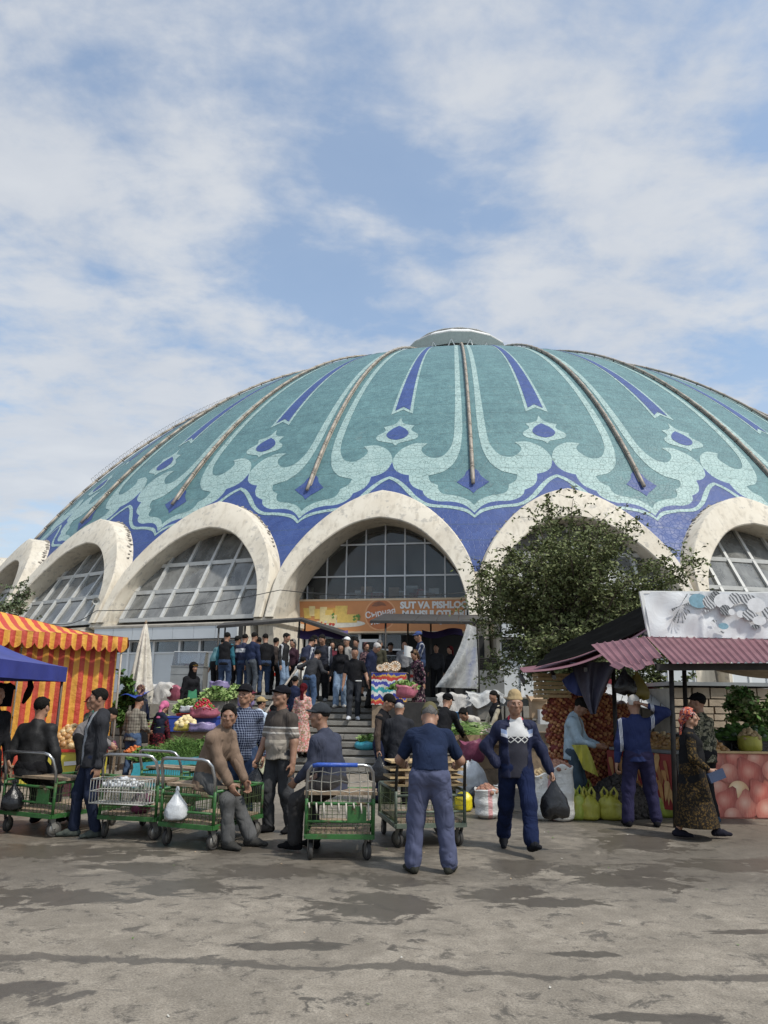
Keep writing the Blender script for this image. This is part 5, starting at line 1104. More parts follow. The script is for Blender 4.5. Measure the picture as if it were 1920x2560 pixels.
# tarred upper roof behind the sign
u0, u1, u2, u3 = at(1620, 1568, 11.15), at(1608, 1512, 13.2), at(1385, 1620, 13.6), at(1335, 1668, 11.7)
sheet('tar_roof', lambda u, v: u0.lerp(u3, u).lerp(u1.lerp(u2, u), v) - Vector((0, 0, .06 * math.sin(math.pi * u) * (1 - v) + .02 * math.sin(v * 20))), 10, 16, mat('tar_felt', (.006, .006, .006), 1.0, .4, 4, .3, 0, .02), rs)
sheet('rear_roof', lambda u, v: t0.lerp(t1, u).lerp(at(1600, 1560, 15.5).lerp(at(2000, 1560, 15.5), u), v) + Vector((0, 0, .02)), 10, 6, mat('roof_underside', (.05, .045, .045), .8), rs)
# hoarding with faded print
ho = empty('banner_hoarding', (0, 0, 0), label='white weathered hoarding above the maroon roof with faded watermelon print', cat='banner')
q00, q10, q11, q01 = at(1628, 1592, 10.88), at(2100, 1600, 10.88), at(2100, 1484, 10.88), at(1606, 1480, 10.88)
def HP(u, v, d=0.0): p = q00.lerp(q10, u).lerp(q01.lerp(q11, u), v); return p + Vector((0, -d, 0))
def m_banner():
    t = NT('weathered_banner_vinyl'); co = t.co('World', (1, 1, 1)); n = t.noise(co, 2.2, 5, .6, .6); n2 = t.noise(t.co('World', (6, 1, 1)), 5, 5, .7); c = t.mix(t.rng(n, .3, .7), (.60, .61, .63, 1), (.74, .75, .76, 1)); c = t.mix(t.mth('MULTIPLY', t.rng(n2, .60, .72), .3), c, (.45, .42, .38, 1)); t.col(c); t.rough(.5); t.bump(n, .35, .06); return t.m
sheet('vinyl', lambda u, v: HP(u, v, .012 * math.sin(u * 23 + v * 5) + .01 * math.sin(u * 51 - v * 9) + (.03 * max(0, 1 - abs(u - .27 - .03 * v) / .015))), 90, 12, m_banner(), ho)
m = MB(); m.bar(HP(-.004, -.02, -.03), HP(-.004, 1.02, -.03), .05); m.bar(HP(0, 1.0, -.03), HP(1, 1.0, -.03), .04); m.bar(HP(0, 0, -.03), HP(1, 0, -.03), .04); m.build('frame', M_WHITE, ho)
def m_ink(name, a, b, sc_):
    t = NT(name); w = t.wave(t.co('Object', (1, 1, 1), (0, .6, 0)), sc_, 'X', 6.0); n = t.noise(t.co('Object'), 26, 4, .7); t.col(t.mix(t.rng(t.mth('ADD', t.mth('MULTIPLY', w, .6), t.mth('MULTIPLY', n, .5)), .45, .62), a, b)); t.rough(.6); return t.m
INK = [m_ink('faded_ink', (.05, .055, .06, 1), (.28, .29, .30, 1), 9), m_ink('faded_ink_grey', (.12, .13, .14, 1), (.58, .59, .60, 1), 7), mat('faded_ink_blue', (.20, .36, .44), .6, .2, 20), mat('faded_print_white', (.70, .71, .72), .6, .1, 20)]
def pr(poly, mt, name, d): mm = MB(); mm.add([HP(u, v, .055 + d) for u, v in poly], [tuple(range(len(poly)))]); return mm.build(name, mt, ho)
# striped melon: a fan of dark stripes
for i in range(9):
    a = R(-170 + i * 24); b = a + R(9); L = .30 + .10 * math.sin(i); cu, cv = .175, .70; k = .17; 
    pts = [(cu + .02 * math.cos(a) * k, cv + .08 * math.sin(a)), (cu + L * math.cos(a) * k, cv + L * 1.5 * math.sin(a)), (cu + L * math.cos(b) * k, cv + L * 1.5 * math.sin(b))]; pts = [(min(.218, max(.12, u)), min(.97, max(.3, v))) for u, v in pts]
    pr(pts, INK[0], 'melon_stripe', .001 * i * .3)
def disc(u, v, r, mt, nm, d, asp=1.0): pr([(u + r * .24 * math.cos(a) * asp, v + r * math.sin(a)) for a in [i * 2 * math.pi / 18 for i in range(18)]], mt, nm, d)
disc(.27, .80, .16, INK[2], 'printed_melon', .002, 1.3); disc(.325, .77, .15, INK[1], 'printed_melon', .003); disc(.36, .90, .12, INK[0], 'printed_melon', .004); disc(.40, .80, .17, INK[3], 'printed_melon', .005, 1.3); disc(.455, .86, .13, INK[1], 'printed_melon', .0055); disc(.40, .60, .12, INK[0], 'printed_melon', .006); disc(.52, .84, .12, INK[1], 'printed_melon', .0065, 1.4); disc(.56, .72, .16, INK[3], 'printed_melon', .007, 1.2)
disc(.43, .56, .07, INK[3], 'printed_fruit', .0075); disc(.475, .52, .08, INK[3], 'printed_fruit', .008); disc(.52, .50, .12, INK[1], 'printed_fruit', .0085, 1.3); disc(.57, .38, .10, INK[3], 'printed_fruit', .009, 1.5); disc(.38, .25, .07, INK[2], 'printed_leaf', .0095, 1.6); disc(.55, .25, .05, INK[0], 'printed_fruit', .0025, 1.8); disc(.62, .55, .13, INK[1], 'printed_fruit', .0028, 1.2)
for u, v in ((.30, .58), (.335, .36), (.37, .12)): disc(u, v, .03, INK[1], 'print_smudge', .0032, 2.0)
# posts, beam, hanging things
for px, py, Y, y1 in ((1690, 2075, 10.6, 1660), (1722, 2010, 11.6, 1655), (1545, 2000, 12.0, 1665)):
    a = at(px, py, Y); b = at(px - 12, y1, Y); m = MB(); m.tube([(a.x, Y, 0), (b.x, Y, b.z + .05)], .035, 8); m.build('post', M_RUST, rs, True)
m = MB(); m.bar(at(1640, 1668, 10.3), at(2000, 1666, 10.3), .06, .09); m.build('eave_beam', M_RUST, rs)
sheet('shade_cloth', lambda u, v: at(1740 + 300 * u, 1662 + (30 * u) * v + 2, 10.35 + 2.6 * v) + Vector((0, 0, -.10 * math.sin(math.pi * u) * v)), 16, 8, cloth('beige_shade_cloth', (.36, .31, .25)), rs)
dk = plastic('dark_navy_tarp', (.045, .042, .065), .6, bump=.5); dkb = plastic('navy_tarp', (.03, .045, .16), .6, bump=.5)
w0, w1, w2 = at(1425, 1655, 11.6), at(1540, 1655, 11.2), at(1484, 1785, 11.3)
tag(sheet('hanging_tarpaulin', lambda u, v: w0.lerp(w1, u).lerp(w2 + Vector((.08 * (u - .5), 0, 0)), v ** .85) + Vector((0, .06 * math.sin(u * 12 + v * 3), 0)), 18, 16, dk), 'dark folded tarpaulin hanging in a point from the stall roof', 'tarpaulin')
v0, v1, v2, v3 = at(1405, 1700, 11.7), at(1450, 1668, 11.7), at(1490, 1745, 11.5), at(1440, 1738, 11.6)
tag(sheet('hanging_tarpaulin', lambda u, v: v0.lerp(v1, u).lerp(v3.lerp(v2, u), v) + Vector((0, .04 * math.sin(u * 5 + v * 6), -.05 * math.sin(math.pi * v) * (1 - u))), 12, 12, dkb), 'navy tarpaulin lobe hanging beside the wooden crates', 'tarpaulin')
gb_ = at(1560, 1672, 11.2); tbag('carrier_bag', tuple(gb_), .36, .17, M_BLKB, 'black bag hung on the stall post above the man in the tracksuit', hang=True, seed=3, sq=.5); gb_ = at(1592, 1678, 11.4); tbag('carrier_bag', tuple(gb_), .40, .17, plastic('olive_bag_film', (.20, .16, .03), .4), 'olive yellow bag hung behind the black bag', hang=True, seed=4, sq=.5)
# onion net wall
def nets():
    g = hsh('nets'); i = 0
    for row in range(10):
        for col in range(4):
            x = 2.92 + .52 * col + (.0 if row % 2 else .07); z = row * .185; y = 12.45 + .10 * (row / 8) + .10 * col
            if z + .2 > (1.66, 1.78, 1.50, .95)[col] + .12: continue
            w = ('lowest', 'second', 'third', 'fourth', 'fifth', 'sixth', 'seventh', 'eighth', 'ninth', 'tenth')[row]; cc = ('leftmost', 'second', 'third', 'rightmost')[col]
            net_sack((x + g.uniform(-.04, .04), y + g.uniform(-.05, .03), z - .02), g.uniform(-.16, .16), i, f'red net sack of onions, {w} from the ground in the {cc} column', 'onion net sacks in the stall', .60, .185); i += 1
nets()
for j, (px, py) in enumerate(((1388, 1732), (1385, 1712), (1378, 1694))): c = at(px, py, 12.4); crate('wooden_crate', (c.x - .02 + .03 * j, 12.55, 1.66 + j * .135), .05 * j - .04, (.55, .38, .125), M_WOOD2, ('lowest', 'middle', 'topmost')[j] + ' of three flat wooden crates on the onion nets', slats=2, wood=True, group='wooden crates on the onion nets')
# beets, carrot banner, potatoes inside the stall
heap('beet_heap', (3.55, 11.75, 0), .62, .5, .52, .040, BEET, 300, 'big heap of dark dusty beets inside the onion stall', seed=21)
def print_board(name, a, b, z0, z1, mt, label, th=.03):
    """printed cloth front between two plan points"""
    o = empty(name, (0, 0, 0), label=label, cat='banner'); n = Vector((b[1] - a[1], a[0] - b[0], 0)).normalized(); A_, B_ = Vector((a[0], a[1], 0)), Vector((b[0], b[1], 0)); m = MB(); m.hexa([A_ + Vector((0, 0, z0)), B_ + Vector((0, 0, z0)), B_ - n * th + Vector((0, 0, z0)), A_ - n * th + Vector((0, 0, z0)), A_ + Vector((0, 0, z1)), B_ + Vector((0, 0, z1)), B_ - n * th + Vector((0, 0, z1)), A_ - n * th + Vector((0, 0, z1))]); m.build('cloth', mt, o); return o, A_, B_, n
M_BRED = mat('banner_red', (.30, .035, .03), .5, .15); CARM = [mat('printed_carrot', (.52, .26, .09), .5, .2), mat('printed_carrot_light', (.60, .36, .15), .5, .2), mat('printed_carrot_dark', (.40, .17, .06), .5, .2)]
a_, b_ = (3.52, 12.15), (4.22, 11.25); ob, A_, B_, n_ = print_board('carrot_banner', a_, b_, .12, .88, M_BRED, 'counter front banner printed with orange carrots'); g = hsh('car')
for i in range(46):
    u, z = g.uniform(.06, .97), g.uniform(.24, .80); L = g.uniform(.10, .17); w = g.uniform(.028, .045); t_ = g.uniform(-.35, .2); d = (B_ - A_).normalized(); c = A_.lerp(B_, u) + n_ * (.003 + i * .0004) + Vector((0, 0, z)); up = Vector((0, 0, 1)) * math.cos(t_) + d * math.sin(t_); sd = d * math.cos(t_) - Vector((0, 0, 1)) * math.sin(t_)
    m = MB(); m.add([c + up * L + sd * w * .7, c + up * L * .6 + sd * w, c - up * L * .4 + sd * w * .55, c - up * L, c - up * L * .4 - sd * w * .55, c + up * L * .6 - sd * w, c + up * L - sd * w * .7], [(6, 5, 4, 3, 2, 1, 0)]); m.build('printed_carrot', CARM[i % 3], ob)
m = MB(); m.box((4.32, 12.15, .90), (1.15, .9, .04), R(-52)); m.box((4.36, 12.2, .45), (1.0, .7, .86), R(-52)); tag(m.build('stall_counter', M_GREYM), 'grey edged counter behind the carrot banner', 'counter')
heap('onion_heap', (4.4, 12.2, .92), .4, .4, .20, .045, ONW, 70, 'small onion heap on the counter behind the carrot banner', seed=22)
# onion poster counter on the far right
a_, b_ = (gp(1780, 2046).x, gp(1780, 2046).y), (gp(1780, 2046).x + 1.9, gp(1780, 2046).y); ob, A_, B_, n_ = print_board('onion_banner', a_, b_, .0, .90, mat('poster_shadow', (.42, .13, .09), .45, .2), 'big counter poster printed with glossy pink onions')
m = MB(); m.box((A_.x + .95, A_.y - .02, .915), (1.95, .06, .03)); m.build('wooden_edge', M_WOOD2, ob)
def m_onion(name, a, b, e):
    """the poster's own printed shading: pale crown, deep rim"""
    t = NT(name); n = t.noise(t.co('Object', (7, 1, 1.2)), 6, 4, .6); sp = t.N('ShaderNodeSeparateXYZ'); t.L(t.tc.outputs['Object'], sp.inputs[0]); X, Z = t.mth('ADD', sp.outputs[0], .03), t.mth('SUBTRACT', sp.outputs[2], .05); d = t.mth('SQRT', t.mth('ADD', t.mth('MULTIPLY', X, X), t.mth('MULTIPLY', Z, Z)))
    c = t.mix(t.rng(d, .0, .10), a, b); c = t.mix(t.rng(d, .09, .24), c, e); t.col(t.mix(t.rng(n, .4, .8, 0, .35), c, a)); t.rough(.4); return t.m
ONP = [m_onion('printed_onion_pink', (.72, .44, .34, 1), (.56, .19, .14, 1), (.24, .04, .035, 1)), m_onion('printed_onion_red', (.70, .34, .26, 1), (.50, .12, .09, 1), (.20, .03, .028, 1)), m_onion('printed_onion_pale', (.82, .66, .46, 1), (.70, .45, .25, 1), (.38, .15, .07, 1))]
lay = [(.10, .80, .15, 0, 0), (.42, .83, .14, 1, 0), (.72, .80, .13, 0, 1), (.06, .58, .13, 1, 1), (.30, .62, .145, 0, 0), (.62, .60, .20, 1, 1), (.95, .66, .16, 0, 0), (.14, .40, .12, 0, 0), (.42, .38, .15, 2, 0), (.22, .20, .19, 1, 1), (.52, .17, .17, 0, 1), (.74, .34, .17, 1, 1), (.82, .10, .19, 0, 1), (.06, .08, .12, 1, 1), (.30, .03, .13, 0, 0), (1.1, .35, .2, 1, 0), (1.3, .7, .2, 0, 1), (1.5, .3, .2, 1, 0), (1.7, .7, .2, 0, 1), (1.2, .1, .15, 2, 0)]
for i, (x, z, r, k, tip) in enumerate(lay):
    pts = []
    for j in range(30):
        a = 2 * math.pi * j / 30 + math.pi / 2; o_ = .5 * (i % 3 - 1); q = r * (1 + (.55 * max(0, math.cos(a - math.pi / 2 - o_)) ** 18 if tip else 0)); pts.append((min(1.87, max(.02, x + q * math.cos(a))) - x, min(.885, max(.02, z + q * math.sin(a) * .93)) - z))
    m = MB(); m.add([Vector((u, 0, v)) for u, v in pts], [tuple(range(30))]); m.build('printed_onion', ONP[k], ob, loc=A_ + Vector((x, -.004 - .0012 * i, z)))
m = MB(); m.box((A_.x + .95, A_.y + .55, .86), (1.9, 1.0, .05)); m.box((A_.x + .95, A_.y + .6, .42), (1.8, .9, .82)); tag(m.build('stall_counter', M_WOOD), 'wooden counter behind the pink onion poster', 'counter')
heap('onion_heap', (A_.x + .22, A_.y + .42, .89), .26, .24, .16, .05, ONW, 40, 'golden onion heap on the counter above the onion poster', seed=23); openbag('potato_bag', 1795, 1885, A_.y + .4, .0001, .0001, M_LIMEB, 'x') if False else None
cb = at(1876, 1880, A_.y + .45); o = empty('potato_bag', (cb.x, A_.y + .45, .89), 0, 'lime green bag of potatoes standing on the right counter', 'bag'); blob_lathe([(.14, 0), (.17, .04), (.18, .12), (.17, .2), (.175, .24), (.15, .22)], 18, .05, 5).build('bag_body', M_LIMEB, o, True); heap('potatoes', (0, 0, .18), .15, .15, .12, .045, POT, 22, None, None, 9, .8, o)
heap('cucumber_heap', (A_.x + 1.0, A_.y + .9, 1.05), .6, .35, .22, .05, [LF1, mat('cucumber', (.02, .05, .015), .4)], 60, 'dark cucumber heap at the back of the right counter', seed=25, squash=.5); m = MB(); m.box((A_.x + 1.0, A_.y + .95, .97), (1.4, .5, .16)); tag(m.build('produce_tray', M_BLKB), 'black tray under the cucumbers', 'tray')
q = blob_lathe([(.18, 0), (.24, .1), (.22, .3), (.12, .42), (.05, .46)], 16, .15, 7); q = tag(q.build('black_bundle', M_BLKB, None, True), 'black bag bundle on the right counter beside the man in camouflage', 'bag'); q.location = (A_.x + .15, A_.y + .8, .89)
# goods table in the middle of the stall and tin roof behind
m = MB(); m.box((4.9, 13.4, .55), (2.2, .9, 1.1)); tag(m.build('goods_table', M_RUST), 'dark cloth-covered table in the middle of the onion stall', 'table'); drape('cloth_heap', 1495, 1580, 1765, 1785, 12.9, plastic('white_red_cloth', (.55, .40, .38), .7), 'pale and red cloths heaped on the dark stall table', 9, .4)
M_TIN = mat('white_tin_sheet', (.55, .56, .57), .4, .1, 3, .05, .2); ti = empty('tin_shelter', (0, 0, 0), label='low white tin roof with red edge beyond the onion stall', cat='roof'); k0, k1, k2, k3 = at(1505, 1745, 17), at(1700, 1790, 17), at(1700, 1745, 18.6), at(1520, 1710, 18.6)
for i in range(8): p, q, r_, s_ = k0.lerp(k1, i / 8), k0.lerp(k1, (i + 1) / 8 - .01), k3.lerp(k2, (i + 1) / 8 - .01), k3.lerp(k2, i / 8); up = Vector((0, 0, .02 + .01 * (i % 2))); m = MB(); m.hexa([p, q, r_, s_, p + up, q + up, r_ + up, s_ + up]); m.build('tin_sheet', M_TIN, ti)
m = MB(); m.bar(k3 + Vector((0, 0, .06)), k2 + Vector((0, 0, .06)), .06, .14); m.build('red_edge', mat('red_trim', (.42, .05, .06), .5), ti); m = MB(); 
for p in (k0, k1, k2, k3): m.tube([(p.x, p.y, 0), (p.x, p.y, p.z)], .04, 6)
m.build('support_post', M_RUST, ti, True)
# stone-faced service block beyond, right
sb = stone_wall('stone_block_house', 6.4, 9.3, 16.9, 19, 0, 1.95, M_BRICK, (.30, .48), .16); tag(sb, 'low tan stone-faced block with metal lid beyond the onion stall', 'wall'); m = MB(); m.box((7.85, 17.9, 2.02), (3.1, 2.4, .08)); m.build('metal_lid', M_GREYM, sb)
# sacks, bags on the ground on the right
GS = 'woven sacks standing before the onion stall'; 
for i, (px, py, h, r, fl, l, k) in enumerate(((1220, 2048, .38, .165, POTR, 'short woven sack of potatoes left of the walking man', 0), (1262, 2030, .36, .14, None, 'short woven sack half hidden by the walking man', 1), (1360, 2052, .60, .165, POT, 'tall woven sack of pale potatoes by the walking man\'s bag', 0), (1408, 2055, .72, .185, POTR, 'tallest striped woven sack heaped with pink potatoes', 1))): p = gp(px, py); sack((p.x, p.y + r * .6, 0), h, r, l, fl, i + 3, GS, k, rz=.6 * i)
p = gp(1185, 2010); o = tbag('plastic_sack', (p.x, p.y + .3, 0), .85, .26, M_WHB, 'big greenish white plastic sack behind the short potato sack', seed=6, ears=False); p = gp(1158, 2028); tbag('carrier_bag', (p.x, p.y, 0), .36, .14, plastic('bright_yellow_film', (.75, .62, .02), .35), 'bright yellow carrier bag on the ground beside the trolley', seed=7, ears=False, sq=.7); p = gp(1192, 2020); tbag('carrier_bag', (p.x + .05, p.y + .12, 0), .40, .17, M_BLKB, 'black bag on the ground behind the yellow carrier bag', seed=8, ears=False)
p = gp(1205, 1990); carton('carton', (p.x + .1, p.y + .5, .42), .2, (.5, .4, .36), 'open brown carton behind the short potato sack'); m = MB(); m.box((p.x + .1, p.y + .5, .21), (.6, .5, .42)); tag(m.build('wooden_block', M_WOOD), 'wooden block under the open brown carton', 'block')
GY = 'yellow green carrier bags in a row before the stall'; YB = [(1448, 2052, .40, .135, 'first lime carrier bag from the striped sack'), (1478, 2052, .38, .165, 'second lime carrier bag from the striped sack'), (1532, 2052, .38, .175, 'third lime carrier bag from the striped sack'), (1470, 2030, .40, .14, 'lime bag behind the first two of the row'), (1565, 2035, .40, .15, 'lime bag just left of the tracksuit man\'s legs'), (1610, 2040, .38, .15, 'lime bag between the tracksuit man\'s legs'), (1668, 2045, .38, .15, 'lime bag between the tracksuit man and the woman in black'), (1540, 2025, .44, .16, 'lime bag at the back in front of the beets')]
for i, (px, py, h, r, l) in enumerate(YB): p = gp(px, py); tbag('carrier_bag', (p.x, p.y + .1, 0), h * 1.15, r, M_LIMEB if i % 3 else plastic('green_yellow_film', (.34, .40, .06), .35), l, GY, 20 + i, rz=.4 * math.sin(i * 2))
# ---------------------------------------------------------------- trees and plants
def bark(): return mat('bark', (.10, .08, .06), .9, .3, 8, .5)
def tree(name, base, H, crown_c, crown_r, nb, nleaf, label, seed, leaf=(.10, .05), mts=None, trunk_r=.16, weep=.35, cat='tree', spill=0.12):
    g = hsh(seed, name); o = empty(name, base, 0, label, cat); tr = MB(); twigs = []; base = Vector(base); cc = Vector(crown_c); cr = Vector(crown_r)
    fork = Vector((0, 0, max(.4, (cc.z - cr.z * .8)))); tr.tube([(0, 0, -.1), (.03, .02, fork.z * .5), tuple(fork)], [trunk_r, trunk_r * .85, trunk_r * .7], 9)
    def rp():
        while True:
            v = Vector((g.uniform(-1, 1), g.uniform(-1, 1), g.uniform(-1, 1)))
            if .2 < v.length < 1: return v
    for i in range(nb):
        v = rp(); v = v.normalized() * (v.length ** .5) * g.uniform(.8, 1.0 + spill); e = cc + Vector((v.x * cr.x, v.y * cr.y, v.z * cr.z)); mid = fork.lerp(e, .55) + Vector((g.uniform(-.2, .2), g.uniform(-.2, .2), .25 * cr.z)); tr.tube([fork, fork.lerp(mid, .6), mid, e], [trunk_r * .32, trunk_r * .22, trunk_r * .14, .006], 5)
        for _ in range(nleaf):
            t = g.uniform(.25, 1.05); p = (fork.lerp(mid, t * 2) if t < .5 else mid.lerp(e, (t - .5) * 2)); d = Vector((g.gauss(0, 1), g.gauss(0, 1), g.gauss(.1, .6))).normalized(); L = g.uniform(.25, .65) * min(cr) * .55
            q = [p]; dd = d.copy()
            for k in range(4): dd = (dd + Vector((0, 0, -weep * .35 * k * .4))).normalized(); q.append(q[-1] + dd * L / 4)
            twigs.append(q)
    tr.build('trunk', bark(), o, True)
    tw = MB()
    for q in twigs[::2]: tw.tube(q[::2], [.008, .005, .003], 3, False)
    w_ = tw.build('twigs', bark(), o); w_['kind'] = 'stuff'
    m = MB()
    for q in twigs:
        for k in range(1, 5):
            for s_ in range(3):
                p = q[k - 1].lerp(q[k], g.random()) ; d = Vector((g.gauss(0, 1), g.gauss(0, 1), g.gauss(-.35, .6))).normalized(); L, w = leaf[0] * g.uniform(.6, 1.25), leaf[1] * g.uniform(.7, 1.2); sd = d.cross(Vector((g.gauss(0, 1), g.gauss(0, 1), g.gauss(0, 1)))).normalized() * w / 2; m.cur = g.randrange(len(mts)); b = p + d * L * .5
                m.add([p, b + sd, p + d * L, b - sd], [(0, 1, 2, 3)])
    c_ = m.build('crown', mts, o); c_['kind'] = 'stuff'; return o
TL = [leafm('tree_leaf_dark', (.046, .060, .022), (.076, .094, .034)), leafm('tree_leaf', (.092, .112, .040), (.14, .165, .062)), leafm('tree_leaf_light', (.165, .19, .085), (.23, .25, .12))]
TL2 = [leafm('grey_leaf', (.07, .10, .05), (.11, .14, .07)), leafm('grey_leaf_light', (.12, .15, .09), (.17, .20, .12))]
tb = at(1440, 1800, 19.5)
tree('elm_tree', (tb.x, 19.5, 0), 6, (.05, .0, 4.15), (2.75, 2.1, 2.35), 104, 52, 'bushy dark green tree in front of the right arch', 5, (.112, .056), [TL[0], TL[1], TL[1], TL[2], TL[2]], .17, .5, 'tree', .30)
tb = at(20, 1700, 17.8)
tree('young_tree', (tb.x - .3, 17.8, 0), 4, (.0, 0, 3.2), (1.05, .9, 1.0), 16, 22, 'thin pale green tree behind the striped tent', 6, (.11, .045), TL2, .07, .2, 'tree', .3)
tb = at(1890, 1760, 15.5); tree('leafy_bush', (tb.x, 15.5, 0), 2, (0, 0, 1.62), (.62, .5, .55), 18, 22, 'rounded bright green bush beyond the onion stall', 7, (.13, .08), [LF1, LF2, TL[2]], .05, .3, 'bush', .1)
tb = at(318, 1740, 17.6); tree('climbing_vine', (tb.x, 17.4, 0), 3, (0, 0, 1.5), (.22, .2, .95), 10, 12, 'narrow leafy vine at the corner of the striped tent', 8, (.12, .09), [LF1, LF2], .03, .3, 'vine', .1)
tb = at(1600, 1700, 21); tree('background_shrub', (tb.x, 21, 0), 3, (0, 0, 1.9), (1.6, .8, 1.3), 26, 24, 'green shrub seen under the maroon roof beyond the stall', 9, (.12, .06), [TL[1], TL[2], TL[0]], .06, .4, 'shrub', .1)
# ---------------------------------------------------------------- people: smooth-blended figures meshed with surface nets
class Field:
    """signed distance groups on one grid"""
    def __init__(s, lo, hi, h):
        s.h = h; s.lo = np.array(lo) - 3 * h; n = np.ceil((np.array(hi) + 3 * h - s.lo) / h).astype(int) + 1
        s.ax = [s.lo[i] + h * np.arange(n[i]) for i in range(3)]; s.n = n; s.g = {}
    def arr(s, g):
        if g not in s.g: s.g[g] = np.full(s.n, 0.5, np.float32)
        return s.g[g]
    def put(s, g, fn, lo, hi, k=0.02, sub=False):
        A = s.arr(g); m = k + 3 * s.h; sl = []
        for i in range(3):
            a = int(max(0, math.floor((lo[i] - m - s.lo[i]) / s.h))); b = int(min(s.n[i], math.ceil((hi[i] + m - s.lo[i]) / s.h) + 1))
            if b <= a: return
            sl.append(slice(a, b))
        X = s.ax[0][sl[0]][:, None, None]; Y = s.ax[1][sl[1]][None, :, None]; Z = s.ax[2][sl[2]][None, None, :]
        d = fn(X, Y, Z); V = A[tuple(sl)]
        if sub: d = -d; hh = np.maximum(k - np.abs(V - d), 0) / k; A[tuple(sl)] = np.maximum(V, d) + hh * hh * k * .25
        else: hh = np.maximum(k - np.abs(V - d), 0) / k; A[tuple(sl)] = np.minimum(V, d) - hh * hh * k * .25
    def cone(s, g, a, b, r1, r2, k=0.02, n=None, ratio=1.0, sub=False):
        a, b = np.array(a, float), np.array(b, float); ba = b - a
        if n is not None: n = np.array(n, float); n /= np.linalg.norm(n); ba2 = ba + n * (ba @ n) * (1 / ratio - 1)
        else: ba2 = ba
        L = max(ba2 @ ba2, 1e-9)
        def fn(X, Y, Z):
            x, y, z = X - a[0], Y - a[1], Z - a[2]
            if n is not None:
                q = (x * n[0] + y * n[1] + z * n[2]) * (1 / ratio - 1); x = x + q * n[0]; y = y + q * n[1]; z = z + q * n[2]
            t = np.clip((x * ba2[0] + y * ba2[1] + z * ba2[2]) / L, 0, 1)
            return (np.sqrt((x - t * ba2[0]) ** 2 + (y - t * ba2[1]) ** 2 + (z - t * ba2[2]) ** 2) - (r1 + (r2 - r1) * t)) * (min(1, ratio) if n is not None else 1)
        r = max(r1, r2) * max(1, ratio); s.put(g, fn, np.minimum(a, b) - r, np.maximum(a, b) + r, k, sub)
    def ell(s, g, c, r, M=None, k=0.02, sub=False):
        c = np.array(c, float); r = np.array(r, float); Mi = np.array(M.transposed()) if M is not None else None
        def fn(X, Y, Z):
            x, y, z = X - c[0], Y - c[1], Z - c[2]
            if Mi is not None: x, y, z = (Mi[i][0] * x + Mi[i][1] * y + Mi[i][2] * z for i in range(3))
            k0 = np.sqrt((x / r[0]) ** 2 + (y / r[1]) ** 2 + (z / r[2]) ** 2); k1 = np.sqrt((x / r[0] ** 2) ** 2 + (y / r[1] ** 2) ** 2 + (z / r[2] ** 2) ** 2)
            return k0 * (k0 - 1) / np.maximum(k1, 1e-6)
        R_ = np.full(3, r.max()); s.put(g, fn, c - R_, c + R_, k, sub)
    def clip(s, g, p, n, k=0.0):
        """keep the side of the plane that n points away from"""
        if g not in s.g: return
        n = np.array(n, float); n /= np.linalg.norm(n); X, Y, Z = s.ax[0][:, None, None], s.ax[1][None, :, None], s.ax[2][None, None, :]
        s.g[g] = np.maximum(s.g[g], ((X - p[0]) * n[0] + (Y - p[1]) * n[1] + (Z - p[2]) * n[2]).astype(np.float32))
    def wrinkle(s, g, amp, seed, f=1.0):
        if g not in s.g: return
        r = np.random.RandomState(seed); X, Y, Z = s.ax[0][:, None, None], s.ax[1][None, :, None], s.ax[2][None, None, :]
        ph = r.uniform(0, 6.28, 6)
        rg = lambda q: 1 - 2 * np.abs(np.sin(q))           # creases, not waves
        w = rg(f * (11 * Z + 5 * X) + 1.3 * np.sin(f * (9 * X + 5 * Z) + ph[0]) + 1.2 * np.sin(f * 9 * Y + 6 * X + ph[1]) + ph[2]) * (.5 + .5 * np.sin(7 * Z + 6 * X + ph[3]))
        w = w + .8 * rg(f * (13 * X - 9 * Z + 8 * Y) + 1.2 * np.sin(f * 11 * Z + ph[4]) + ph[5]) * (.5 + .5 * np.sin(9 * Z - 5 * X + ph[0]))
        w = w + .35 * np.sin(f * (41 * Z - 23 * X + 31 * Y) + 2.0 * np.sin(f * 27 * X + ph[1]) + ph[3])
        s.g[g] = s.g[g] + (amp * w).astype(np.float32)
    def net(s):
        names = list(s.g); G = np.stack([s.g[n] for n in names]); D = G.min(0); S = D < 0
        D[0], D[-1] = np.maximum(D[0], 1e-3), np.maximum(D[-1], 1e-3)
        for ax in (1, 2):
            sl = [slice(None)] * 3; sl[ax] = 0; D[tuple(sl)] = np.maximum(D[tuple(sl)], 1e-3); sl[ax] = -1; D[tuple(sl)] = np.maximum(D[tuple(sl)], 1e-3)
        S = D < 0; nx, ny, nz = D.shape
        cnt = np.zeros((nx - 1, ny - 1, nz - 1), np.int8); offs = [(i, j, k) for i in (0, 1) for j in (0, 1) for k in (0, 1)]
        for i, j, k in offs: cnt += S[i:nx - 1 + i, j:ny - 1 + j, k:nz - 1 + k]
        act = (cnt > 0) & (cnt < 8); I = np.argwhere(act); m = len(I)
        idx = np.full(act.shape, -1, np.int64); idx[act] = np.arange(m)
        Dc = np.stack([D[I[:, 0] + o[0], I[:, 1] + o[1], I[:, 2] + o[2]] for o in offs], 1); pos = np.zeros((m, 3)); w = np.zeros(m)
        for a in range(8):
            for b in range(a + 1, 8):
                if sum(abs(offs[a][q] - offs[b][q]) for q in range(3)) != 1: continue
                da, db = Dc[:, a], Dc[:, b]; c = (da < 0) != (db < 0); t = np.where(c, da / np.where(c, da - db, 1), 0)
                pos += np.where(c[:, None], np.array(offs[a]) + t[:, None] * (np.array(offs[b]) - np.array(offs[a])), 0); w += c
        V = s.lo + (I + pos / w[:, None]) * s.h
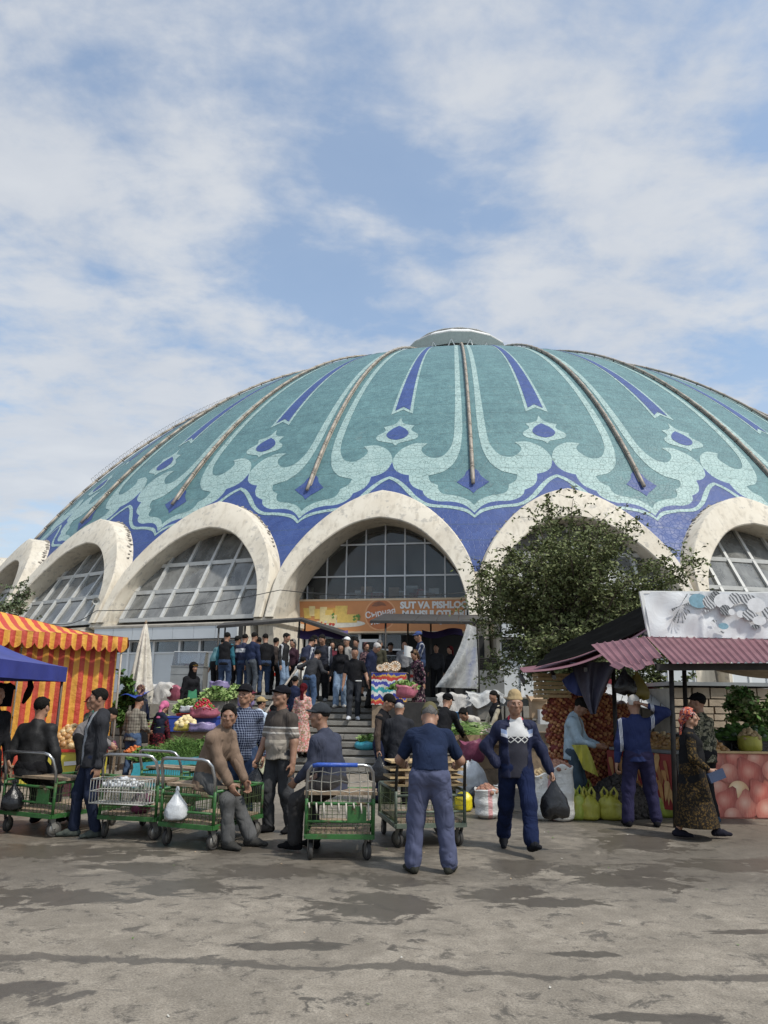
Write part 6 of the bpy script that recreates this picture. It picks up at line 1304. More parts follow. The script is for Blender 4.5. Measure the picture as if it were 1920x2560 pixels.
        Gv = np.stack([np.mean([G[q][I[:, 0] + o[0], I[:, 1] + o[1], I[:, 2] + o[2]] for o in offs], 0) for q in range(len(names))], 1)
        Fs = []
        def quads(e, c0, c1, c2, c3, flip):
            q = np.stack([idx[tuple(c.T)] for c in (c0, c1, c2, c3)], 1); q = np.where(flip[:, None], q[:, ::-1], q); Fs.append(q)
        o = np.array
        for ax in range(3):
            u, v = (ax + 1) % 3, (ax + 2) % 3
            sl0 = [slice(None)] * 3; sl1 = [slice(None)] * 3; sl0[ax] = slice(0, -1); sl1[ax] = slice(1, None)
            sl0[u] = sl1[u] = slice(1, -1); sl0[v] = sl1[v] = slice(1, -1)
            A, B = S[tuple(sl0)], S[tuple(sl1)]; e = np.argwhere(A != B); fl = B[tuple(e.T)]
            e = e.copy(); e[:, u] += 1; e[:, v] += 1
            du = np.zeros(3, int); du[u] = 1; dv = np.zeros(3, int); dv[v] = 1
            quads(e, e - du - dv, e - dv, e, e - du, fl)
        Q = np.concatenate(Fs); Q = Q[(Q >= 0).all(1)]
        lab = Gv[Q].sum(1).argmin(1)
        return V, Q, lab, names
class HF(Field):
    """a field whose radii are given for a head of size one"""
    def __init__(s, lo, hi, h, k): super().__init__(lo, hi, h); s.k = k
    def cone(s, g, a, b, r1, r2, k=0.02, n=None, ratio=1.0, sub=False): super().cone(g, a, b, r1 * s.k, r2 * s.k, k * s.k, n, ratio, sub)
    def ell(s, g, c, r, M=None, k=0.02, sub=False): super().ell(g, c, tuple(v * s.k for v in r), M, k * s.k, sub)
def ik(a, c, l1, l2, hint):
    a, c, hint = Vector(a), Vector(c), Vector(hint); d = c - a; L = d.length
    if L > (l1 + l2) * .995: c = a + d * ((l1 + l2) * .995 / L); d = c - a; L = d.length
    x = (l1 * l1 - l2 * l2 + L * L) / (2 * L); y = math.sqrt(max(l1 * l1 - x * x, 0)); dn = d / L
    h = hint - dn * hint.dot(dn); h = h.normalized() if h.length > 1e-5 else dn.orthogonal().normalized()
    return a + dn * x + h * y, c
def emit(parts, V, Q, lab, names):
    for i, n in enumerate(names):
        q = Q[lab == i]
        if len(q): parts.setdefault(n, []).append((V, q))
SKIN = {}
def m_skin(tone=1.0):
    k = round(tone, 2)
    if k not in SKIN:
        t = NT('skin'); co = t.co('Object'); n = t.noise(co, 18, 4, .6); c = (.36 * k, .205 * k, .135 * k, 1); d = (.29 * k, .145 * k, .092 * k, 1)
        t.col(t.mix(t.rng(n, .3, .7), d, c)); t.rough(.52); t.b.inputs['Subsurface Weight'].default_value = .06; t.b.inputs['Subsurface Radius'].default_value = (.01, .004, .002)
        t.bump(t.noise(co, 60, 3, .6), .12, .004); SKIN[k] = t.m
    return SKIN[k]
M_HAIR = mat('black_hair', (.009, .008, .007), .8, .5, 60, .6, 0, .15, bscale=90); M_GREY = mat('grey_hair', (.42, .40, .38), .7, .3, 60, .5, bscale=90)
M_SALT = mat('greying_hair', (.09, .085, .08), .65, .4, 60, .5, bscale=90)
M_LIP = mat('lips', (.24, .095, .075), .5); M_EYE = mat('eye', (.035, .025, .02), .15); M_EYEW = mat('eye_white', (.5, .47, .43), .3)
def person(name, label, loc, face, H=1.72, res=.02, seed=0, tone=1.0, pelvis=None, lean=4, side=0, twist=0, yaw=0, pitch=0, roll=0,
           lh=None, rh=None, le=None, re=None, lf=None, rf=None, lk=None, rk=None, lfd=None, rfd=None, lflex=0, rflex=0, hands=('relaxed', 'relaxed'),
           top='#333', bottom='#222', shoe='#111', sleeve='long', jacket=None, hem=None, skirt=None, hair='short', hairm=None, wear=None, wearm=None, belly=0.0, bulk=1.0, fem=False,
           loose=1.0, collar=None, moust=False, vest=None, apron=None, scarf_drape=False, long_coat=False, glasses=False, group=None, flare=0.0, hood=False, cuff=None, names=None, open_w=.09):
    """facing angle: 0 looks at the viewer (-Y); positive turns the person towards the viewer's right. Person's left hand is at +X."""
    s = H / 1.72; B = bulk
    if pelvis is None: pelvis = (0, 0, .93)
    P = Vector(pelvis)
    Rt = lambda q: Matrix.Rotation(R(twist) * q, 3, 'Z') @ Matrix.Rotation(R(side) * q, 3, 'Y') @ Matrix.Rotation(R(lean) * q, 3, 'X')
    Rp, Rc, Ru = Rt(.35), Rt(.8), Rt(1.15 if lean > 12 else 1.0)
    W = P + Rp @ Vector((0, 0, .12)); Ch = W + Rc @ Vector((0, .0, .19)); Nk = Ch + Ru @ Vector((0, .012, .205))
    shw = (.150 if fem else .172) * (.6 + .4 * B)
    SL_, SR_ = Ch + Ru @ Vector((shw, .01, .118)), Ch + Ru @ Vector((-shw, .01, .118))
    Rh = Matrix.Rotation(R(yaw), 3, 'Z') @ Matrix.Rotation(R(roll), 3, 'Y') @ Matrix.Rotation(R(pitch), 3, 'X')
    Hc = Nk + Ru @ Vector((0, -.012, .055)) + Rh @ Vector((0, -.012, .112))
    lh = Vector(lh or (.27, -.05, .80)); rh = Vector(rh or (-.27, -.05, .80))
    EL, HL = ik(SL_, lh, .29, .25, le or (.35, .8, -.3)); ER, HR = ik(SR_, rh, .29, .25, re or (-.35, .8, -.3))
    lf = Vector(lf or (.11, 0, .085)); rf = Vector(rf or (-.11, 0, .085))
    JL, JR = P + Rp @ Vector((.095, 0, -.03)), P + Rp @ Vector((-.095, 0, -.03))
    KL, FL = ik(JL, lf, .422, .408, lk or (.1, -1, 0)); KR, FR = ik(JR, rf, .422, .408, rk or (-.1, -1, 0))
    lfd = Vector(lfd or (.22, -1, 0)).normalized(); rfd = Vector(rfd or (-.22, -1, 0)).normalized()
    allp = [P, W, Ch, Nk, Hc, SL_, SR_, EL, HL, ER, HR, KL, FL, KR, FR]
    lo = np.min([list(p) for p in allp], 0) - .22; hi = np.max([list(p) for p in allp], 0) + .22
    lo[2] = min(p.z for p in (FL, FR)) - .13; hi[2] = max(Nk.z + .10, HL.z + .1, HR.z + .1, SL_.z + .12, SR_.z + .12)
    if skirt: lo[:2] -= .1; hi[:2] += .1
    f = Field(lo, hi, res); fine = res < .0125
    bhi = hi.copy(); bhi[2] = max(hi[2], Hc.z + .16); blo = np.minimum(lo, np.array(list(Hc)) - .16); blo[2] = lo[2]; bhi[:2] = np.maximum(bhi[:2], np.array(list(Hc))[:2] + .16)
    bd = Field(blo, bhi, .0084 if fine else .0120 if res < .016 else .0205)
    # the body runs on unseen under the clothes, so it is one skin
    for a_, b_, r_ in ((P, W, .07), (W, Ch, .07), (Ch, Nk, .05), (Ch, SL_, .036), (Ch, SR_, .036), (SL_, EL, .03), (SR_, ER, .03), (P, JL, .05), (P, JR, .05), (JL, KL, .045), (JR, KR, .045), (KL, FL, .032), (KR, FR, .032)): bd.cone('skin', a_, b_, r_, r_, .02)
    for E_, H_ in ((EL, HL), (ER, HR)): bd.cone('skin', E_, H_, .030, .026, .02)
    e = .006 * loose; T = 'top'; sw = B
    depth_ax = Rc @ Vector((0, 1, 0))
    def torso(g, x, short_hem=None):
        f.ell(g, W, ((.148 if not fem else .138) * sw + x, (.108 * sw + belly * .6) + x, .17), Rc, .08)
        f.ell(g, Ch, (.168 * sw + x, .118 * sw + x, .18), Rc, .08)
        for S_ in (SL_, SR_): f.cone(g, S_ + Ru @ Vector((0, 0, -.012)), Nk + Ru @ Vector((0, .012, -.035)), .058 * sw + x, .050 + x, .05, depth_ax, 1.05)
        f.cone(g, Ch + Ru @ Vector((0, .02, .06)), Nk, .105 + x, .056 + x, .05)
        if belly: f.ell(g, W + Rc @ Vector((0, -.03 - belly * .5, .03)), (.13 * sw, .09 + belly * .5, .14), Rc, .07)
        if fem:
            for q in (-1, 1): f.ell(g, Ch + Rc @ Vector((.07 * q, -.085, .03)), (.062, .055, .062), Rc, .05)
    def hips(g, x): f.ell(g, P + Rp @ Vector((0, .012, 0)), ((.158 + (.015 if fem else 0)) * sw + x, .118 * sw + x, .135), Rp, .06)
    # lower body
    if skirt:
        zh = skirt; fl = flare or .12
        f.cone('bottom', W, (P.x, P.y, zh), .13 * sw, .17 * sw + fl, .05, (0, 1, 0), .85); hips('bottom', .01); f.clip('bottom', (0, 0, zh), (0, 0, -1))
        for a, k_, c in ((JL, KL, FL), (JR, KR, FR)): bd.cone('skin', k_, c, .05, .036, .03)
    else:
        hips('bottom', .004)
        for a, k_, c in ((JL, KL, FL), (JR, KR, FR)):
            f.cone('bottom', a, k_, (.090 + e) * sw, (.062 + 1.4 * e) * sw, .045); f.cone('bottom', k_, c + (k_ - c) * .06, .060 * sw + 1.4 * e, .046 + 2.2 * e, .045)
            d = (k_ - c).normalized(); f.cone('bottom', c + d * .025, c + d * .12, .048 + 1.6 * e, .046 + 1.8 * e, .03)
        f.wrinkle('bottom', .0046 if fine else .004, seed + 1, 1.0)
    for g, c, d, k_, fx in (('shoe_left', FL, lfd, KL, lflex), ('shoe_right', FR, rfd, KR, rflex)):
        d = (Matrix.Rotation(R(fx), 3, d.cross(Vector((0, 0, 1)))) @ d) if fx else d; up = Vector((0, 0, 1)) if not fx else (Matrix.Rotation(R(fx), 3, d.cross(Vector((0, 0, 1))).normalized()) @ Vector((0, 0, 1)))
        heel, toe = c - d * .045 - up * .045, c + d * .165 - up * .055
        f.cone(g, heel, c + d * .07 - up * .04, .044, .046, .03); f.cone(g, c + d * .07 - up * .042, toe, .045, .034, .03, up, .75); f.cone(g, c - up * .045, c + up * .01, .043, .044, .02)
        if not fx: f.clip(g, (0, 0, c.z - .083), (0, 0, -1))
    # upper body
    hz = hem if hem is not None else (-.02 if sleeve else .06)
    def skirtpart(g, x, hz):
        """the garment's lower edge, hz below or above the hip joint line"""
        b = P + Rp @ Vector((0, .005, hz)); f.cone(g, W, b + Rp @ Vector((0, 0, -.03)), .138 * sw + x, (.150 + (.012 if fem else 0)) * sw + x * 1.3 + belly * .4, .05, Rp @ Vector((0, 1, 0)), .80 + belly)
        f.clip(g, b, Rp @ Vector((0, 0, -1)))
    sl_g = jacket and 'jacket' or T
    def sleeves(g, x, kind):
        gg = g
        for i_, (S_, E_, H_) in enumerate(((SL_, EL, HL), (SR_, ER, HR))):
            g = gg[i_] if isinstance(gg, tuple) else gg
            if kind == 'short': f.cone(g, S_, S_ + (E_ - S_) * .72, .060 * sw + x, .058 * sw + x, .05)
            else:
                f.cone(g, S_, E_, .056 * sw + x, (.047 + .5 * e) * sw + x, .05); f.cone(g, E_, H_ + (E_ - H_).normalized() * .02, (.046 + .5 * e) * sw + x, .036 + x + .5 * e, .04)
    torso(T, .004); skirtpart(T, .012, hz)
    if not jacket and not vest: sleeves(T, .002, sleeve)
    f.wrinkle(T, .0058 if fine else .005, seed, .9)
    if vest: sleeves(('sleeve_left', 'sleeve_right'), .0, sleeve); f.wrinkle('sleeve_left', .003, seed + 5); f.wrinkle('sleeve_right', .003, seed + 5)
    if jacket:
        torso('jacket', .022); skirtpart('jacket', .032, hem if hem is not None else -.06); sleeves('jacket', .008, 'long'); f.wrinkle('jacket', .0068 if fine else .005, seed + 3, .8)
        if open_w:
            fw = Ru @ Vector((0, -1, 0)); w = open_w
            f.cone('jacket', Ch + Rc @ Vector((0, -.22, -.45)), Ch + Rc @ Vector((0, -.18, .10)), w * .78, w * .88, .01, Rc @ Vector((0, 1, 0)), 1.3, True)
            f.cone('jacket', Ch + Rc @ Vector((0, -.15, .10)), Nk + Ru @ Vector((0, -.09, .03)), w * .95, w * .74, .01, None, 1, True)
        for q in (-1, 1): f.cone('jacket', Nk + Ru @ Vector((.072 * q, .0, .005)), Nk + Ru @ Vector((.112 * q, -.080, -.060)), .022, .018, .015)
        f.cone('jacket', Nk + Ru @ Vector((.06, .03, .0)), Nk + Ru @ Vector((-.06, .03, .0)), .024, .024, .02)
        if hood:
            f.ell('jacket', Nk + Ru @ Vector((0, .075, -.03)), (.12, .055, .075), Ru, .04)
    else:
        g = collar or T
        if collar != 'none':
            for q in (-1, 1): f.cone(g, Nk + Ru @ Vector((.055 * q, .015, .012)), Nk + Ru @ Vector((.042 * q, -.068, -.03)), .017, .012, .012)
            f.cone(g, Nk + Ru @ Vector((.05, .035, .015)), Nk + Ru @ Vector((-.05, .035, .015)), .02, .02, .012)
        if hood: f.ell(T, Nk + Ru @ Vector((0, .075, -.03)), (.12, .06, .08), Ru, .04)
    if apron: f.cone('apron', W + Rp @ Vector((0, -.09, .0)), (P.x, P.y - .15, P.z - .42), .12, .17, .03, (0, 1, 0), .35)
    if sleeve == 'short' and not jacket:
        for S_, E_, H_ in ((SL_, EL, HL), (SR_, ER, HR)): bd.cone('skin', S_, E_, .046 * sw, .042 * sw, .03); bd.cone('skin', E_, H_, .043 * sw, .029, .03)
    if cuff:
        for q_, E_, H_ in (('cuff_left', EL, HL), ('cuff_right', ER, HR)): d = (E_ - H_).normalized(); f.cone(q_, H_ + d * .015, H_ + d * .055, .043, .046, .01)
    # hands
    def hand(ff, Wp, d, th, nrm, pose, hh):
        d, th, nrm = d.normalized(), th.normalized(), nrm.normalized(); g = 'skin'
        M = Matrix((d, th, nrm)).transposed()
        ff.cone(g, Wp - d * .05, Wp + d * .02, .030, .027, .02, nrm, .8)
        ff.ell(g, Wp + d * .058, (.052, .041, .019), M, .02)
        c0 = {'relaxed': 24, 'fist': 78, 'flat': 6, 'grip': 62}[pose]
        for i in range(4):
            p = Wp + d * (.098 - (.006 if i == 3 else 0)) + th * (.030 - .0205 * i); ang = 0
            for L in ((.036, .027, .021) if i in (1, 2) else (.031, .023, .019)):
                ang += R(c0 * (1.0 + .1 * i) * (1 if pose != 'relaxed' else (.7 + .15 * i))); q = p + (d * math.cos(ang) + nrm * math.sin(ang)) * L
                ff.cone(g, p, q, .0100, .0092, .005); p = q
        p = Wp + d * .028 + th * .032 + nrm * .006; a = (d * .62 + th * .62 + nrm * .3).normalized(); q = p + a * .042; b = (d * .8 + th * .15 + nrm * (.45 if pose != 'flat' else .15)).normalized()
        ff.cone(g, p, q, .0135, .011, .012); ff.cone(g, q, q + b * .034, .011, .0095, .006)
    parts = {}
    def hand_frame(E_, H_, sgn):
        d = (H_ - E_).normalized(); fwd = Vector((0, -1, .25)); th = fwd - d * fwd.dot(d)
        if th.length < .3: th = Vector((-sgn, 0, .3)) - d * Vector((-sgn, 0, .3)).dot(d)
        th.normalize(); n = d.cross(th) * sgn
        inward = Vector((-sgn, .15, 0)); 
        if n.dot(inward) < 0: n = -n
        return d, th, n
    for E_, H_, sg, ps in ((EL, HL, 1, hands[0]), (ER, HR, -1, hands[1])):
        if ps is None: continue
        d, th, n = hand_frame(E_, H_, sg)
        if fine: hand(bd, H_, d, th, n, ps, 0)
        else:
            M = Matrix((d, th, n)).transposed(); bd.ell('skin', H_ + d * .055, (.055, .04, .02), M, .015); bd.ell('skin', H_ + d * .12, (.045, .035, .016), M, .015); bd.cone('skin', H_ + d * .03 + th * .03, H_ + d * .09 + th * .05, .014, .012, .01)
    emit(parts, *f.net())
    # head
    rh_ = .0075 if fine else .0105 if res < .016 else .015; KH = 1.09; Hc = Nk + (Hc - Nk) * KH; hf = HF(np.array(Hc) - .23, np.array(Hc) + .21, rh_, KH); bd.__class__ = HF; bd.k = KH
    q = lambda x, y, z: Hc + Rh @ Vector((x, y, z)) * KH; fs = .95 if fem else 1.0
    E3 = lambda x, y, z: (x * fs, y * fs, z * fs)
    g = 'skin'
    bd.ell(g, q(0, .012, .03), E3(.074, .093, .086), Rh, .03); bd.ell(g, q(0, -.022, -.032), E3(.058, .066, .080), Rh, .04)
    bd.cone(g, q(-.018, -.058, -.090), q(.018, -.058, -.090), .022, .022, .03); bd.cone(g, q(-.050, -.005, -.060), q(.050, -.005, -.060), .022, .022, .03)
    for sx in (-1, 1):
        bd.ell(g, q(.040 * sx, -.058, -.020), (.024, .026, .022), Rh, .02)
        bd.ell(g, q(.031 * sx, -.093, .000), (.018, .014, .011), Rh, .012, True)
        bd.ell('eye', q(.031 * sx, -.0815, -.001), (.0125, .0085, .0062), Rh, .003)
        bd.cone('brow', q(.017 * sx, -.0905, .0175), q(.046 * sx, -.0785, .017), .0058, .0046, .003)
        bd.ell(g, q(.076 * sx * fs, .008, -.008), (.011, .020, .031), Rh, .008)
    bd.cone(g, q(-.036, -.078, .022), q(.036, -.078, .022), .012, .012, .014); bd.cone(g, q(0, -.088, .012), q(0, -.108, -.028), .0085, .0125, .012)
    for sx in (-1, 1): bd.ell(g, q(.011 * sx, -.097, -.032), (.009, .009, .007), Rh, .006)
    bd.cone('lip', q(-.019, -.0865, -.0600), q(.019, -.0865, -.0600), .0055, .0055, .004); bd.ell(g, q(0, -.080, -.058), (.028, .014, .020), Rh, .012)
    nb = Nk - Ru @ Vector((0, 0, .05)); bd.cone(g, nb, q(0, .012, -.05), (.054 if not fem else .046) * (B ** .5), .052 if not fem else .044, .03)
    if moust: bd.cone('brow', q(-.022, -.090, -.047), q(.022, -.090, -.047), .006, .006, .003)
    if glasses:
        for sx in (-1, 1): bd.ell('eye', q(.033 * sx, -.094, .002), (.025, .006, .018), Rh, .002)
        bd.cone('eye', q(-.07, -.06, .008), q(.07, -.06, .008), .004, .004, .002)
    hm = hairm or M_HAIR
    up3 = Rh @ Vector((0, 0, 1)); 
    def hairshell(x, front, back):
        hf.ell('hair', q(0, .016, .036), (.076 + x, .093 + x, .085 + x), Rh, .02)
        a = q(0, -.09, front); b = q(0, .10, back); n = (Rh @ Vector((0, -(front - back), -.19)))
        hf.clip('hair', a, n)
    def earcut():
        for sx in (-1, 1): hf.ell('hair', q(.088 * sx, .002, -.018), (.030, .040, .046), Rh, .01, True)
    if hair == 'short': hairshell(.002, .052, -.078); earcut(); hf.cone('hair', q(-.04, -.058, .080), q(.04, -.058, .080), .018, .018, .02); [hf.ell('hair', q(.072 * sx, -.012, .022), (.010, .026, .036), Rh, .01) for sx in (-1, 1)]; hf.ell('hair', q(0, -.098, .040), (.052, .05, .034), Rh, .012, True); hf.wrinkle('hair', .0035, seed, 4.0)
    elif hair == 'crop': hairshell(.0, .058, -.07); earcut(); hf.wrinkle('hair', .002, seed, 4.0)
    elif hair == 'bald': pass
    elif hair == 'fringe': hairshell(.008, .05, -.06); hf.ell('hair', q(0, -.075, .052), (.06, .03, .03), Rh, .02)
    elif hair == 'long':
        hairshell(.006, .06, -.05); hf.cone('hair', q(0, .05, .02), Nk + Ru @ Vector((0, .09, -.12)), .075, .06, .03, depth_ax, .6)
        for sx in (-1, 1): hf.cone('hair', q(.07 * sx, .0, .03), Nk + Ru @ Vector((.085 * sx, -.01, -.08)), .028, .03, .03)
    elif hair == 'bun': hairshell(.005, .06, -.05); hf.ell('hair', q(0, .115, -.02), (.045, .045, .04), Rh, .02); hf.cone('hair', q(0, .12, -.03), Nk + Ru @ Vector((0, .1, -.05)), .03, .025, .02)
    if wear == 'cap':
        hf.ell('cap', q(0, .012, .052), (.090, .104, .082), Rh, .01); hf.clip('cap', q(0, 0, .040), Rh @ Vector((0, -.10, -1)))
        hf.cone('cap', q(-.028, -.085, .050), q(.028, -.085, .050), .062, .062, .02, Rh @ Vector((0, .25, 1)), .17); hf.ell('cap', q(0, .012, .136), (.011, .011, .007), Rh, .005)
    elif wear == 'skullcap':
        hf.cone('cap', q(0, .012, .052), q(0, .012, .088), .088, .074, .02, Rh @ Vector((0, 1, 0)), 1.10); hf.clip('cap', q(0, 0, .045), Rh @ Vector((0, .05, -1)))
    elif wear == 'doppa':
        hf.cone('cap', q(0, .012, .06), q(0, .012, .10), .084, .070, .01, Rh @ Vector((0, 1, 0)), 1.08); hf.clip('cap', q(0, 0, .05), -up3); hf.clip('cap', q(0, 0, .142), up3)
    elif wear == 'scarf':
        hf.ell('scarf', q(0, .022, .034), (.090, .106, .096), Rh, .02); hf.clip('scarf', q(0, -.055, .03), Rh @ Vector((0, -1, -.55)))
        hf.ell('scarf', q(0, .10, -.045), (.05, .05, .045), Rh, .03); hf.cone('scarf', q(0, .11, -.05), Nk + Ru @ Vector((0, .12, -.14)), .04, .05, .03, depth_ax, .4)
    elif wear == 'hijab':
        hf.ell('scarf', q(0, .018, .028), (.090, .104, .098), Rh, .02); hf.cone('scarf', q(0, .0, -.07), Nk + Ru @ Vector((0, -.01, -.05)), .082, .10, .05)
        hf.ell('scarf', q(0, -.095, -.012), (.053, .075, .068), Rh, .01, True)
        hf.cone('visor', q(-.028, -.085, .058), q(.028, -.085, .058), .05, .05, .02, Rh @ Vector((0, .25, 1)), .16)
    emit(parts, *bd.net())
    if hf.g: emit(parts, *hf.net())
    # assemble: the skin mesh is the person, garments and hair are its parts
    cm = lambda c, n: c if isinstance(c, bpy.types.Material) else cloth(n, c)
    mats = {'skin': m_skin(tone), 'top': cm(top, 'cloth_' + str(top)), 'bottom': cm(bottom, 'cloth_' + str(bottom)), 'shoe_left': cm(shoe, 'shoe_' + str(shoe)), 'shoe_right': cm(shoe, 'shoe_' + str(shoe)),
            'hair': hm, 'brow': M_HAIR if hm is not M_GREY else M_SALT, 'lip': M_LIP, 'eye': M_EYE}
    if jacket: mats['jacket'] = cm(jacket, 'cloth_' + str(jacket))
    if vest: mats['sleeve_left'] = mats['sleeve_right'] = cm(vest, 'cloth_' + str(vest))
    if apron: mats['apron'] = cm(apron, 'cloth_' + str(apron))
    if cuff: mats['cuff_left'] = mats['cuff_right'] = cm(cuff, 'cloth_' + str(cuff))
    if collar and collar not in ('none', T): mats[collar] = cm(collar, 'cloth_' + str(collar))
    if wear: w = cm(wearm or '#111', 'hat_' + str(wearm)); mats['cap'] = w; mats['scarf'] = w; mats['visor'] = cm('#9a7b3c', 'gold_visor')
    nm = {'top': 'jacket' if False else 'shirt', 'bottom': 'skirt' if skirt else 'trousers', 'shoe_left': 'shoe', 'shoe_right': 'shoe', 'eye': 'eyes', 'brow': 'eyebrows', 'lip': 'lips', 'sleeve_left': 'sleeve', 'sleeve_right': 'sleeve', 'cuff_left': 'cuff', 'cuff_right': 'cuff'}
    if names: nm.update(names)
    def build(n, chunks, parent, m):
        Vs, Fs_, o = [], [], 0
        for V, Q in chunks:
            u, inv = np.unique(Q.ravel(), return_inverse=True); Vs.append(V[u]); Fs_.append(inv.reshape(-1, 4) + o); o += len(u)
        V, Q = np.concatenate(Vs) * s, np.concatenate(Fs_); me = bpy.data.meshes.new(n)
        me.vertices.add(len(V)); me.vertices.foreach_set('co', V.astype(np.float32).ravel()); me.loops.add(Q.size); me.loops.foreach_set('vertex_index', Q.astype(np.int32).ravel())
        me.polygons.add(len(Q)); me.polygons.foreach_set('loop_start', np.arange(0, Q.size, 4, dtype=np.int32)); me.polygons.foreach_set('use_smooth', np.ones(len(Q), bool))
        me.materials.append(m); me.update(calc_edges=True); me.validate(); o_ = bpy.data.objects.new(n, me); link(o_, parent); return o_
    body = build(name, parts.pop('skin'), None, mats['skin'])
    body.location = loc; body.rotation_euler = (0, 0, R(face)); tag(body, label, 'person', group)
    face_bits = [k for k in ('eye', 'brow', 'lip') if k in parts]
    for k, ch in parts.items(): build(nm.get(k, k if k in ('hair', 'cap', 'scarf', 'visor', 'apron', 'sleeves', 'cuffs', 'jacket') else 'collar'), ch, body, mats[k])
    body['_hands'] = [tuple(v * s for v in HL), tuple(v * s for v in HR)]
    return body
def hand_pos(o, i):
    """world position of a person's left (0) or right (1) wrist"""
    v = Vector(o['_hands'][i]); return o.location + Matrix.Rotation(o.rotation_euler.z, 3, 'Z') @ v
# ---------------------------------------------------------------- carts and the crowd
def wheels(l, r):
    a, b = gp(*l), gp(*r); d = b - a; return ((a.x + b.x) / 2, (a.y + b.y) / 2 - .08, 0), math.atan2(d.y, d.x), d.length
def put_cart(l, r, label, **k): loc, rz, w = wheels(l, r); return cart(loc, rz + k.pop('turn', 0), label, W=min(.84, max(.66, w + .22)), **k)
c1 = put_cart((18, 2078), (112, 2095), 'green cart the man in the leather jacket sits on', plate=True, turn=.14, L=1.1)
c2 = put_cart((265, 2096), (368, 2099), 'green cart with a white wire basket hung on its handle', basket=M_WIREW, turn=-.12)
c3 = put_cart((412, 2117), (515, 2122), 'green cart with a knotted pale bag hanging on it', turn=-.22)
c4 = put_cart((790, 2150), (905, 2150), 'green cart with blue taped handle and knotted cord net', net=True, grip=plastic('blue_tape', (.03, .09, .42), .4), turn=-.04, plate=True, L=.95)
c5 = put_cart((1013, 2118), (1140, 2116), 'grey green trolley stacked with wooden pallets, pushed by the man in navy', frame=M_CGREY, pallet=True, plank=False, turn=.05, L=1.0, top=1.0, hmat=M_RUST)
c6 = put_cart((352, 2042), (440, 2046), 'green cart parked behind the other carts, half hidden', turn=-.3, top=.88)
c7loc = gp(1000, 2030)
def on_cart(c, x, y, z=0): return c.location + Matrix.Rotation(c.rotation_euler.z, 3, 'Z') @ Vector((x, y, z))
tbag('carrier_bag', tuple(on_cart(c3, -.12, -.02, .60)), .30, .14, M_WHB, 'pale bluish bag knotted on the front of a green cart', hang=True, seed=2); tbag('carrier_bag', tuple(on_cart(c1, -.2, -.03, .58)), .30, .14, M_BLKB, 'black bag hanging inside the leather-jacket man\'s cart', hang=True, seed=9)
heap('wrapped_goods', tuple(on_cart(c2, 0, -.14, .60)), .24, .09, .07, .03, [M_WHB, M_GREYM], 30, 'crumpled white wrappers filling the wire basket', seed=31); o = blob_lathe([(.05, 0), (.11, .05), (.12, .14), (.06, .22)], 14, .12, 3); o = tag(o.build('purple_bag', plastic('plum_film', (.13, .02, .07), .4), None, True), 'plum coloured bag inside the wire basket cart', 'bag'); o.location = on_cart(c2, .1, .12, .27)
# cloth patterns
def m_plaid(name, a, b, f, w=.3, rot=.0, b2=None):
    t = NT(name); co = t.co('Object', (1, 1, 1), (0, 0, rot)); sp = t.N('ShaderNodeSeparateXYZ'); t.L(co, sp.inputs[0]); h = t.mth('LESS_THAN', t.mth('FRACT', t.mth('MULTIPLY', t.mth('ADD', sp.outputs[0], t.mth('MULTIPLY', sp.outputs[1], .8)), f)), w); v = t.mth('LESS_THAN', t.mth('FRACT', t.mth('MULTIPLY', sp.outputs[2], f)), w)
    t.col(t.mix(t.mth('MULTIPLY', t.mth('ADD', h, v), .5), lin(a), lin(b))); t.rough(.95); t.b.inputs['Specular IOR Level'].default_value = .14; folds(t); return t.m
def m_bands(name, bands, z0=.7, z1=1.6, wave=0.0):
    t = NT(name); t.co('Object'); sp = t.N('ShaderNodeSeparateXYZ'); t.L(t.tc.outputs['Object'], sp.inputs[0]); r = t.N('ShaderNodeValToRGB'); r.color_ramp.interpolation = 'CONSTANT'; t.L(t.rng(sp.outputs[2], z0, z1), r.inputs[0])
    for i, (z, c) in enumerate(bands):
        e = r.color_ramp.elements[i] if i < 2 else r.color_ramp.elements.new(1.0); e.position = max(0, (z - z0) / (z1 - z0)); e.color = lin(c)
    n = t.noise(t.co('Object'), 6, 4); t.col(t.mix(t.rng(n, .35, .75, 0, .25), r.outputs[0], (.05, .05, .05, 1))); t.rough(.95); t.b.inputs['Specular IOR Level'].default_value = .14; folds(t); return t.m
def m_spots(name, base, cols, scale, thr=.45):
    t = NT(name); co = t.co('Object'); c = lin(base)
    for i, k in enumerate(cols): c = t.mix(t.rng(t.noise(t.co('Object', (1, 1, 1), (0, 0, 0), (i * 7.3, 2.1 * i, 0)), scale, 4, .6, .6), thr + .06, thr + .09), c, lin(k))
    t.col(c); t.rough(.95); t.b.inputs['Specular IOR Level'].default_value = .14; folds(t); return t.m
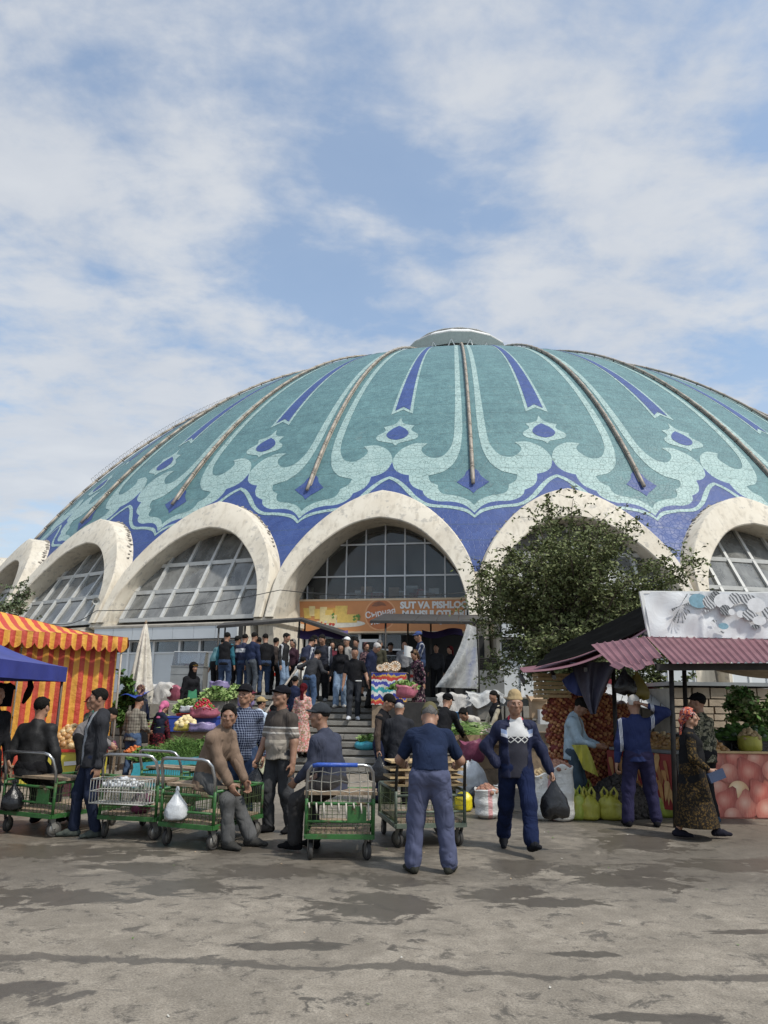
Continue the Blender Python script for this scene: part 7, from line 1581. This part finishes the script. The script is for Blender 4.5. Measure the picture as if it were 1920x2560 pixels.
def m_track(name, base, kind):
    """track jackets: stripes on the shoulders or a chest flash"""
    t = NT(name); co = t.co('Object'); sp = t.N('ShaderNodeSeparateXYZ'); t.L(t.tc.outputs['Object'], sp.inputs[0]); X, Y, Z = sp.outputs; ax = t.mth('ABSOLUTE', X); c = t.mix(t.rng(t.noise(co, 5, 4), .3, .75, 0, .5), lin(base), tuple(v * 1.5 for v in lin(base)[:3]) + (1,))
    if kind == 'stripes':
        q = t.mth('SUBTRACT', ax, .196); f = t.mth('LESS_THAN', t.mth('FRACT', t.mth('MULTIPLY', q, 1 / .016)), .55); inr = t.mth('MULTIPLY', t.mth('GREATER_THAN', q, 0), t.mth('LESS_THAN', q, .048)); k = t.mth('MULTIPLY', f, inr); k = t.mth('MULTIPLY', k, t.mth('GREATER_THAN', Z, .95)); c = t.mix(k, c, (.62, .63, .66, 1))
    elif kind == 'flash':
        zz = t.mth('ADD', Z, t.mth('MULTIPLY', ax, -.30)); fr_ = t.mth('MULTIPLY', t.mth('LESS_THAN', Y, -.02), t.mth('LESS_THAN', ax, .185)); w = t.mth('MULTIPLY', t.mth('GREATER_THAN', zz, 1.165), t.mth('LESS_THAN', zz, 1.20)); b = t.mth('MULTIPLY', t.mth('GREATER_THAN', zz, 1.20), t.mth('LESS_THAN', zz, 1.245)); c = t.mix(t.mth('MULTIPLY', w, fr_), c, (.44, .46, .54, 1)); c = t.mix(t.mth('MULTIPLY', b, fr_), c, (.20, .26, .42, 1))
        rd = t.mth('MULTIPLY', t.mth('GREATER_THAN', Z, 1.395), t.mth('LESS_THAN', t.mth('ABSOLUTE', t.mth('SUBTRACT', ax, t.mth('ADD', .062, t.mth('MULTIPLY', t.mth('SUBTRACT', 1.46, Z), .3)))), .010)); c = t.mix(t.mth('MULTIPLY', rd, t.mth('LESS_THAN', Y, 0)), c, (.45, .03, .05, 1))
    elif kind == 'yoke': c = t.mix(t.mth('MULTIPLY', t.mth('GREATER_THAN', Z, 1.22), t.mth('LESS_THAN', Z, 1.33)), c, (.6, .6, .62, 1))
    t.col(c); t.rough(.7); t.b.inputs['Specular IOR Level'].default_value = .25; folds(t); return t.m
def m_sweater():
    t = NT('sweater'); co = t.co('Object'); sp = t.N('ShaderNodeSeparateXYZ'); t.L(t.tc.outputs['Object'], sp.inputs[0]); X, Z = sp.outputs[0], sp.outputs[2]
    tri = t.mth('MULTIPLY', t.mth('PINGPONG', t.mth('ADD', X, 1.04), .08), .8); a = t.mth('LESS_THAN', t.mth('ABSOLUTE', t.mth('SUBTRACT', t.mth('SUBTRACT', Z, 1.15), tri)), .0065); b = t.mth('LESS_THAN', t.mth('ABSOLUTE', t.mth('SUBTRACT', t.mth('SUBTRACT', 1.215, Z), tri)), .0065)
    c = t.mix(t.mth('GREATER_THAN', Z, 1.215), (.022, .022, .034, 1), (.50, .50, .50, 1)); c = t.mix(t.mth('MULTIPLY', t.mth('MAXIMUM', a, b), t.mth('LESS_THAN', Z, 1.225)), c, (.62, .62, .60, 1)); c = t.mix(t.mth('GREATER_THAN', Z, 1.425), c, (.02, .02, .032, 1)); t.col(c); t.rough(.9); t.bump(t.noise(co, 40, 3), .3, .008); return t.m
def Hof(px, py, Y, z=0): return at(px, py, Y).z - z
JEAN = cloth('blue_denim', (.065, .105, .185), .85, .3, 12); JEANL = cloth('pale_denim', (.19, .26, .36), .85, .3, 12); JEAND = cloth('dark_denim', (.035, .055, .105), .85, .3, 12); BLK = cloth('black_cloth', (.013, .013, .015)); NAVY = cloth('navy_cloth', (.016, .021, .048)); CHAR = cloth('charcoal_cloth', (.035, .036, .040)); DGR = cloth('dark_grey_trousers', (.055, .056, .060)); LEATHER = mat('black_leather', (.014, .014, .015), .62, .3, 8, .35, 0, .3, bscale=16)
def P(px, py, label, pt=None, **k):
    """someone standing on the asphalt; pt: photo row of the crown"""
    p = gp(px, py); 
    if pt is not None and 'H' not in k: k['H'] = min(1.84, max(1.5, Hof(px, pt, p.y) * .975))
    face = k.pop('face', 0); return person('person', label, p, face, seed=int(px), **k)
def PS(px, Y, z, label, pt=None, **k):
    c = at(px, 1750, Y); face = k.pop('face', 0)
    if pt is not None and 'H' not in k: k['H'] = min(1.86, max(1.5, Hof(px, pt, Y, z)))
    k.setdefault('res', .0215); return person('person', label, (c.x, Y, z), face, seed=int(px * 3), **k)
# --- foreground
d = on_cart(c1, -.30, .30); person('person', 'man in black leather jacket seated on a green cart, back turned', (d.x - .02, d.y, 0), 172, 1.74, .0118, 1, pelvis=(0, 0, .74), lean=6, top=LEATHER, bottom=BLK, shoe='#15151a', lf=(.14, -.42, .10), rf=(-.14, -.40, .10), lh=(.33, .02, .66), rh=(-.36, -.02, .66), hem=-.12, bulk=1.16, hair='short', loose=1.6)
p_ = gp(-62, 2085); person('person', 'man in dark clothes cut off by the left edge of the picture', (p_.x, p_.y, 0), 60, 1.7, .013, 2, top=BLK, bottom=BLK, shoe='#8a8a88', rh=(-.25, -.2, .95))
P(212, 2092, 'young man in dark hooded jacket standing in profile beside a cart', 1718, face=-58, res=.0118, jacket=cloth('dark_jacket', (.030, .031, .036)), top=cloth('light_grey_top', (.34, .36, .38)), bottom=cloth('navy_jeans', (.018, .024, .048)), shoe='#4a4f4a', lf=(.10, .10, .085), rf=(-.10, -.12, .085), lean=-2, hood=True, hem=-.12, yaw=-8, pitch=4, tone=.86, open_w=.11, lh=(.25, .02, .79))
P(595, 2062, 'man in black cap and dark blue checked shirt', 1710, face=8, res=.0118, top=m_plaid('navy_check', '#20283c', '#8f98ae', 32, .28), bottom=JEAND, shoe='#1c2028', wear='cap', wearm='#17171b', hair='crop', belly=.05, bulk=1.10, lh=(.27, .12, .84), rh=(-.26, .12, .84), yaw=-22, hem=-.14, loose=1.8, rf=(-.12, .22, .085), lf=(.10, -.10, .085))
d = on_cart(c3, .03, .34); person('person', 'man in brown blazer sitting hunched on a green cart, looking back', (d.x, d.y, 0), 68, 1.74, .0118, 4, pelvis=(0, 0, .74), lean=26, top=cloth('shirt_dark', (.05, .05, .05)), jacket=cloth('brown_blazer', (.185, .130, .095)), open_w=0, bottom=cloth('grey_trousers', (.085, .085, .085)), shoe='#3b3a38', lf=(.12, -.52, .085), rf=(-.15, -.40, .085), lh=(.13, -.40, .67), rh=(-.13, -.38, .64), yaw=-62, pitch=6, hem=-.16, tone=.82, loose=1.8)
P(694, 2082, 'man in black cap and striped brown polo shirt with black bag', 1713, face=-42, res=.0118, sleeve='short', top=m_bands('striped_polo', [(.7, (.36, .32, .27)), (1.06, (.40, .36, .30)), (1.10, (.20, .175, .15)), (1.17, (.46, .43, .39)), (1.19, (.20, .175, .15)), (1.235, (.58, .56, .52)), (1.255, (.07, .058, .050))]), bottom=DGR, shoe='#18181a', wear='cap', wearm='#141419', hair='crop', belly=.09, bulk=1.16, lh=(.30, -.06, .78), rh=(-.24, -.20, .80), hands=('relaxed', 'fist'), yaw=-14, pitch=-4, hem=-.06, tone=.88, loose=1.8, rf=(-.11, -.06, .085), lf=(.11, .12, .085))
d = on_cart(c4, -.10, .42); person('person', 'man in grey cap and slate jacket sitting sideways on the netted cart', (d.x, d.y, 0), -118, 1.74, .0118, 6, pelvis=(0, 0, .73), lean=20, top=cloth('slate_jacket', (.045, .050, .075)), bottom=cloth('charcoal_trousers', (.040, .038, .038)), shoe='#121214', lf=(.12, -.38, .10), rf=(-.16, -.32, .085), lh=(.16, -.36, .72), rh=(-.20, -.30, .74), wear='cap', wearm='#34373b', hair='crop', yaw=24, pitch=2, hem=-.14, tone=.78, bulk=1.1, loose=2.0)
P(1075, 2182, 'man in navy T-shirt and grey blue trousers bending over a trolley, seen from behind', face=176, H=1.67, res=.0118, sleeve='short', top=cloth('navy_tee', (.014, .022, .050)), bottom=cloth('slate_blue_trousers', (.085, .095, .160)), shoe='#35352f', lean=43, pelvis=(0, .06, .93), lh=(.30, -.46, .98), rh=(-.30, -.46, .98), hands=('grip', 'grip'), lf=(.17, .02, .085), rf=(-.19, .0, .085), wear='skullcap', wearm='#5c573f', hair='crop', hairm=M_SALT, pitch=34, bulk=1.08, hem=.01, loose=2.6, lfd=(.5, -1, 0), rfd=(-.35, -1, 0), tone=.85, belly=.04)
p16 = P(1296, 2128, 'man in tan skullcap and navy tracksuit walking with a black bag', 1730, face=4, res=.0118, jacket=m_track('navy_flash_track', (.009, .012, .036), 'flash'), top=m_sweater(), bottom=cloth('navy_track_trousers', (.010, .016, .048)), shoe='#1b1c20', lf=(.07, -.34, .115), rf=(-.10, .30, .13), lflex=14, rflex=-22, wear='skullcap', wearm='#a08c6a', hair='crop', hairm=M_SALT, lh=(.41, -.06, .83), rh=(-.235, -.07, .93), le=(.6, .6, 0), re=(-.8, .5, 0), hands=('fist', None), yaw=-4, hem=-.13, cuff='#7d1422', tone=.80, loose=2.6, open_w=.16, bulk=1.06, twist=4)
P(1607, 2066, 'man in navy tracksuit with white sleeve stripes, hand on his bald head', 1735, face=172, res=.0118, top=m_track('navy_stripe_track', (.012, .020, .075), 'stripes'), bottom=cloth('navy_purple_trousers', (.026, .024, .060)), shoe='#17171b', rh=(-.17, .06, 1.60), re=(-1, .1, -.25), lh=(.30, .02, .80), lf=(.20, .04, .085), rf=(-.19, .0, .085), hair='crop', hairm=mat('shaved_white_hair', (.52, .50, .47), .8), hands=('relaxed', 'flat'), hem=-.08, loose=2.2, bulk=1.12, pitch=8, tone=.85)
P(1778, 2058, 'man in camouflage shirt and black cap standing behind the woman in black', 1733, face=-142, res=.012, top=m_spots('camouflage', (.13, .125, .085), [(.055, .06, .038), (.25, .235, .17), (.03, .032, .026)], 16), bottom=BLK, shoe='#2c4456', wear='cap', wearm='#131316', hair='crop', hem=-.12, yaw=20, loose=1.8, bulk=1.08)
p25 = P(1745, 2097, 'woman in black vest, leopard dress and red headscarf holding a blue wallet', 1768, face=72, res=.0118, fem=True, top=cloth('black_velvet', (.010, .010, .011)), vest=m_spots('leopard_sleeve', (.022, .018, .012), [(.12, .075, .025), (.018, .015, .012)], 40), bottom=m_spots('leopard_skirt', (.018, .014, .010), [(.10, .062, .022), (.015, .012, .010)], 40), skirt=.17, flare=.15, shoe='#1d1d26', wear='scarf', wearm=m_spots('red_floral_scarf', (.34, .045, .05), [(.5, .35, .32), (.08, .03, .05), (.45, .12, .06)], 26), rh=(-.27, -.20, .93), lh=(.24, .02, .80), bulk=1.22, hem=-.20, hands=('relaxed', 'grip'), rf=(-.10, .26, .085), lf=(.10, -.28, .085), lean=2, belly=.04)
PS(1428, 11.75, 0, 'young vendor in pale blue shirt looking down behind the potato sacks', face=62, H=1.66, res=.013, jacket=cloth('pale_blue_shirt', (.33, .42, .48)), top=cloth('grey_tee', (.22, .20, .19)), bottom=cloth('faded_blue_trousers', (.05, .075, .10)), shoe='#222', lh=(.10, -.36, 1.02), rh=(-.12, -.36, 1.02), pitch=38, lean=8, hair='fringe', hem=-.14, open_w=.08, tone=.8)
p18 = P(952, 2006, 'young man in black padded vest with brown sleeves looking down', 1730, face=66, res=.013, top=BLK, vest=cloth('brown_sleeve', (.075, .055, .045)), bottom=NAVY, shoe='#141418', hair='fringe', pitch=30, lean=7, hem=-.10, rh=(-.26, -.06, .80), hands=('relaxed', 'fist'), loose=2)
p17 = P(996, 2010, 'elderly man in dark suit and embroidered skullcap seen from behind', 1750, face=176, res=.013, jacket=cloth('dark_suit', (.026, .027, .032)), top='#cfcfcf', bottom=BLK, shoe='#111', wear='doppa', wearm='#191c3c', hair='crop', hairm=M_GREY, hem=-.24, open_w=0, lean=8, pitch=14, bulk=1.12)
P(1105, 1985, 'man in black cap and black shirt reaching over the spring onions', face=150, H=1.74, res=.014, top=BLK, bottom=CHAR, shoe='#111', wear='cap', wearm='#101013', lean=24, pitch=22, lh=(.2, -.30, .95), rh=(-.22, -.48, .95), hair='crop')
# --- around the herb stands
P(186, 1972, 'woman in grey top and black trousers bending over the onion table', face=110, H=1.64, res=.016, fem=True, lean=62, top=cloth('grey_knit', (.17, .16, .16)), bottom=m_bands('black_gold_trousers', [(0, (.012, .012, .012)), (1.5, (.014, .014, .014))]), shoe='#111', lh=(.15, -.55, .80), rh=(-.15, -.55, .78), pitch=40, hair='bun')
P(214, 1962, 'person in maroon cap and dark floral jacket behind the young man', face=-30, H=1.56, res=.018, fem=True, top=m_spots('dark_floral', (.05, .06, .05), [(.14, .10, .10), (.03, .10, .08)], 24), bottom=BLK, wear='cap', wearm='#4a1418', pitch=14)
P(322, 1952, 'man in grey plaid shirt and jeans seen from behind', 1738, face=160, res=.014, top=m_plaid('grey_plaid', '#837d72', '#4c4842', 16, .30), bottom=JEAN, shoe='#ddd', hair='crop', pitch=18, lean=8, lh=(.20, -.28, 1.0), rh=(-.22, -.26, 1.0), hem=-.12, bulk=1.08)
P(388, 1948, 'woman in navy padded vest, pink headscarf and dark red skirt', 1757, face=158, res=.015, fem=True, top=cloth('navy_padded', (.016, .020, .036)), vest=m_spots('dark_red_sleeve', (.04, .012, .016), [(.14, .02, .03)], 30), bottom=m_spots('dark_red_skirt', (.035, .010, .014), [(.22, .03, .04), (.012, .008, .01)], 30), skirt=.42, flare=.10, shoe='#111', wear='scarf', wearm='#c0688a', pitch=22, lean=10, hood=True, hem=-.06)
SEAT = dict(pelvis=(0, 0, .52), lf=(.14, -.44, .085), rf=(-.14, -.42, .085), lh=(.14, -.34, .55), rh=(-.14, -.34, .55))
PS(348, 17.6, .40, 'woman seller in flowered headscarf and dark vest, back turned', face=165, H=1.60, fem=True, top=cloth('dark_grey_vest', (.05, .05, .06)), vest=NAVY, bottom=BLK, skirt=.2, wear='scarf', wearm=m_spots('brown_floral_scarf', (.16, .06, .05), [(.35, .25, .15), (.05, .03, .03)], 24), bulk=1.15, **{**SEAT, 'pelvis': (0, 0, .75)})
PS(474, 18.0, .68, 'woman in black coat and hood with gold visor and green apron', face=48, H=1.70, res=.017, fem=True, top=BLK, bottom=BLK, skirt=.28, flare=.06, wear='hijab', wearm='#101012', apron='#3f7a5c', hem=-.2, pitch=10)
m = MB(); c = at(474, 1750, 18.0); m.box((c.x, 18.1, .34), (1.0, .8, .68)); tag(m.build('wooden_platform', M_WOOD), 'low wooden platform under the woman in the green apron', 'platform')
P(640, 1946, 'girl in pale blue hoodie and beige cap carrying a red bucket', 1742, face=150, res=.014, fem=True, top=cloth('pale_blue_hoodie', (.50, .58, .68)), bottom=cloth('pale_green_trousers', (.42, .43, .31)), shoe='#d8d8d4', wear='cap', wearm='#a08a63', hood=True, hem=-.12, lh=(.24, -.06, .82), rh=(-.27, -.06, .84), hands=('relaxed', 'fist'), loose=2.0, yaw=-20)
hp = gp(672, 1946); bucket((hp.x, hp.y - .02, .42), plastic('orange_bucket', (.62, .06, .02), .4, bump=.05), 'orange red bucket in the hand of the girl in the pale hoodie', .24, .135, True); hp = gp(662, 1940); bucket((hp.x + .02, hp.y + .25, .0), MATS['orange_bucket'], 'orange red bucket standing on the ground behind the girl\'s legs', .24, .135); hp = gp(610, 1944); bucket((hp.x, hp.y - .02, .44), MATS['orange_bucket'], 'orange red bucket half hidden by the man in the checked shirt', .24, .135, True)
P(608, 1938, 'woman in plum cap beside the girl in the pale hoodie', 1722, face=110, res=.018, fem=True, top=cloth('plum_dark', (.05, .025, .035)), bottom=BLK, wear='cap', wearm='#6a3340')
P(690, 1928, 'woman with coral sleeves and black vest behind the man in the polo shirt', 1722, face=165, res=.018, fem=True, top=BLK, vest=cloth('coral_sleeve', (.52, .09, .08)), bottom=BLK, shoe='#e5e5e2', hair='bun', hairm=mat('dark_red_hair', (.05, .018, .015), .6))
PS(757, 17.75, step_z(17.75), 'woman in pink flowered dress and dark red scarf on the lowest steps', 1712, face=170, fem=True, top=m_spots('pink_floral', (.58, .40, .36), [(.55, .16, .16), (.25, .20, .12)], 26), bottom=m_spots('pink_floral_skirt', (.58, .40, .36), [(.55, .16, .16), (.25, .20, .12)], 26), skirt=.14, wear='scarf', wearm='#4a1018')
# --- vendors right of the stairs
P(1196, 1955, 'vendor in pale vest bending down to the spring onions', face=-40, H=1.7, res=.016, lean=60, top=cloth('pale_vest', (.48, .45, .40)), bottom=CHAR, sleeve='short', lh=(.05, -.55, .78), rh=(-.25, -.55, .72), pitch=38)
PS(1240, 17.3, .38, 'seated woman with black hair and dark vest below the wall', face=-70, H=1.62, fem=True, top=BLK, vest=cloth('cream_sleeve', (.45, .40, .30)), bottom=BLK, hair='bun', pitch=12, **{**SEAT, 'pelvis': (0, 0, .72)})
# --- on the stairs
def SY(px, pt, H):
    """the depth on the stairs at which someone of height H has the crown at that photo row"""
    return min((abs(Hof(px, pt, 17.4 + i * .05, step_z(17.4 + i * .05)) - H), 17.4 + i * .05) for i in range(90))[1]
def PT(px, Y, label, **k): return PS(px, Y, step_z(Y), label, **k)
STEP = dict(lf=(.10, -.20, .0), rf=(-.10, .10, .085))
PT(922, 20.1, 'white-haired man in navy suit looking at the breads', face=70, H=1.70, jacket=NAVY, top='#c8c8c8', bottom=cloth('suit_trousers', (.035, .035, .036)), hair='short', hairm=M_GREY, pitch=36, lean=14, hem=-.2, open_w=0, lh=(.24, -.1, .82))
PT(884, 19.6, 'man in black T-shirt and sunglasses coming down the steps', face=4, H=1.82, res=.016, sleeve='short', top=BLK, bottom=cloth('dark_slate_trousers', (.030, .033, .040)), shoe='#c9ccd2', hair='crop', glasses=True, rf=(-.11, -.26, .02), lf=(.1, .1, .1), pitch=14, lh=(.34, -.10, .88))
PT(850, 20.2, 'young woman in black top and pale jeans with white shoulder strap', face=-8, H=1.66, fem=True, top=BLK, bottom=JEANL, shoe='#cfcac2', hair='long', loose=2.6, rf=(-.08, -.18, .08), pitch=10)
PT(772, 20.0, 'man in dark jacket and jeans leaning over the handrail', face=150, H=1.72, res=.018, top=CHAR, bottom=JEAN, lean=34, pitch=20, lh=(.42, -.22, 1.15), rh=(-.30, -.36, 1.05), hair='short', hem=-.1, shoe='#111')
PT(804, 20.6, 'man in navy track jacket with pale shoulder lines coming down', face=-20, H=1.76, top=m_track('dark_track', (.016, .018, .028), 'stripes'), bottom=BLK, shoe='#888', pitch=24, hem=-.1, bulk=1.1, loose=2.0, rf=(-.1, -.15, .05))
PS(757, 22.0, TZ, 'dark-haired man in navy track top bending at the food counter', face=140, H=1.70, top=m_track('dark_track_navy', (.018, .022, .045), 'stripes'), bottom=BLK, lean=26, pitch=26)
PS(704, 21.9, TZ, 'man in black jacket with white sleeve stripes and blue jeans', face=70, H=1.74, top=m_track('black_track', (.013, .013, .014), 'stripes'), bottom=JEANL, shoe='#222', hem=-.1, yaw=10, pitch=12, hair='short')
PS(657, 22.1, TZ, 'man in black jacket standing right of the men in navy jackets', face=-160, H=1.74, top=BLK, bottom=JEAND, shoe='#151515', hem=-.12, pitch=16, hair='short', bulk=1.08)
PS(624, 22.0, TZ, 'man in navy jacket and grey jeans between two others on the terrace', face=150, H=1.76, top=cloth('navy_windcheater', (.020, .028, .062)), bottom=cloth('grey_jeans', (.075, .085, .10)), shoe='#222', hem=-.06, pitch=10, hair='short')
PS(602, 22.3, TZ, 'man in navy jacket with white yoke on the terrace', face=170, H=1.74, top=m_track('white_yoke', (.018, .022, .05), 'yoke'), bottom=JEAND, hem=-.08, pitch=14)
PS(556, 22.1, TZ, 'man in black vest with teal sleeves on the terrace', face=165, H=1.76, top=BLK, vest=cloth('teal_sleeve', (.03, .12, .16)), bottom=JEAND, shoe='#111', hem=-.1, pitch=8, bulk=1.1)
PS(533, 22.7, TZ, 'man in pale teal shirt leaning on the left counter', face=150, H=1.72, top=cloth('pale_teal', (.11, .22, .24)), bottom=BLK, lean=30, pitch=20)
PS(716, 23.6, TZ, 'seller sitting behind the food counter left of the door', face=0, H=1.7, top=CHAR, bottom=BLK, yaw=-10, hair='short', **SEAT)
PS(742, 21.5, TZ, 'person in white hooded top crouching at the counter', face=150, H=1.55, fem=True, top='#cfcfca', bottom=CHAR, hood=True, lean=30, **{**SEAT, 'pelvis': (0, 0, .45)})
PS(889, 24.3, TZ, 'man in white shirt standing at the door behind the man in black', face=-30, H=1.78, top='#c9cbcc', bottom=BLK, hair='short')
PS(946, 23.2, TZ, 'bald man in olive jacket at the right counter', face=155, H=1.68, top=cloth('olive_jacket', (.055, .052, .035)), bottom=CHAR, hair='crop', hairm=M_SALT)
PS(975, 25.6, TZ, 'man in dark cap behind the glass counter', face=0, H=1.76, top=cloth('dark_brown_jacket', (.05, .04, .036)), bottom=BLK, wear='cap', wearm='#2b2b2b')
PS(1052, 21.6, TZ, 'man in blue cap and navy track jacket reading papers', face=-80, H=1.80, res=.018, top=m_track('navy_white_track', (.016, .026, .062), 'stripes'), bottom=cloth('blue_trousers', (.04, .065, .13)), wear='cap', wearm='#3f4f7c', lh=(.10, -.32, 1.16), rh=(-.14, -.34, 1.14), pitch=14, hem=-.12)
PT(1047, 19.8, 'woman in long black patterned coat and headscarf bending over the vegetables', face=-50, H=1.64, res=.017, fem=True, top=m_spots('black_ikat_coat', (.014, .013, .018), [(.30, .22, .22), (.10, .03, .06)], 18, .48), bottom=m_spots('black_ikat_skirt', (.014, .013, .018), [(.30, .22, .22), (.10, .03, .06)], 18, .48), skirt=.22, flare=.06, wear='scarf', wearm=m_spots('brown_leopard_scarf', (.09, .055, .035), [(.22, .14, .08), (.03, .02, .02)], 26), lean=14, pitch=18, rh=(-.30, .10, .95))
# --- the throng further back on the terrace
for px, Y, lab, k in ((583, 22.9, 'dark-jacketed shopper half hidden behind the man with the white yoke', dict(face=150, top=BLK, bottom=CHAR, H=1.72)), (640, 23.0, 'shopper in charcoal jacket behind the man in grey jeans', dict(face=-150, top=CHAR, bottom=BLK, H=1.70)),
                      (682, 23.1, 'shopper in dark brown coat at the left food counter', dict(face=160, top=MATS['dark_brown_jacket'], bottom=BLK, H=1.70)), (728, 22.6, 'woman in plum coat and grey scarf near the food counter', dict(face=-30, fem=True, top=MATS['plum_dark'], bottom=BLK, wear='scarf', wearm='#77736c', H=1.62)),
                      (786, 22.4, 'man in black jacket at the top of the handrail', dict(face=-120, top=BLK, bottom=JEAND, H=1.74, pitch=18)), (826, 23.4, 'dark-haired woman in maroon top in front of the door', dict(face=10, fem=True, hair='long', top=cloth('maroon_top', (.10, .02, .03)), bottom=BLK, H=1.64)),
                      (866, 22.7, 'man in white cap behind the young woman with the shoulder strap', dict(face=-40, top=cloth('stone_shirt', (.35, .33, .30)), bottom=CHAR, wear='cap', wearm='#cfcfcf', H=1.70)), (912, 23.6, 'woman in dark patterned dress beside the open door', dict(face=30, fem=True, top=m_spots('dark_dress', (.03, .02, .03), [(.2, .12, .12)], 24), bottom=BLK, skirt=.3, wear='scarf', wearm='#5a3a38', H=1.62)),
                      (1010, 24.0, 'vendor in grey shirt standing inside the right stall', dict(face=0, top=cloth('mid_grey_shirt', (.2, .2, .21)), bottom=BLK, H=1.72)), (1092, 25.0, 'vendor in the shade at the back of the right stall', dict(face=-20, top=CHAR, bottom=BLK, H=1.70)), (1128, 24.4, 'woman vendor in dark red scarf inside the right stall', dict(face=-50, fem=True, top=BLK, bottom=BLK, wear='scarf', wearm='#5a1c20', H=1.60))):
    PS(px, Y, TZ, lab, res=.023, **k)
PS(560, 18.3, 0, 'woman seller in grey scarf between the lettuces', face=20, H=1.60, res=.022, fem=True, top=CHAR, bottom=BLK, wear='scarf', wearm='#8c8880'); PS(735, 18.6, step_z(18.6), 'boy in dark jacket going up beside the handrail', face=170, H=1.50, res=.022, top=NAVY, bottom=JEAND); PS(960, 18.9, step_z(18.9), 'woman in violet headscarf in front of the ikat stand', face=150, H=1.58, res=.022, fem=True, top=m_spots('violet_dress', (.06, .04, .10), [(.2, .12, .22)], 24), bottom=NAVY, skirt=.25, wear='scarf', wearm='#574a80') if False else None
# --- things held
h = hand_pos(p16, 0); tbag('carrier_bag', (h.x + .03, h.y - .02, h.z - .08), .40, .165, M_BLKB, 'black carrier bag in the left hand of the walking man', hang=True, seed=12, sq=.45)
p12 = [o for o in sc.objects if o.get('label', '').startswith('man in black cap and striped')][0]; h = hand_pos(p12, 1); tbag('carrier_bag', (h.x, h.y - .03, h.z - .07), .42, .20, M_BLKB, 'black bag held low by the man in the striped polo', hang=True, seed=13, sq=.5)
h = hand_pos(p18, 1); tbag('carrier_bag', (h.x + .02, h.y - .04, h.z - .06), .40, .16, M_BLKB, 'black bag hanging from the hand of the man in the padded vest', hang=True, seed=14, sq=.5)
h = hand_pos(p25, 1); m = MB(); m.box((0, 0, 0), (.22, .035, .11), 0, Matrix.Rotation(R(-18), 3, 'Y') @ Matrix.Rotation(R(12), 3, 'Z')); o = tag(m.build('wallet', mat('dark_blue_leather', (.025, .04, .085), .45, .15, 9, .1)), 'dark blue wallet in the hand of the woman in black', 'wallet'); o.location = (h.x + .06, h.y - .05, h.z - .06)
c = at(896, 1702, 19.3); m = MB(); m.box((0, 0, 0), (.15, .10, .02), .3, None); o = tag(m.build('paper_packet', M_WHITE), 'small white packet held by the man in the black T-shirt', 'packet'); o.location = c
c = at(1010, 1640, 21.3); o = sheet('paper_sheet', lambda u, v: Vector((.0 + .24 * u, -.05 * math.sin(u * 4), .30 * v - .05 * u)), 6, 6, M_WHITE); o.location = c; tag(o, 'white papers held by the man in the blue cap', 'paper')
o = sheet('yellow_bag', lambda u, v: Vector((-.10 + .22 * u + .16 * v, -.03 * math.sin(u * 7 + v * 4), -.34 * v * (1 + .3 * u))), 10, 10, M_LIMEB); o.location = at(1446, 1862, 11.4); tag(o, 'empty lime bag in the hands of the young vendor', 'bag')
# ---------------------------------------------------------------- scraps trodden into the asphalt
g = hsh('litter'); m = MB()
for i in range(55):
    x, y = g.uniform(-4.5, 4.5), g.uniform(3.2, 12); s_ = g.uniform(.004, .013); a = g.uniform(0, 3); m.cur = g.randrange(3); u, v = Vector((math.cos(a), math.sin(a), 0)) * s_, Vector((-math.sin(a), math.cos(a), 0)) * s_ * g.uniform(.3, .9); c = Vector((x, y, .006)); m.add([c - u - v, c + u - v, c + u + v + Vector((0, 0, .006)), c - u + v], [(0, 1, 2, 3)])
tag(m.build('litter', [mat('paper_scrap', (.45, .43, .38), .8), LF2, M_CARD]), 'tiny scraps of paper and leaves scattered on the asphalt', 'litter', None, 'stuff')
